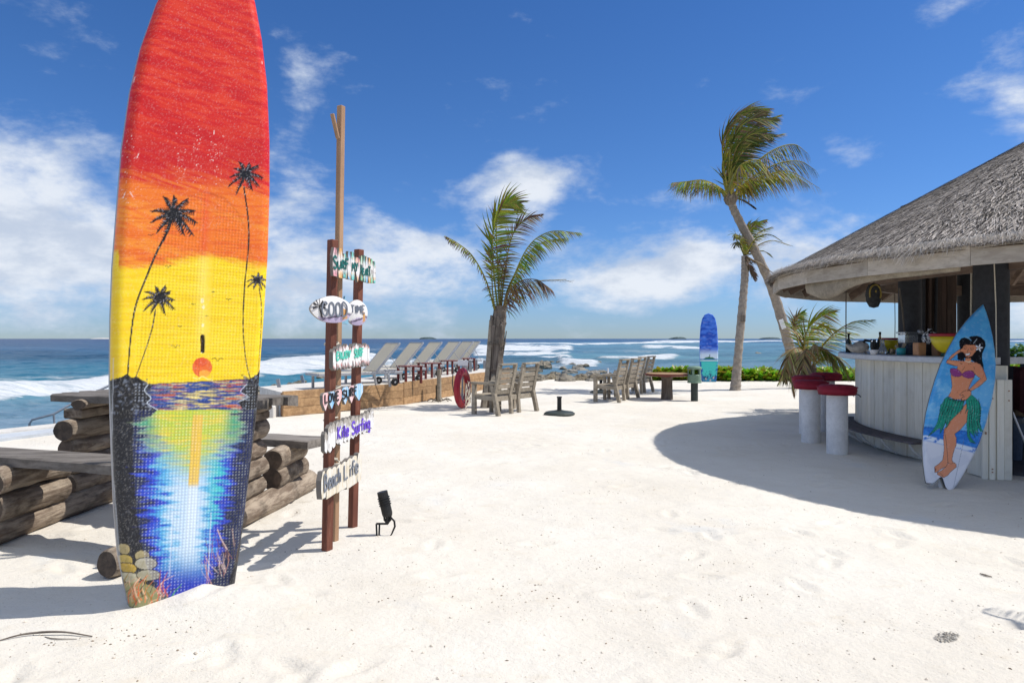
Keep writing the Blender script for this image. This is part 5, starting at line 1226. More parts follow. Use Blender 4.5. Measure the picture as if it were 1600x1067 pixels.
# ------------------------------------------------------------------ palms
def frond(mb, pts, L, n, wind=(0, 0, 0), grav=.35, cols=None, wid=.032, rr=.022, droop=1.0, brown=.12, start=.14, up=(0, 0, 1), tipb=.35):
    C = bez(pts, n); mb.usec = True; cols = cols or [(.09, .15, .02), (.16, .20, .03), (.30, .26, .05), (.16, .10, .05)]
    rc = cols[2]; mb.setcol(rc); mb.tube(C, [rr * (1 - .85 * i / n) for i in range(n + 1)], 5, up=up)
    wind = Vector(wind)
    for i in range(int(n * start), n + 1):
        u = i / n; t = (C[min(i + 1, n)] - C[max(i - 1, 0)]).normalized(); s_ = t.cross(Vector(up))
        if s_.length < .05: s_ = t.cross(Vector((0, 1, 0)))
        s_.normalize(); nn = s_.cross(t)
        Lu = L * (math.sin(math.pi * min(1, (u - start) / (1 - start) * .80 + .16)) ** .7) * random.uniform(.8, 1.1)
        for sg in (-1, 1):
            if random.random() < .05: continue
            d = (s_ * sg * .85 + t * (.45 + .5 * u) + nn * .12 + wind * 1.05 + Vector((0, 0, -grav * .3)) + Vector((random.gauss(0, .09), random.gauss(0, .09), random.gauss(0, .09)))).normalized()
            p = C[i].copy(); segs = 4; w = wid * random.uniform(.7, 1.2); rowv = []
            wv = d.cross(nn); wv = wv.normalized() if wv.length > .05 else t.copy()
            rnd_ = random.random(); base = cols[0] if rnd_ < .55 else cols[1]
            if rnd_ > 1 - brown: base = cols[3]
            base = tuple(c * random.uniform(.75, 1.25) for c in base); cs = []
            bt = random.random() < tipb
            for k in range(segs + 1):
                f = k / segs; ww = w * (.55 + .9 * f if f < .35 else (1.0 - f) * 1.32) * .5 + .0008
                tw = wv * math.cos(.5 * f) + nn * math.sin(.5 * f) * sg
                rowv += [p + tw * ww, p - tw * ww]; c_ = base if not (bt and f > .55) else cols[3]; cs += [c_, c_]
                d = (d + (wind * .45 + Vector((0, 0, -grav * droop))) * (.22 + .25 * f)).normalized(); p = p + d * (Lu / segs)
            mb.add(rowv, [(2 * k, 2 * k + 1, 2 * k + 3, 2 * k + 2) for k in range(segs)], cs)
def fr_obj(parent, *a, **k): mb = MB(); frond(mb, *a, **k); return mb.build('frond', 'leaf_vc', parent, smooth=False)
def trunk_obj(parent, pts, r0, r1, n, mat, name='trunk', ring=.10, jit=.06, flare=1.25):
    C = bez(pts, n); rad = []
    for i in range(n + 1):
        u = i / n; r = r0 * (1 - u) + r1 * u; r *= 1 + (flare - 1) * math.exp(-u * 14); rad.append(r * (1 + ring * (.5 if i % 3 == 0 else -.15) * (1 if i % 3 != 1 else .6)))
    mb = MB(); mb.tube(C, rad, 14, jit=jit); return mb.build(name, mat, parent, smooth=False)
random.seed(41)
# short palm by the nearest bench
Yp = 15.0; g = G(772, 636); sp1 = thing('short_palm', 'short wind-torn palm with a wide husky trunk behind the nearest bench', 'palm tree', (g.x, Yp, 0))
trunk_obj(sp1, [P(770, 640, Yp), P(772, 600, Yp), P(777, 550, Yp), P(780, 505, Yp), P(781, 478, Yp)], .145, .135, 36, 'husk_trunk', jit=.16, ring=.12, flare=1.2)
for k in range(16):                          # old leaf bases hugging the trunk
    a = random.uniform(0, 6.28); z0 = random.uniform(.5, 1.5); mb = MB(); bx_ = P(775, 570, Yp); bx_.z = 0
    p0 = bx_ + Vector((math.cos(a) * .145, math.sin(a) * .145, z0)); p1 = bx_ + Vector((math.cos(a) * .17 + .06, math.sin(a) * .17, z0 + random.uniform(.4, .7)))
    mb.beam(p0, p1, random.uniform(.07, .12), .022, (math.cos(a), math.sin(a), .1), .006); mb.build('leaf_base', 'husk_trunk', sp1)
for a_, b_, w_ in [((757, 637), (768, 500), .10), ((752, 637), (770, 512), .05), ((769, 600), (772, 575), .09)]:
    mb = MB(); mb.beam(P(a_[0], a_[1], Yp - .22), P(b_[0], b_[1], Yp - .05), w_, .04, (0, 1, .1), .008); mb.build('prop_board', 'teak_grey' if w_ > .08 else 'husk_trunk', sp1)
for y_ in (535, 538, 577, 605):
    mb = MB(); c_ = P(776, y_, Yp); mb.tube([c_ + Vector((math.cos(a) * .21, math.sin(a) * .23, 0)) for a in np.linspace(0, 6.2832, 17)], .01, 5, False); mb.build('tie', 'dark_rope', sp1)
WB = (.5, .0, -.1)
gn = [(.15, .21, .025), (.29, .31, .04), (.34, .33, .05), (.15, .075, .045)]
dk = [(.10, .13, .03), (.17, .20, .035), (.26, .22, .05), (.13, .065, .04)]
bw = [(.18, .12, .06), (.25, .18, .08), (.24, .17, .07), (.10, .05, .04)]
def Q(px, py, dy=0, Y=Yp): return P(px, py, Y + dy)
fr_obj(sp1, [Q(780, 500), Q(772, 430), Q(770, 370, -.1), Q(785, 322, -.2), Q(812, 318, -.2)], .72, 60, (.55, 0, -.1), .25, gn, start=.22, up=(.2, -1, .1), brown=.06, wid=.05)
fr_obj(sp1, [Q(781, 500), Q(778, 420, .2), Q(776, 350, .3), Q(790, 318, .4), Q(806, 324, .4)], .55, 50, (.5, .1, -.1), .25, dk, start=.22, up=(.1, -1, .1))
fr_obj(sp1, [Q(782, 500), Q(788, 430, .1), Q(800, 370, .3), Q(820, 345, .4), Q(845, 337, .5)], .42, 48, (.35, 0, -.2), .3, bw, start=.2, up=(.3, -1, .3), brown=.4)
fr_obj(sp1, [Q(783, 498), Q(800, 440), Q(826, 385, -.3), Q(860, 362, -.4), Q(905, 364, -.5)], .55, 54, (.45, 0, -.5), .45, gn, start=.22, up=(-.3, -.5, 1), brown=.08, wid=.045)
fr_obj(sp1, [Q(783, 500), Q(794, 450, .3), Q(822, 400, .5), Q(850, 378, .6), Q(885, 372, .7)], .5, 50, (.4, 0, -.5), .45, dk, start=.22, up=(-.3, .5, 1))
fr_obj(sp1, [Q(777, 500), Q(760, 440), Q(738, 400, -.2), Q(715, 380, -.3), Q(696, 369, -.3)], .27, 44, (.1, 0, -.5), .6, [(.22, .24, .03), (.16, .10, .04), (.38, .35, .05), (.08, .04, .035)], start=.18, up=(.3, -.2, 1), brown=.45, tipb=.8)
fr_obj(sp1, [Q(783, 500), Q(792, 460, -.2), Q(812, 440, -.4), Q(838, 437, -.5), Q(858, 450, -.6)], .72, 40, (.35, 0, -.5), .7, bw, start=.15, up=(-.2, -.3, 1), brown=.45)
fr_obj(sp1, [Q(783, 500), Q(794, 470, .2), Q(816, 446, .3), Q(840, 443, .4), Q(850, 452, .4)], .62, 36, (.3, 0, -.5), .8, [(.14, .18, .02), (.12, .08, .04), (.32, .28, .05), (.12, .06, .04)], start=.15, up=(-.2, -.3, 1), brown=.3)
fr_obj(sp1, [Q(776, 500), Q(770, 460, -.2), Q(768, 420, -.3), Q(764, 390, -.3)], .34, 30, (.4, 0, -.3), .3, dk, start=.2, up=(.2, -1, .1), brown=.3)
for k in range(3): fr_obj(sp1, [Q(780, 505), Q(780 + k * 3, 450, (k - 2) * .1), Q(782 + k * 6, 395 + k * 6, (k - 2) * .15)], .22, 22, (.4, 0, -.3), .3, bw if k % 2 else dk, start=.35, up=(.2, -1, .1), brown=.3)
mb = MB(); mb.usec = True; mb.setcol((.32, .27, .14)); mb.tube([Q(820, 441, .5), Q(850, 438, .6), Q(885, 437, .7)], .008, 4)
for k in range(22):
    a = Q(836 + k * 2.6, 439, .6); mb.tube([a, a + Vector((.10, 0, random.uniform(-.04, .03)))], .003, 3)
mb.build('flower_stalk', 'leaf_vc', sp1)

# tall palms
random.seed(52)
Yt = 19.8
tp2 = thing('tall_palm', 'tallest palm, leaning left with its windblown crown high above the bar roof', 'palm tree', (float(P(1246, 600, Yt + .6).x), Yt + .6, 0))
trunk_obj(tp2, [P(1248, 608, Yt + .6), P(1238, 560, Yt + .5), P(1222, 500, Yt + .4), P(1202, 440, Yt + .2), P(1176, 385, Yt), P(1150, 335, Yt), P(1142, 315, Yt)], .155, .105, 60, 'palm_trunk', jit=.05, ring=.14)
mb = MB(); mb.lathe([(.06, 0), (.14, .06), (.20, .2), (.15, .38), (.05, .48)], P(1142, 322, Yt), 12, jit=lambda th, z: 1 + .15 * math.sin(5 * th)); mb.build('crown_base', 'husk_trunk', tp2)
def T2(px, py, dy=0): return P(px, py, Yt + dy)
B2 = lambda: T2(1142 + random.uniform(-4, 4), 312)
WT = (.8, 0, -.15); tg = [(.085, .11, .025), (.18, .19, .04), (.40, .36, .08), (.20, .14, .09)]; tl = [(.22, .25, .03), (.36, .35, .05), (.48, .42, .10), (.26, .19, .12)]
F2 = [([B2(), T2(1132, 270), T2(1130, 215, -.2), T2(1152, 182, -.4), T2(1196, 178, -.5)], .95, tg, (0, -1, .2)), ([B2(), T2(1136, 262, .3), T2(1138, 210, .5), T2(1160, 176, .6), T2(1200, 172, .7)], .95, tl, (0, -1, .2)),
      ([B2(), T2(1140, 260, -.3), T2(1146, 215, -.6), T2(1172, 188, -.8), T2(1212, 190, -.8)], .9, tg, (0, -1, .3)), ([B2(), T2(1130, 275, .2), T2(1134, 235, .2), T2(1158, 208, .3), T2(1196, 206, .4)], .9, tl, (0, -1, .3)),
      ([B2(), T2(1144, 272, -.4), T2(1160, 238, -.7), T2(1186, 218, -.9), T2(1222, 210, -1)], .75, tg, (0, -.6, .8)), ([B2(), T2(1146, 282), T2(1150, 240, .4), T2(1176, 200, .6), T2(1216, 182, .6)], .8, tl, (0, -1, .3)),
      ([B2(), T2(1168, 268, .2), T2(1206, 236, .4), T2(1240, 226, .5), T2(1262, 240, .5)], .85, tg, (-.2, -.3, 1)), ([B2(), T2(1170, 282, -.3), T2(1210, 258, -.5), T2(1248, 252, -.6), T2(1274, 266, -.6)], .85, tg, (-.2, -.3, 1)),
      ([B2(), T2(1160, 290, -.4), T2(1192, 276, -.8), T2(1232, 268, -1), T2(1280, 294, -1.1)], .8, tl, (-.1, -.2, 1)), ([B2(), T2(1166, 295, .4), T2(1204, 272, .7), T2(1238, 274, .8), T2(1262, 288, .8)], .7, tg, (-.1, -.2, 1)),
      ([B2(), T2(1122, 292, -.2), T2(1098, 282, -.4), T2(1072, 284, -.5), T2(1050, 286, -.5)], .55, tl, (.3, -.4, 1)), ([B2(), T2(1124, 296, .3), T2(1104, 290, .6), T2(1082, 288, .7), T2(1062, 296, .8)], .5, tg, (.3, -.4, 1)),
      ([B2(), T2(1146, 280, -.5), T2(1158, 258, -1), T2(1184, 250, -1.2), T2(1196, 262, -1.3)], .75, tl, (0, -.4, 1)), ([B2(), T2(1152, 310, .1), T2(1168, 318, .2), T2(1178, 326, .2)], .3, [(.10, .07, .04)] * 4, (0, -.4, 1)),
      ([B2(), T2(1136, 280, .4), T2(1138, 250, .7), T2(1150, 226, .9), T2(1180, 220, 1)], .8, tg, (0, -1, .3)), ([B2(), T2(1142, 268, -.4), T2(1152, 232, -.7), T2(1176, 210, -.9), T2(1204, 214, -1)], .8, tg, (0, -1, .3))]
for k, (pts, L, c_, up_) in enumerate(F2):
    left = k in (10, 11); side = k in (6, 7, 8, 9, 12); fr_obj(tp2, pts, L * (1.15 if side else 1.6 if left else 1), 60, (.10, 0, -.30) if left else (.30, 0, -.75) if side else WT, .5 if (left or side) else .28, c_, wid=.045, rr=.035, start=.16, up=up_, brown=.28, tipb=.5)
random.seed(61)
tp3 = thing('tall_palm', 'slim straight palm whose small crown shows behind the leaning trunk', 'palm tree', tuple(G(1149, 610)))
trunk_obj(tp3, [P(1149, 611, Yt), P(1153, 560, Yt), P(1160, 480, Yt), P(1164, 430, Yt), P(1164, 400, Yt)], .125, .10, 60, 'palm_trunk', jit=.05, ring=.14, flare=1.35)
B3 = lambda: T2(1164 + random.uniform(-2, 2), 398)
F3 = [([B3(), T2(1166, 375), T2(1176, 355), T2(1196, 345)], .42, tl, (0, -1, .3)), ([B3(), T2(1172, 378, .3), T2(1188, 362, .5), T2(1206, 355, .6)], .40, tl, (0, -.6, 1)), ([B3(), T2(1180, 386, .2), T2(1206, 376, .4), T2(1237, 384, .5)], .36, [(.14, .12, .05), (.24, .22, .08), (.34, .28, .1), (.2, .14, .08)], (0, -.3, 1)),
      ([B3(), T2(1158, 380), T2(1150, 366, -.2), T2(1148, 372, -.4)], .4, tl, (.3, -.4, 1)), ([B3(), T2(1172, 405, -.2), T2(1186, 412, -.4), T2(1212, 430, -.4)], .34, [(.12, .08, .05), (.16, .11, .06), (.22, .16, .08), (.1, .06, .04)], (0, -.3, 1)),
      ([B3(), T2(1176, 396, .3), T2(1192, 392, .5), T2(1206, 402, .5)], .3, tg, (0, -.3, 1)), ([B3(), T2(1168, 410, -.3), T2(1174, 424, -.4), T2(1180, 438, -.4)], .25, [(.12, .08, .05)] * 4, (0, -1, .3)), ([B3(), T2(1162, 378, .4), T2(1168, 356, .5), T2(1182, 348, .5)], .4, tl, (0, -1, .3)),
      ([B3(), T2(1156, 384, .3), T2(1152, 378, .5), T2(1146, 386, .6)], .32, tg, (.3, -.4, 1)), ([B3(), T2(1180, 374, -.4), T2(1200, 366, -.6), T2(1220, 376, -.7)], .32, tg, (0, -.3, 1))]
for pts, L, c_, up_ in F3: fr_obj(tp3, pts, L, 34, (.55, 0, -.2), .3, c_, wid=.042, rr=.028, start=.12, up=up_, brown=.2)
mb = MB(); mb.box(P(1161, 497, Yt - .13), (.13, .10, .22), ch=.02); mb.build('trunk_knot', 'husk_trunk', tp3)
mb = MB(); a = P(1222.5, 506, Yt + .22); mb.beam(a + Vector((-.05, 0, .13)), a + Vector((.05, 0, -.14)), .13, .03, (0, 1, 0)); mb.build('white_plate', 'steel_white', tp2)

# young palm in front of the bar counter
random.seed(71); Yy = 13.8
yp = thing('young_palm', 'young bushy palm with drooping brown fronds behind the red stools', 'palm tree', (float(P(1264, 600, Yy).x), Yy, 0))
trunk_obj(yp, [P(1264, 662, Yy), P(1264, 620, Yy), P(1266, 570, Yy)], .16, .10, 16, 'husk_trunk', jit=.18)
yg_ = [(.18, .24, .02), (.34, .36, .04), (.50, .38, .08), (.26, .18, .09)]; yb_ = [(.36, .27, .14), (.46, .35, .19), (.32, .22, .10), (.13, .07, .04)]
def Z2(px, py, dy=0): return P(px, py, Yy + dy)
B4 = lambda: Z2(1266 + random.uniform(-4, 4), 575)
F4 = [([B4(), Z2(1256, 545), Z2(1262, 515), Z2(1282, 496), Z2(1302, 488)], .50, yg_, (0, -1, .3), (.5, 0, -.1)), ([B4(), Z2(1252, 548, .2), Z2(1244, 520, .3), Z2(1243, 500, .3), Z2(1256, 488, .3)], .34, yg_, (0, -1, .3), (.4, 0, -.1)),
      ([B4(), Z2(1280, 548, -.1), Z2(1304, 520, -.2), Z2(1334, 503, -.3), Z2(1364, 500, -.4)], .42, yg_, (-.2, -.4, 1), (.5, 0, -.1)), ([B4(), Z2(1276, 552, .3), Z2(1296, 530, .5), Z2(1318, 520, .6), Z2(1340, 522, .6)], .42, yg_, (-.2, -.4, 1), (.4, 0, -.2)),
      ([B4(), Z2(1254, 548, -.2), Z2(1240, 545, -.4), Z2(1230, 565, -.5), Z2(1226, 596, -.5)], .42, yb_, (.2, -.4, 1), (.1, 0, -.5)), ([B4(), Z2(1256, 544, .1), Z2(1244, 552, .1), Z2(1236, 585, .1), Z2(1240, 618, .1)], .38, yb_, (.2, -.4, 1), (.1, 0, -.5)),
      ([B4(), Z2(1270, 548, -.4), Z2(1290, 548, -.6), Z2(1312, 566, -.7), Z2(1326, 592, -.7)], .36, yg_, (-.2, -.4, 1), (.2, 0, -.4)), ([B4(), Z2(1268, 545, -.3), Z2(1276, 540, -.5), Z2(1296, 556, -.6), Z2(1306, 580, -.6)], .36, yb_, (-.2, -.4, 1), (.2, 0, -.4)),
      ([B4(), Z2(1262, 548, -.5), Z2(1258, 550, -.8), Z2(1254, 574, -.9), Z2(1256, 600, -.9)], .36, yb_, (0, -.4, 1), (.2, 0, -.4)), ([B4(), Z2(1284, 560), Z2(1304, 556), Z2(1326, 570), Z2(1338, 590)], .34, yg_, (-.2, -.4, 1), (.2, 0, -.4)),
      ([B4(), Z2(1262, 540, .4), Z2(1268, 520, .6), Z2(1284, 512, .7), Z2(1306, 518, .7)], .36, yg_, (0, -1, .3), (.4, 0, -.2)), ([B4(), Z2(1248, 556, .3), Z2(1236, 560, .5), Z2(1226, 580, .6), Z2(1216, 600, .7)], .3, yb_, (.2, -.4, 1), (.1, 0, -.5)),
      ([B4(), Z2(1250, 530), Z2(1240, 515, .1), Z2(1243, 495, .1)], .2, yb_, (.2, -.4, 1), (.3, 0, 0))]
for pts, L, c_, up_, wd_ in F4: fr_obj(yp, pts, L * 1.15, 40, wd_, .45, c_, wid=.03, rr=.018, start=.12, up=up_, brown=.18)

# palm standing just outside the right edge: only the shadow of its lowest frond reaches the picture
random.seed(88)
op = thing('palm_tree', 'small palm right of the frame whose frond tip shades the sand', 'palm tree', (6.5, 3.1, 0))
trunk_obj(op, [(6.5, 3.1, -.1), (6.45, 3.15, 1.2), (6.4, 3.2, 2.4), (6.4, 3.25, 3.1)], .13, .10, 30, 'palm_trunk')
for tip in [(4.00, 3.85, 2.0), (5.0, 1.9, 2.6), (6.2, 1.2, 2.7), (7.9, 2.0, 2.8), (8.2, 3.9, 2.9), (6.9, 4.9, 2.9), (7.2, 3.2, 4.6)]:
    a = Vector((6.4, 3.25, 3.1)); b = Vector(tip); m1 = a.lerp(b, .35) + Vector((0, 0, .55)); m2 = a.lerp(b, .7) + Vector((0, 0, .45)); fr_obj(op, [a, m1, m2, b], .45, 30, (.2, 0, -.3), .5, tg, wid=.04, rr=.02, up=(.1, .1, 1))

# ------------------------------------------------------------------ round beach bar
random.seed(81)
BC = Vector((8.5, 9.1, 0)); RR = 4.7; ZE = 2.42; ZA = 4.97
def pol(r, a, z=0.0): return BC + Vector((math.cos(a) * r, math.sin(a) * r, z))
def zr(r): return ZE + (RR - r) * (ZA - ZE) / RR
bar = thing('beach_bar', 'round open beach bar with thatched conical roof and white panelled counter', 'bar', tuple(BC))
NF = 26
for k in range(NF):
    a0 = 2 * math.pi * k / NF + .06; a1 = 2 * math.pi * (k + 1) / NF + .06; mb = MB()
    p = [pol(RR, a0), pol(RR, a1), pol(RR - .035, a1), pol(RR - .035, a0)]; dz = random.uniform(-.006, .006)
    e = (p[1] - p[0]).normalized() * .002; p[0] += e; p[3] += e; p[1] -= e; p[2] -= e
    zb, zt_ = 2.215 + dz, 2.43 + dz
    mb.add([Vector((q.x, q.y, zb)) for q in p] + [Vector((q.x, q.y, zt_)) for q in p], [(3, 2, 1, 0), (4, 5, 6, 7), (0, 1, 5, 4), (1, 2, 6, 5), (2, 3, 7, 6), (3, 0, 4, 7)]); mb.build('fascia_board', 'fascia_wood', bar)
NR = 36
for k in range(NR):
    a = 2 * math.pi * (k + .5) / NR; mb = MB(); mb.beam(pol(RR - .13, a, zr(RR) - .12), pol(.25, a, zr(.25) - .20), .05, .13, ch=.0); mb.build('rafter', 'rafter_wood', bar)
mb = MB(); mb.lathe([(RR + .0, ZE - .05), (3.2, zr(3.2) - .075), (1.5, zr(1.5) - .075), (.05, ZA - .08)], BC, 72); mb.build('ceiling', 'rafter_wood', bar, smooth=False)
m, t = newmat('ceiling_reed'); o = oc(t); n = t.noise(o, 3, 6, .6); n2 = t.noise(t.mapv(o, (1, 1, 6)), 22, 4, .7)
finish(t, t.mix(t.smooth(n2, .4, .65), (.26, .22, .18), (.38, .33, .27)), .85, n2, .6, .02); bar.children[-1].data.materials[0] = MATS['ceiling_reed']
for k in range(8):                            # light purlin rings under the thatch
    r = 4.3 - k * .5; mb = MB(); mb.tube([pol(r, a, zr(r) - .095) for a in np.linspace(0, 2 * math.pi, 73)], .018, 5, False); mb.build('purlin', 'rafter_wood', bar)
mb = MB()
for z_, r_ in ((2.36, 3.25),): mb.lathe([(r_ - .05, z_ - .09), (r_ + .05, z_ - .09), (r_ + .05, z_ + .09), (r_ - .05, z_ + .09), (r_ - .05, z_ - .09)], BC, 48)
mb.build('ring_beam', 'rafter_wood', bar)
mb = MB(); mb.lathe([(3.20, zr(3.2) - .22), (3.28, zr(3.2) - .22), (3.28, zr(3.2) - .34), (3.20, zr(3.2) - .34), (3.20, zr(3.2) - .22)], BC, 48); mb.build('ring_beam', 'dark_plank', bar)
# thatch: courses of overlapping palm leaf
m, t = newmat('thatch'); o = oc(t); c = t.node('ShaderNodeVertexColor', layer_name='Col').outputs[0]
n1_ = t.noise(o, 1.2, 6, .62); n2 = t.noise(o, 22, 6, .75); n3_ = t.noise(o, 70, 4, .75)
col = t.mix(t.math('MULTIPLY', t.smooth(n2, .52, .68), .6), c, t.mix(1.0, c, (.38, .36, .35), 'MULTIPLY')); col = t.mix(t.math('MULTIPLY', t.smooth(n1_, .56, .74), .3), col, t.mix(1.0, col, (.55, .52, .50), 'MULTIPLY')); col = t.mix(t.math('MULTIPLY', t.smooth(n3_, .58, .7), .5), col, (.46, .41, .37))
finish(t, col, .95, t.math('ADD', n2, t.math('MULTIPLY', n3_, .6)), 0.6, .04, spec=.1)
mb = MB(); mb.usec = True; RE = RR + .06; NCO = 46; seg_ = 640
TL = math.hypot(RE, ZA - ZE)
r_prev = None
for c_i in range(NCO):
    r0 = RE * (1 - c_i / NCO); r1 = RE * (1 - (c_i + 1.6) / NCO); r1 = max(r1, .01); n_s = max(60, int(seg_ * r0 / RE)); ph = random.uniform(0, 6)
    vs, cs = [], []; lift = .022 if c_i else .05
    for k in range(n_s):
        a = 2 * math.pi * k / n_s
        w = .02 * math.sin(3 * a + ph) + .012 * math.sin(11 * a + ph * 2); j = random.uniform(-.022, .018) * (2.2 if c_i == 0 else 1) + w * (1.0 if c_i == 0 else .6)
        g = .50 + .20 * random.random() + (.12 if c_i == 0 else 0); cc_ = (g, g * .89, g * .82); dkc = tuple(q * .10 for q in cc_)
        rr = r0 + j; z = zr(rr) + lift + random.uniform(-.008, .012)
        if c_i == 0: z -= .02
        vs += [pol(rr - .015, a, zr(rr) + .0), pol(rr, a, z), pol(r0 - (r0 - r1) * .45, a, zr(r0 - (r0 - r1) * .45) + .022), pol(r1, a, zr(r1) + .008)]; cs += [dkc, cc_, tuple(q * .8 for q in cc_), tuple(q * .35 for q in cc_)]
    fs = []
    for k in range(n_s):
        k2 = (k + 1) % n_s
        for q in range(3): fs.append((4 * k + q, 4 * k2 + q, 4 * k2 + q + 1, 4 * k + q + 1))
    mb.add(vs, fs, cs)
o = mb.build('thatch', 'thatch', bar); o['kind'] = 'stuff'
nprng = np.random.RandomState(5)
mb = MB(); mb.usec = True
for _ in range(60000):                        # loose leaf ends lying down the slope, on the side in view and over the ridge
    r = RE * math.sqrt(random.uniform(.003, 1.0)); a = random.uniform(R(95), R(265)); 
    L = random.uniform(.10, .27); w = random.uniform(.004, .010); da = random.gauss(.22, .22)
    dr = math.cos(da) * L; dtn = math.sin(da) * L; lift = .034 + random.uniform(0, .016); g = random.choice([.06, .22, .42, .60, .74]) * random.uniform(.8, 1.2); mb.setcol((g, g * .90, g * .80))
    p0 = pol(r, a, zr(r) + lift * .6); p1 = pol(min(r + dr, RE + .05), a + dtn / r, zr(min(r + dr, RE + .05)) + lift + random.uniform(-.006, .004)); s_ = Vector((-math.sin(a), math.cos(a), 0)) * w
    mb.add([p0 - s_, p0 + s_, p1 + s_ * .4, p1 - s_ * .4], [(0, 1, 2, 3)])
for _ in range(16000):                         # fringe hanging at the eave
    a = random.uniform(R(95), R(300)); r = RE - random.uniform(-.01, .07); tuft = fbm(np.array(a * 14), np.array(1.0), 3) ** 2; L = random.uniform(.03, .09) + (.24 * float(tuft) if random.random() < .4 else 0)
    g = random.choice([.5, .68, .78, .82]) * random.uniform(.8, 1.1); mb.setcol((g, g * .90, g * .78)); th_ = random.gauss(0, .5)
    p0 = pol(r, a, ZE + .035 + random.uniform(-.02, .045)); d = Vector((math.cos(a) * .45 - math.sin(a) * th_ * .7, math.sin(a) * .45 + math.cos(a) * th_ * .7, -random.uniform(.25, 1.0))).normalized(); s_ = Vector((-math.sin(a), math.cos(a), 0)) * random.uniform(.002, .006)
    p1 = p0 + d * L; mb.add([p0 - s_, p0 + s_, p1 + s_ * .3, p1 - s_ * .3], [(0, 1, 2, 3)])
o = mb.build('loose_straw', 'thatch', bar); o['kind'] = 'stuff'
mb = MB(); mb.usec = True; random.seed(4)     # thicker hip line running up to the peak
for ah in (R(236), R(128)):
    for k in range(900):
        u = random.random(); r = RE * (1 - u) * .98 + .02; a = ah + random.gauss(0, .035) * min(1, .5 / max(r, .3)); L = random.uniform(.1, .2); g = random.uniform(.4, .75); mb.setcol((g, g * .9, g * .84))
        p0 = pol(r, a, zr(r) + .05); p1 = pol(r + L * .8, a + random.gauss(0, .10) * L / max(r, .3) * 3, zr(r + L * .8) + .055 + random.uniform(0, .03)); s_ = Vector((-math.sin(a), math.cos(a), 0)) * .008; mb.add([p0 - s_, p0 + s_, p1 + s_ * .4, p1 - s_ * .4], [(0, 1, 2, 3)])
o = mb.build('ridge_straw', 'thatch', bar); o['kind'] = 'stuff'
# pillars, central store
def pillar(x, y, r, z1=2.95, mat='pillar_dark'):
    mb = MB(); mb.lathe([(r, -.05), (r * .99, 1.4), (r, z1)], (x, y, 0), 20, jit=lambda th, z: 1 + .012 * math.sin(7 * th + z * 3)); mb.build('pillar', mat, bar, smooth=True)
pillar(5.46, 7.78, .175); pillar(5.36, 9.20, .14)
for a in (R(95), R(40), R(350), R(300), R(250)): q = pol(3.25, a); pillar(q.x, q.y, .15)
bx0, bx1, by0, by1 = 6.17, 6.70, 10.3, 10.85
for k in range(7):
    x0 = bx0 + (bx1 - bx0) * k / 7; mb = MB(); mb.box((x0 + (bx1 - bx0) / 14, by0, 1.8), ((bx1 - bx0) / 7 - .005, .03 + .012 * (k % 2), 3.6), ch=.003); mb.build('plank', 'dark_plank', bar)
mb = MB(); mb.box(((bx0 + bx1) / 2, (by0 + by1) / 2 + .02, 1.8), (bx1 - bx0 - .01, by1 - by0 - .03, 3.6)); mb.build('store_core', 'pillar_dark', bar)
for k in range(3): mb = MB(); mb.tube([P(1443 + k * 9, 548, by0 - .06), P(1444 + k * 9 + k, 385, by0 - .06)], .022, 8); mb.build('pipe', 'pillar_dark' if k != 1 else 'dark_plank', bar)
# counter
A0c, A1c = R(98), R(208); RC = 3.5; nb_ = 52
for k in range(nb_):
    a = A0c + (A1c - A0c) * (k + .5) / nb_; w_ = RC * (A1c - A0c) / nb_ - .004; mb = MB(); tn = Vector((-math.sin(a), math.cos(a), 0)); rd_ = Vector((math.cos(a), math.sin(a), 0))
    off = .006 * (k % 2) + random.uniform(-.002, .002); c_ = pol(RC - .012 + off, a, .605); mb.box(c_, (w_, .026, 1.20 + random.uniform(-.004, .0)), Matrix((tn, rd_, Vector((0, 0, 1)))).transposed(), .004); mb.build('counter_board', 'board_white', bar)
mb = MB(); mb.lathe([(RC - .05, .0), (RC - .05, 1.2), (RC - .12, 1.2), (RC - .12, 0)], BC, 60, A0c, A1c); mb.build('counter_core', 'pillar_dark', bar)
mb = MB(); prof = [(RC - .62, 1.212), (RC + .235, 1.212), (RC + .25, 1.225), (RC + .25, 1.277), (RC + .235, 1.29), (RC - .62, 1.29), (RC - .62, 1.212)]; mb.lathe(prof, BC, 70, R(98), R(206))
for aa in (R(98), R(206)): q = [pol(r, aa, z) for r, z in prof[:-1]]; mb.add(q, [tuple(range(len(q)))])
mb.build('counter_top', 'counter_grey', bar)
# foot rest of curved boards on brackets
for k in range(5):
    r0 = RC + .03 + k * .062; mb = MB(); mb.lathe([(r0, .235), (r0 + .057, .235), (r0 + .057, .262), (r0, .262), (r0, .235)], BC, 50, R(150), R(194.5)); q = [pol(r, R(194.5), z) for r, z in [(r0, .235), (r0 + .057, .235), (r0 + .057, .262), (r0, .262)]]; mb.add(q, [(0, 1, 2, 3)]); mb.build('footrest_board', 'foot_plank', bar)
for k in range(6):
    a = R(193) - R(7.5) * k; mb = MB(); mb.tube([pol(RC + .30, a, .225), pol(RC + .24, a, .14), pol(RC + .08, a, .03)], .013, 6); mb.build('bracket', 'steel_white', bar)
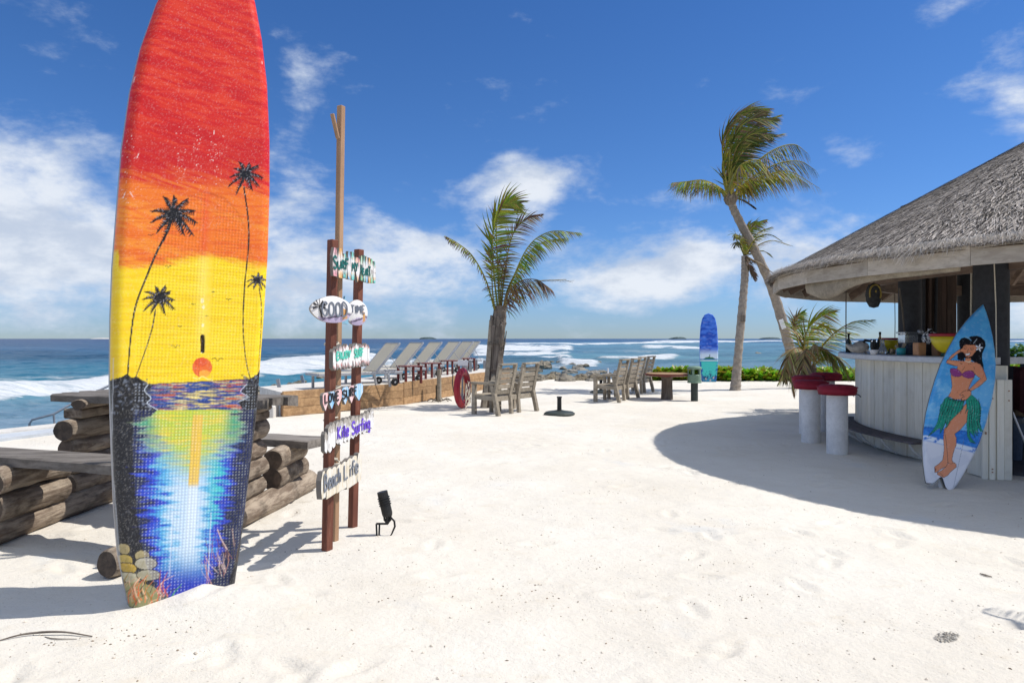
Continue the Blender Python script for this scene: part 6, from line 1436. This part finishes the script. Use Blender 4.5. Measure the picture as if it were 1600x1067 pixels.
# end panel at the entrance
pA = G(1522, 742); pB = G(1577, 751); pA = Vector((5.02, 7.30, 0)); pB = Vector((5.30, 7.24, 0))
dd_ = (pB - pA); nrm = Vector((dd_.y, -dd_.x, 0)).normalized()
xs_ = [0, .22, .42, .47, .72, 1.0]
for k in range(5):
    a = pA.lerp(pB, xs_[k] + .008); b = pA.lerp(pB, xs_[k + 1] - .008); mb = MB(); z0, z1 = .0, 1.065
    mb.beam(Vector((a.x, a.y, (z0 + z1) / 2)) + nrm * (.012 * (k % 2)), Vector((b.x, b.y, (z0 + z1) / 2)) + nrm * (.012 * (k % 2)), .03, z1 - z0, (0, 0, 1), .004); mb.build('end_board', 'board_white', bar)
mb = MB(); c_ = (pA + pB) / 2 + Vector((.06, .20, 0)); mb.box((c_.x, c_.y, .53), (.27, .32, 1.05)); mb.build('end_core', 'board_white', bar)
random.seed(9)
for _ in range(10):
    q = pA.lerp(pB, random.choice([.1, .32, .6, .86])) + nrm * .03; z = random.choice([.06, .1, .5, .62, .85, .95]) + random.uniform(-.02, .02); mb = MB(); mb.lathe([(0, -.004), (.007, -.004), (.007, .004), (0, .004)], (0, 0, 0), 8); mb.v = [Vector((v.x, v.z, v.y)) + Vector((q.x, q.y, z)) for v in mb.v]; mb.build('bolt', 'box_brown', bar)
# dark floor inside
mb = MB()
q0 = [pol(3.36, a, .035) for a in np.linspace(R(98), R(457), 60)]; mb.add(q0 + [v - Vector((0, 0, .3)) for v in q0], [tuple(range(60)), *[(i, (i + 1) % 60, (i + 1) % 60 + 60, i + 60) for i in range(60)]]); mb.build('floor', 'deck_floor', bar)
# rolled canvas blind under the eave
mb = MB(); K = 40; vs = []
for i in range(K + 1):
    u = i / K; a = R(180) + R(29) * u; r = RR - .12; sag = .015 + .085 * math.exp(-((u - .22) / .20) ** 2) + .012 * (1 - u)
    for k in range(10):
        th_ = 2 * math.pi * k / 10; q = (.035 + .018 * math.exp(-((u - .25) / .25) ** 2)) + .008 * math.sin(3 * th_ + u * 9); vs.append(pol(r + math.cos(th_) * q * .8 - .02, a, 2.235 - sag + math.sin(th_) * (q + sag * .75)))
mb.add(vs, [(i * 10 + k, i * 10 + (k + 1) % 10, (i + 1) * 10 + (k + 1) % 10, (i + 1) * 10 + k) for i in range(K) for k in range(10)] + [tuple(range(10)), tuple(range(K * 10, K * 10 + 10))])
blind = tag(mb.build('canvas_blind', 'canvas_cloth', smooth=True), 'rolled beige canvas blind tied under the eave of the bar roof', 'blind')
for i, (px, y0, y1, Yd, r_) in enumerate([(1518, 402, 560, 8.05, .010), (1553, 400, 560, 7.55, .006), (1322, 452, 545, 10.6, .008), (1398, 458, 548, 11.5, .006), (1405, 450, 520, 9.0, .010), (1523, 430, 560, 8.2, .009)]):
    mb = MB(); a = P(px, y0, Yd); b = P(px + (8 if i in (4,) else 4 if i == 1 else 0), y1, Yd); mb.tube([a, a.lerp(b, .5) + Vector((random.uniform(-.01, .01), 0, 0)), b], r_, 6)
    tag(mb.build('rope_line', 'rope' if i in (0, 1, 5) else 'dark_rope'), ['pale cord hanging just left of the right black pillar', 'thin cord hanging across the front of the right black pillar', 'cord hanging from the eave above the conch shell', 'thin cord hanging between the shell and the left pillar', 'slack dark cord hanging beside the left black pillar', 'second pale cord left of the right black pillar'][i], 'cord')
# hanging painted stone
hs = thing('hanging_stone', 'black and grey painted oval stone hanging under the bar eave', 'ornament', tuple(P(1365, 460, 9.2)))
mb = MB(); c_ = P(1365, 461, 9.2); mb.lathe([(0, -.175), (.06, -.16), (.095, -.09), (.105, 0), (.10, .08), (.07, .14), (0, .165)], (0, 0, 0), 16, jit=lambda th, z: 1 + .06 * math.sin(3 * th + z * 20)); mb.v = [c_ + Vector((v.x, v.y * .55, v.z)) for v in mb.v]; mb.build('stone', 'stone_black', hs, smooth=True)
mb = MB(); q = [c_ + Vector((math.cos(a) * .075, -.045, .02 + math.sin(a) * .115)) for a in np.linspace(-.6, 3.6, 22)]; mb.tube(q, .012, 6, jit=.3); mb.tube([c_ + Vector((.0, -.058, .03)), c_ + Vector((.0, -.056, .06))], .012, 6); mb.build('painted_band', 'gold_paint', hs)
mb = MB(); mb.tube([c_ + Vector((0, 0, .16)), c_ + Vector((0, -.1, .33))], .006, 5); mb.build('string', 'dark_rope', hs)

# ------------------------------------------------------------------ stools
random.seed(14)
def make_stool(label, loc, h, r=.13):
    t = thing('bar_stool', label, 'bar stool', loc, 0, 'white column stools with red cushions at the bar')
    mb = MB(); mb.lathe([(0, -.05), (r, -.05), (r, h - .10), (r * .97, h - .09), (0, h - .09)], (0, 0, 0), 28); mb.build('column', 'column_white', t, smooth=False, local=True)
    mb = MB(); hr_ = .235; prof = [(0, h - .095), (hr_ * .8, h - .10), (hr_ * .98, h - .115), (hr_ * 1.04, h - .06), (hr_ * 1.0, h - .015), (hr_ * .85, h + .008), (0, h + .012)]
    mb.lathe(prof, (0, 0, 0), 40, jit=lambda th, z: 1 + .02 * math.sin(4 * th) + .012 * math.sin(13 * th + z * 60)); cu_ = mb.build('cushion', 'red_cushion', t, smooth=True, local=True)
    mb = MB(); mb.tube([Vector((math.cos(a) * hr_ * 1.03, math.sin(a) * hr_ * 1.03, h - .02)) for a in np.linspace(0, 6.2832, 41)], .007, 5, False); mb.build('piping', 'red_cushion', cu_, smooth=True, local=True)
    return t
st1 = make_stool('nearest white column stool with red cushion and loose tie string', tuple(G(1308, 708)), .885)
mb = MB(); mb.tube([(.16, -.16, .79), (.20, -.17, .775), (.23, -.16, .75)], .007, 5); mb.build('tie_string', 'black_metal', st1, local=True)
mb = MB(); mb.tube([(.14, -.17, .79), (.135, -.17, .75), (.12, -.17, .77)], .004, 5); mb.build('tie_string', 'black_metal', st1, local=True)
for lab, loc, h in [('second white column stool, left of the nearest one', G(1267, 690), .885), ('white column stool hidden behind the left front stool', (4.70, 10.85, 0), .905), ('white column stool closest to the counter at the back', (5.13, 11.15, 0), .935)]:
    s_ = make_stool(lab, tuple(loc), h)

# ------------------------------------------------------------------ things on the counter
CZ = 1.291
def lathe_thing(name, lab, cat, px, Yd, parts, wob=None, z0=CZ):
    x = (px - 800) / F * Yd; t = thing(name, lab, cat, (x, Yd, z0))
    for pn, prof, mat in parts: mb = MB(); mb.lathe(prof, (x, Yd, z0), 24, jit=wob); mb.build(pn, mat, t, smooth=True)
    return t
def bottle(lab, px, Yd, h, r, mat, cap, neck=.35):
    return lathe_thing('bottle', lab, 'bottle', px, Yd, [('glass', [(0, .004), (r, .004), (r, h * (1 - neck) - .02), (r * .35, h * (1 - neck) + .04), (r * .32, h - .03), (0, h - .03)], mat), ('cap', [(0, h - .035), (r * .42, h - .035), (r * .42, h), (0, h)], cap)])
def bowl(lab, px, Yd, r, h, body='bowl_yellow', rim='bowl_red', foot='bowl_green'):
    return lathe_thing('bowl', lab, 'bowl', px, Yd, [('foot', [(0, .001), (r * .45, .001), (r * .42, h * .14), (r * .34, h * .16), (0, h * .16)], foot), ('body', [(r * .30, h * .13), (r * .62, h * .28), (r * .85, h * .55), (r * .97, h * .86), (r * .93, h * .86), (r * .8, h * .58), (r * .5, h * .28), (0, h * .22)], body), ('rim', [(r * .95, h * .87), (r * 1.02, h * .875), (r * 1.0, h), (r * .93, h), (r * .92, h * .87)], rim)])
bowl('big yellow serving bowl with a red rim beside the dark haired surfboard figure', 1484, 8.0, .21, .27)
bowl('dark olive yellow bowl with red rim at the far side of the counter', 1390, 9.6, .145, .22)
bottle('tall liquor bottle with a dark cap before the olive bowl', 1375, 9.3, .30, .036, 'glass_liquor', 'black_metal')
bottle('dark green bottle behind the conch shell', 1326, 10.3, .29, .042, 'glass_dark', 'black_metal', .4)
lathe_thing('decanter', 'pale blue white decanter with a long neck standing in front', 'decanter', 1379, 8.95, [('body', [(0, .002), (.05, .002), (.055, .03), (.05, .07), (.028, .12), (.02, .17), (.026, .20), (0, .20)], 'glass_clear')], lambda th, z: 1 + .03 * math.sin(9 * th))
pb_ = lathe_thing('pot', 'small white pot holding a dark cactus like carving', 'pot', 1366, 9.0, [('pot_body', [(0, .002), (.04, .002), (.062, .06), (.055, .065), (.03, .02), (0, .02)], 'column_white')])
mb = MB(); c_ = Vector(pb_.location)
for dx, h_, r_ in [(-.03, .17, .022), (.0, .20, .026), (.035, .16, .022), (.05, .2, .016)]: mb.tube([c_ + Vector((dx * .4, 0, .03)), c_ + Vector((dx, 0, h_ * .6)), c_ + Vector((dx * 1.2, 0, h_))], [r_ * .8, r_, r_ * .6], 8, jit=.3)
mb.build('carving', 'black_metal', pb_)
cs_ = thing('conch_shell', 'large grey conch shell lying on the left end of the counter', 'shell', tuple(P(1341, 550, 9.35)))
mb = MB(); c_ = P(1343, 545, 9.35); c_.z = CZ + .085
pts = [c_ + Vector((x, 0, z)) for x, z in [(-.19, .045), (-.15, .02), (-.10, -.005), (-.04, .0), (.02, .01), (.07, .02), (.10, .035), (.115, .05)]]; mb.tube(pts, [.006, .030, .055, .078, .088, .08, .05, .01], 14, jit=.10); mb.build('shell_body', 'shell_grey', cs_, smooth=True)
mb = MB()
for k in range(7): a = k * .9; mb.tube([c_ + Vector((.02 + k * .012, math.cos(a) * .07, math.sin(a) * .07)), c_ + Vector((.03 + k * .014, math.cos(a) * .105, math.sin(a) * .105))], [.018, .003], 6)
mb.build('shell_knob', 'shell_grey', cs_)
mb = MB(); mb.tube([c_ + Vector((.02, -.06, .07)), c_ + Vector((.05, -.05, .10)), c_ + Vector((.12, -.05, .09)), c_ + Vector((.14, -.05, .11))], [.014, .02, .014, .012], 8); mb.build('gecko_figure', 'stone_black', cs_, smooth=True)
tc_ = lathe_thing('cup', 'teal glazed cup with pale straws in it', 'cup', 1408, 8.75, [('cup_body', [(0, .002), (.05, .002), (.055, .09), (.05, .09), (.045, .01), (0, .01)], 'teal_glaze')])
mb = MB(); c_ = Vector(tc_.location); mb.tube([c_ + Vector((0, 0, .05)), c_ + Vector((.05, .0, .15))], [.018, .022], 8); mb.tube([c_ + Vector((-.02, 0, .06)), c_ + Vector((-.07, 0, .12))], [.012, .02], 8); mb.build('napkin_roll', 'canvas_cloth', tc_)
mb = MB(); c_ = P(1394, 545, 8.9); mb.lathe([(0, 0), (.035, 0), (.04, .075), (.035, .075), (.03, .01), (0, .01)], (c_.x, c_.y, CZ), 16); tag(mb.build('candle_glass', 'glass_liquor'), 'small amber candle glass between decanter and teal cup', 'candle holder')
cb = thing('storage_box', 'grey translucent storage box on a dark stand by the left black pillar', 'box', tuple(P(1420, 548, 8.85)))
c_ = P(1423, 540, 8.85); mb = MB(); mb.box((c_.x, c_.y, CZ + .205), (.24, .20, .14), ch=.02); mb.build('box_body', 'plastic_box', cb)
mb = MB(); mb.box((c_.x, c_.y, CZ + .285), (.27, .22, .02), ch=.006); mb.build('lid', 'plastic_box', cb); mb = MB(); mb.box((c_.x, c_.y, CZ + .068), (.17, .17, .13), ch=.01); mb.build('stand', 'navy_cloth', cb)
for px, lb, n_ in [(1436.5, 'brown wooden napkin box left of the black gap on the counter', 'box_brown'), (1466, 'darker wooden box beneath the big yellow bowl', 'dark_plank')]:
    c_ = P(px, 545, 8.3); mb = MB(); mb.box((c_.x, c_.y, CZ + .081), (.095, .12, .16), ch=.006); tag(mb.build('wooden_box', n_ if n_ == 'box_brown' else 'box_brown'), lb, 'box')
c_ = P(1451, 545, 8.45); mb = MB(); mb.box((c_.x, c_.y, CZ + .071), (.135, .12, .14), ch=.008); tag(mb.build('black_box', 'pillar_dark'), 'black box between the two wooden boxes on the counter', 'box')
random.seed(3)
m, t = newmat('mosaic'); vo = t.node('ShaderNodeTexVoronoi', {'Vector': oc(t), 'Scale': 55.0}); finish(t, t.ramp(vo.outputs['Color'], [(0.0, .02), (.45, .03), (.5, .6), (1, .75)], 'CONSTANT'), .2, vo.outputs['Distance'], .4, .004)
lathe_thing('round_vase', 'black and silver mosaic round vase on the black box', 'vase', 1453, 8.45, [('vase_body', [(0, .0), (.05, .0), (.085, .04), (.092, .08), (.075, .13), (.03, .155), (.026, .19), (0, .19)], 'mosaic')], z0=CZ + .142)
lathe_thing('pepper_mill', 'dark turned mill with a round grey knob behind the storage box', 'mill', 1438, 8.75, [('mill_body', [(0, .0), (.03, .0), (.026, .15), (.03, .26), (0, .26)], 'pillar_dark'), ('knob', [(0, .26), (.03, .275), (.036, .30), (.025, .325), (0, .33)], 'grey_metal')])

# furniture glimpsed inside, right edge
ch = thing('cushioned_seat', 'dark maroon and navy cushioned seat inside the bar at the right edge', 'seat', tuple(P(1600, 650, 9.2)))
c_ = Vector((6.98, 9.2, 0))
for nm, cz, sz, mt, dx in [('seat_cushion', .52, (.8, .6, .12), 'seat_tan', 0), ('backrest_cushion', .82, (.16, .7, .62), 'maroon_cloth', -.28), ('throw', .95, (.5, .12, .5), 'navy_cloth', .12), ('seat_base', .25, (.74, .55, .40), 'pillar_dark', 0)]:
    mb = MB(); mb.box(c_ + Vector((dx, 0, cz)), sz, ch=.05); mb.build(nm, mt, ch)
mb = MB(); mb.tube([P(1577, 632, 7.7), P(1601, 690, 7.7), P(1630, 760, 7.7)], .011, 8); tag(mb.build('white_pole', 'steel_white'), 'thin white pole leaning inside the bar at the right edge', 'pole')
nb2 = thing('waste_bin', 'navy bin with a crumpled liner inside the bar entrance', 'bin', (6.05, 8.3, .04)); mb = MB(); mb.lathe([(0, 0), (.12, 0), (.15, .5), (.14, .5), (.11, .02), (0, .02)], nb2.location, 20); mb.build('bin_body', 'navy_cloth', nb2)
mb = MB(); mb.lathe([(.145, .44), (.158, .45), (.16, .50), (.15, .515), (.13, .5)], nb2.location, 26, jit=lambda th, z: 1 + .03 * math.sin(9 * th)); mb.build('liner', 'plastic_box', nb2)
mb = MB(); c_ = Vector((6.9, 10.6, 0)); mb.box(c_ + Vector((.6, 0, .98)), (1.6, .5, .05), ch=.01); mb.box(c_ + Vector((.6, .05, .50)), (1.5, .4, .90), ch=.01); tag(mb.build('back_shelf', 'dark_plank'), 'dark wooden back shelf inside the bar beyond the entrance', 'shelf')

# ------------------------------------------------------------------ painted surfboard leaning on the bar
cv = Canvas(1434, 466, 1564, 776, 7); Xc, Yc = cv.X, cv.Y
def mixa(m, c): cv.a = cv.a * (1 - m[..., None]) + np.array(srgb(*c)) * m[..., None]
n = fbm(Xc * .05, Yc * .05, 5); n2 = fbm(Xc * .15 + 30, Yc * .25, 4)
cv.a[:] = srgb(92, 178, 228); mixa(sst(Yc, 500, 620) * .6, (70, 164, 228)); mixa(sst(n, .5, .66) * .5, (134, 204, 240)); mixa(sst(n2, .58, .72) * .4, (160, 212, 240)); mixa(sst(.5 - n, .04, .16) * .4, (58, 146, 214))
A1 = lambda x, y: (1430 + x / 6.276, 470 + y / 6.276)
A2 = lambda x, y: (1430 + x / 5.93, 600 + y / 5.93)
wl = 600 + (400 + (Xc - 1450) * .62) / 5.93; mixa((Yc > wl) * 1.0, (36, 118, 206)); mixa((Yc > wl) * sst(n2, .5, .62) * .6, (60, 150, 226)); mixa((np.abs(Yc - wl) < .8) * .8, (20, 84, 170))
wf = 600 + (478 + (Xc - 1450) * 1.55) / 5.93; mixa(sst(Yc, wf - 1, wf + 1) * (1 - sst(Yc, wf + 6, wf + 9)) * sst(n2, .3, .45), (226, 236, 245)); ws = 600 + (530 + (Xc - 1450) * 1.5) / 5.93; mixa(sst(Yc, ws - 2, ws + 1), (228, 228, 232)); mixa(sst(Yc, ws, ws + 3) * sst(n, .5, .65) * .4, (200, 204, 214))
SK, SKD, OL, HR = (226, 146, 104), (186, 104, 70), (18, 14, 16), (14, 12, 16)
def sh(f, pts, c, ow=.55): q = [f(*p) for p in pts]; cv.poly(q, c); cv.stroke(q + [q[0]], ow, OL)
def ln(f, pts, w=.5, c=OL): cv.curve([f(*p) for p in pts], w, c, 1, None, 5)
# hair behind
sh(A1, [(436, 440), (432, 400), (450, 372), (480, 362), (520, 362), (545, 350), (600, 345), (650, 362), (682, 395), (690, 440), (672, 480), (655, 520), (655, 580), (668, 630), (672, 690), (655, 650), (630, 622), (590, 605), (552, 580), (548, 560), (480, 560), (478, 585), (440, 582), (416, 570), (418, 520), (434, 500), (446, 480)], HR)
# torso
sh(A1, [(492, 560), (488, 590), (440, 588), (350, 582), (318, 576), (302, 606), (330, 620), (402, 640), (420, 645), (396, 680), (350, 700), (350, 745), (358, 790), (362, 840), (350, 890), (324, 935), (380, 965), (460, 968), (520, 950), (548, 910), (540, 880), (520, 860), (545, 800), (580, 750), (582, 712), (606, 736), (640, 760), (600, 800), (548, 850), (520, 876), (548, 886), (640, 830), (702, 772), (690, 730), (668, 672), (640, 622), (600, 604), (548, 598), (548, 560)], SK)
sh(A1, [(332, 560), (360, 530), (430, 478), (452, 466), (470, 470), (462, 492), (440, 505), (400, 528), (352, 572), (330, 576)], SK); ln(A1, [(352, 566), (400, 545), (440, 510)], .4)
sh(A1, [(345, 666), (372, 660), (410, 666), (440, 690), (458, 716), (490, 692), (530, 682), (566, 690), (588, 726), (572, 752), (520, 760), (480, 748), (458, 728), (430, 744), (380, 742), (350, 720), (342, 690)], (148, 62, 128))
ln(A1, [(372, 672), (400, 680), (440, 704)], .5, (186, 100, 166)); ln(A1, [(495, 706), (530, 694), (562, 704)], .5, (186, 100, 166))
ln(A1, [(455, 690), (475, 664), (488, 640)], .4); ln(A1, [(440, 612), (468, 618)], .35); ln(A1, [(520, 620), (556, 618)], .35); ln(A1, [(392, 640), (420, 632)], .35); ln(A1, [(575, 700), (582, 670), (576, 650)], .45)
ln(A1, [(390, 872), (410, 880), (440, 872)], .35, SKD); cv.ell(*A1(414, 898), .9, .9, SKD); ln(A1, [(380, 888), (400, 896)], .3, SKD)
# head
sh(A1, [(474, 438), (500, 428), (545, 432), (590, 430), (604, 456), (604, 486), (574, 520), (560, 540), (520, 556), (496, 548), (484, 520), (468, 502), (446, 498), (440, 474), (462, 466)], SK)
ln(A1, [(474, 452), (492, 446), (510, 450)], .5); ln(A1, [(540, 462), (562, 458), (580, 466)], .5); ln(A1, [(476, 466), (492, 470), (508, 466)], .6); ln(A1, [(542, 476), (560, 478), (576, 470)], .6); ln(A1, [(522, 470), (516, 490), (508, 500), (524, 502)], .4)
cv.poly([A1(*p) for p in [(486, 512), (510, 516), (544, 510), (536, 534), (512, 542), (494, 532)]], (120, 30, 34)); cv.poly([A1(*p) for p in [(490, 514), (512, 518), (538, 513), (530, 530), (510, 536), (496, 528)]], (246, 244, 240)); ln(A1, [(484, 510), (508, 517), (546, 508)], .5)
[cv.curve([A1(*p) for p in q_], 2.0, c_, .5, .5) for q_, c_ in [([(372, 770), (368, 830), (352, 900)], (240, 172, 128)), ([(560, 770), (530, 850), (500, 900)], (196, 116, 80)), ([(640, 640), (672, 720), (640, 780)], (196, 116, 80)), ([(330, 600), (380, 612), (440, 622)], (240, 172, 128))]]
[cv.curve([A2(*p) for p in q_], 2.4, c_, .5, .5) for q_, c_ in [([(480, 300), (420, 370), (370, 440), (360, 540), (340, 660)], (196, 116, 80)), ([(400, 300), (340, 370), (310, 460), (318, 560), (318, 680)], (242, 176, 132))]]
cv.stroke([A1(494, 594), A1(520, 600), A1(546, 590)], .8, (236, 226, 190)); [cv.ell(*A1(496 + k * 8, 592 + 9 * math.sin(k * .5)), .5, .5, (250, 240, 200)) for k in range(7)]
cv.poly([A1(*p) for p in [(436, 440), (436, 398), (456, 372), (500, 362), (552, 356), (600, 350), (652, 366), (684, 400), (676, 440), (640, 440), (606, 470), (600, 440), (560, 428), (500, 424), (474, 436), (462, 464), (446, 478)]], HR)
cv.stroke([A1(496, 354), A1(530, 370), A1(550, 392)], 2.2, (130, 186, 220), 1, .4); cv.stroke([A1(604, 378), A1(570, 418)], .8, (210, 220, 226))
for a in range(5):
    b = a * 1.2566 - 1.3; c_ = A1(626, 460); e_ = (c_[0] + math.cos(b) * 6.2, c_[1] + math.sin(b) * 6.2); mx = ((c_[0] + e_[0]) / 2, (c_[1] + e_[1]) / 2); cv.ell(mx[0], mx[1], 3.6, 1.5, (20, 20, 24), 1, b); cv.ell(mx[0], mx[1], 3.2, 1.15, (238, 240, 244), 1, b)
cv.ell(*A1(626, 460), 1.0, 1.0, (230, 200, 120)); ln(A1, [(520, 874), (548, 886)], .8)
# hand on hip
sh(A1, [(548, 882), (500, 878), (470, 890), (436, 918), (440, 930), (466, 920), (476, 930), (450, 958), (462, 984), (480, 984), (505, 965), (540, 940), (550, 912)], SK); ln(A1, [(470, 950), (500, 925)], .35); ln(A1, [(460, 930), (490, 908)], .35)
# legs
sh(A2, [(470, 180), (492, 230), (496, 300), (478, 350), (420, 420), (366, 460), (382, 500), (380, 560), (352, 640), (340, 700), (348, 718), (380, 740), (382, 768), (330, 810), (300, 846), (262, 866), (228, 850), (204, 836), (206, 818), (244, 800), (288, 762), (240, 786), (204, 814), (180, 818), (180, 764), (220, 738), (256, 700), (268, 600), (262, 500), (268, 420), (300, 370), (350, 310), (420, 240)], SK)
ln(A2, [(330, 350), (300, 390), (274, 440), (286, 520), (296, 620), (302, 720), (290, 758)], .6); ln(A2, [(304, 726), (330, 738), (356, 724)], .4); ln(A2, [(208, 820), (222, 828), (240, 832), (258, 856)], .6); ln(A2, [(182, 780), (192, 790), (182, 806)], .8)
# grass skirt
GS = (22, 152, 122)
sh(A2, [(300, 118), (330, 138), (400, 152), (452, 150), (452, 176), (440, 230), (400, 270), (352, 316), (320, 350), (290, 392), (284, 350), (262, 400), (236, 450), (232, 400), (180, 440), (124, 480), (176, 420), (214, 350), (236, 270), (246, 190), (270, 140)], GS)
sh(A2, [(470, 150), (520, 96), (560, 130), (596, 170), (610, 220), (606, 300), (600, 360), (610, 410), (634, 440), (604, 438), (580, 400), (584, 460), (556, 430), (530, 420), (558, 496), (524, 460), (504, 440), (512, 490), (556, 548), (510, 536), (482, 480), (480, 420), (492, 340), (500, 270), (488, 230), (462, 272), (478, 210)], GS)
for tl_ in [[(250, 200), (226, 320), (190, 400), (124, 480)], [(290, 220), (270, 340), (250, 400), (232, 452)], [(330, 220), (312, 320), (300, 370), (286, 400)], [(500, 260), (488, 380), (500, 480), (556, 548)], [(540, 240), (530, 360), (548, 440), (580, 476)], [(590, 240), (588, 350), (606, 410), (638, 442)]]:
    q_ = [A2(*p) for p in tl_]; cv.curve(q_, 5.6, OL, 1, .25, 6); cv.curve(q_, 4.4, GS, 1, .12, 6)
for k in range(8): x = 262 + k * 26; ln(A2, [(x + 14, 140), (x - 4, 210 - k * 2), (x - 26 - (7 - k) * 3, 300 - k * 4)], .75)
for k in range(5): x = 500 + k * 22; ln(A2, [(x, 150 - k * 4), (x + 8, 230), (x + 2, 320), (x + 6 + k * 4, 400)], .75)
ln(A2, [(300, 120), (340, 140), (420, 156), (460, 150)], 1.2); ln(A2, [(296, 132), (340, 154), (420, 168), (456, 164)], .6)
for k in range(5): ln(A2, [(490 + k * 20, 160), (500 + k * 20, 240), (494 + k * 18, 330)], .5, (60, 190, 160))
ln(A2, [(450, 530), (420, 660), (346, 996)], .5, (120, 124, 134)); ln(A2, [(470, 400), (455, 520)], .4, (30, 90, 170))
mixa(sst(fbm(Xc * .5, Yc * .5, 3), .66, .8) * .15, (240, 240, 240))
bo = Vector((4.27, 6.80, -.02)); ax_ = Vector((.88, .62, 1.90)); 
fr3 = Frame(bo, Vector((1, -.25, -.35)), ax_)
LO3 = [(1452, 762), (1448, 748), (1445, 725), (1443.5, 700), (1445, 672), (1449, 645), (1455, 620), (1463, 593), (1472, 568), (1483, 545), (1497, 520), (1512, 500), (1526, 485), (1538, 474)]
RO3 = [(1488, 768), (1498, 756), (1509, 738), (1521, 716), (1533, 690), (1543, 660), (1552, 625), (1557, 595), (1558, 568), (1556, 545), (1553, 525), (1548, 503), (1543, 487), (1538, 474)]
hb = thing('painted_surfboard', 'surfboard painted with a dark haired dancer in a green grass skirt, leaning on the bar', 'surfboard', tuple(bo))
lh = [fr3.hit(*p) for p in LO3]; rh = [fr3.hit(*p) for p in RO3]
def notch(q): return .105 * np.exp(-((q - .47) / .20) ** 2)
painted_board('d', fr3, [(b, a) for a, b in lh], [(b, a) for a, b in rh], cv, 'paint_vc', hb, 300, 120, .06, srgb(120, 118, 108), bottom=notch)

# ------------------------------------------------------------------ small things lying on the sand
random.seed(99)
def stick(name, lab, pts, r, mat='husk_trunk'):
    mb = MB(); P_ = [Vector((p.x, p.y, float(ground_h(p.x, p.y)) + p.z)) for p in pts]; C = bez(P_, 24); mb.tube(C, [r * (1 - .5 * abs(i / 12 - 1)) for i in range(25)], 7, jit=.08); return tag(mb.build(name, mat), lab, 'twig')
def GG(px, py, h=0.0): p = G(px, py); p.z = h; return p
stick('twig', 'long curved dark frond stem lying on the sand at the bottom left', [GG(-4, 999, .004), GG(40, 990, .012), GG(95, 988, .016), GG(144, 993, .004)], .006)
stick('twig', 'short dark stick on bright sand at the lower right', [GG(1531, 899, .006), GG(1540, 902, .008), GG(1550, 904, .006)], .006)
stick('twig', 'thin forked root on the sand under the long curved stem', [GG(70, 991, .002), GG(85, 996, .005), (GG(120, 996, .003))], .003)
mb = MB()
for _ in range(260):
    a = random.uniform(0, 6.28); r = random.uniform(0, 1) ** .6; c_ = GG(1480 + math.cos(a) * r * 20, 1000 + math.sin(a) * r * 7); z = float(ground_h(c_.x, c_.y)) + random.uniform(0, .008); s_ = random.uniform(.004, .010)
    mb.add([Vector((c_.x, c_.y, z)) + Vector((random.uniform(-s_, s_), random.uniform(-s_, s_), random.uniform(-.003, .005))) for _ in range(4)], [(0, 1, 2), (0, 2, 3), (0, 1, 3), (1, 2, 3)])
tag(mb.build('sand_crust', 'shell_grey'), 'small crumbly grey crust of dried sand at the lower right', kind='stuff')
m_plain('debris', (.20, .15, .10), .9, .6, 20, .2); m_plain('coral_bit', (.62, .55, .46), .9, .25, 20, .2)
def scatter(name, lab, n, mat, reg, s0, s1, flat):
    mb = MB()
    for _ in range(n):
        x, y = reg(); z = float(ground_h(x, y)); s_ = random.uniform(s0, s1) * random.choice([.6, .6, 1, 1.6]); a = random.uniform(0, 6.28); e1_ = Vector((math.cos(a), math.sin(a), 0)) * s_; e2_ = Vector((-math.sin(a), math.cos(a), 0)) * s_ * random.uniform(.3, .8)
        c_ = Vector((x, y, z + s_ * flat * .3)); mb.add([c_ - e1_, c_ + e2_, c_ + e1_, c_ - e2_, c_ + Vector((0, 0, s_ * flat)), c_ - Vector((0, 0, s_ * flat))], [(0, 1, 4), (1, 2, 4), (2, 3, 4), (3, 0, 4), (1, 0, 5), (2, 1, 5), (3, 2, 5), (0, 3, 5)])
    tag(mb.build(name, mat), lab, kind='stuff')
def r_all(): y = 2.3 + 9 * random.random() ** 1.6; return random.uniform(-.8, .8) * y, y
cl_ = [(random.uniform(-2.2, 2.6), random.uniform(2.4, 7.5)) for _ in range(26)] + [(.05, 4.0), (.5, 3.7), (.7, 3.8), (.2, 4.1), (-1.2, 4.7), (-1.0, 5.0), (-2.1, 3.5), (-2.4, 3.3), (1.2, 3.9)]
cl_ += [(-1.95, 3.45), (-2.2, 3.4), (-1.8, 3.55), (-1.6, 3.3)]
def r_cl(): c = random.choice(cl_); return c[0] + random.gauss(0, .16), c[1] + random.gauss(0, .08)
scatter('leaf_litter', 'tiny dark bits of leaf and bark scattered on the sand', 520, 'debris', r_all, .003, .007, .4)
scatter('leaf_litter', 'tiny dark bits of leaf gathered in footprints', 900, 'debris', r_cl, .002, .006, .5)
scatter('coral_bits', 'small pale coral fragments scattered over the sand', 1800, 'coral_bit', r_all, .003, .008, .6)
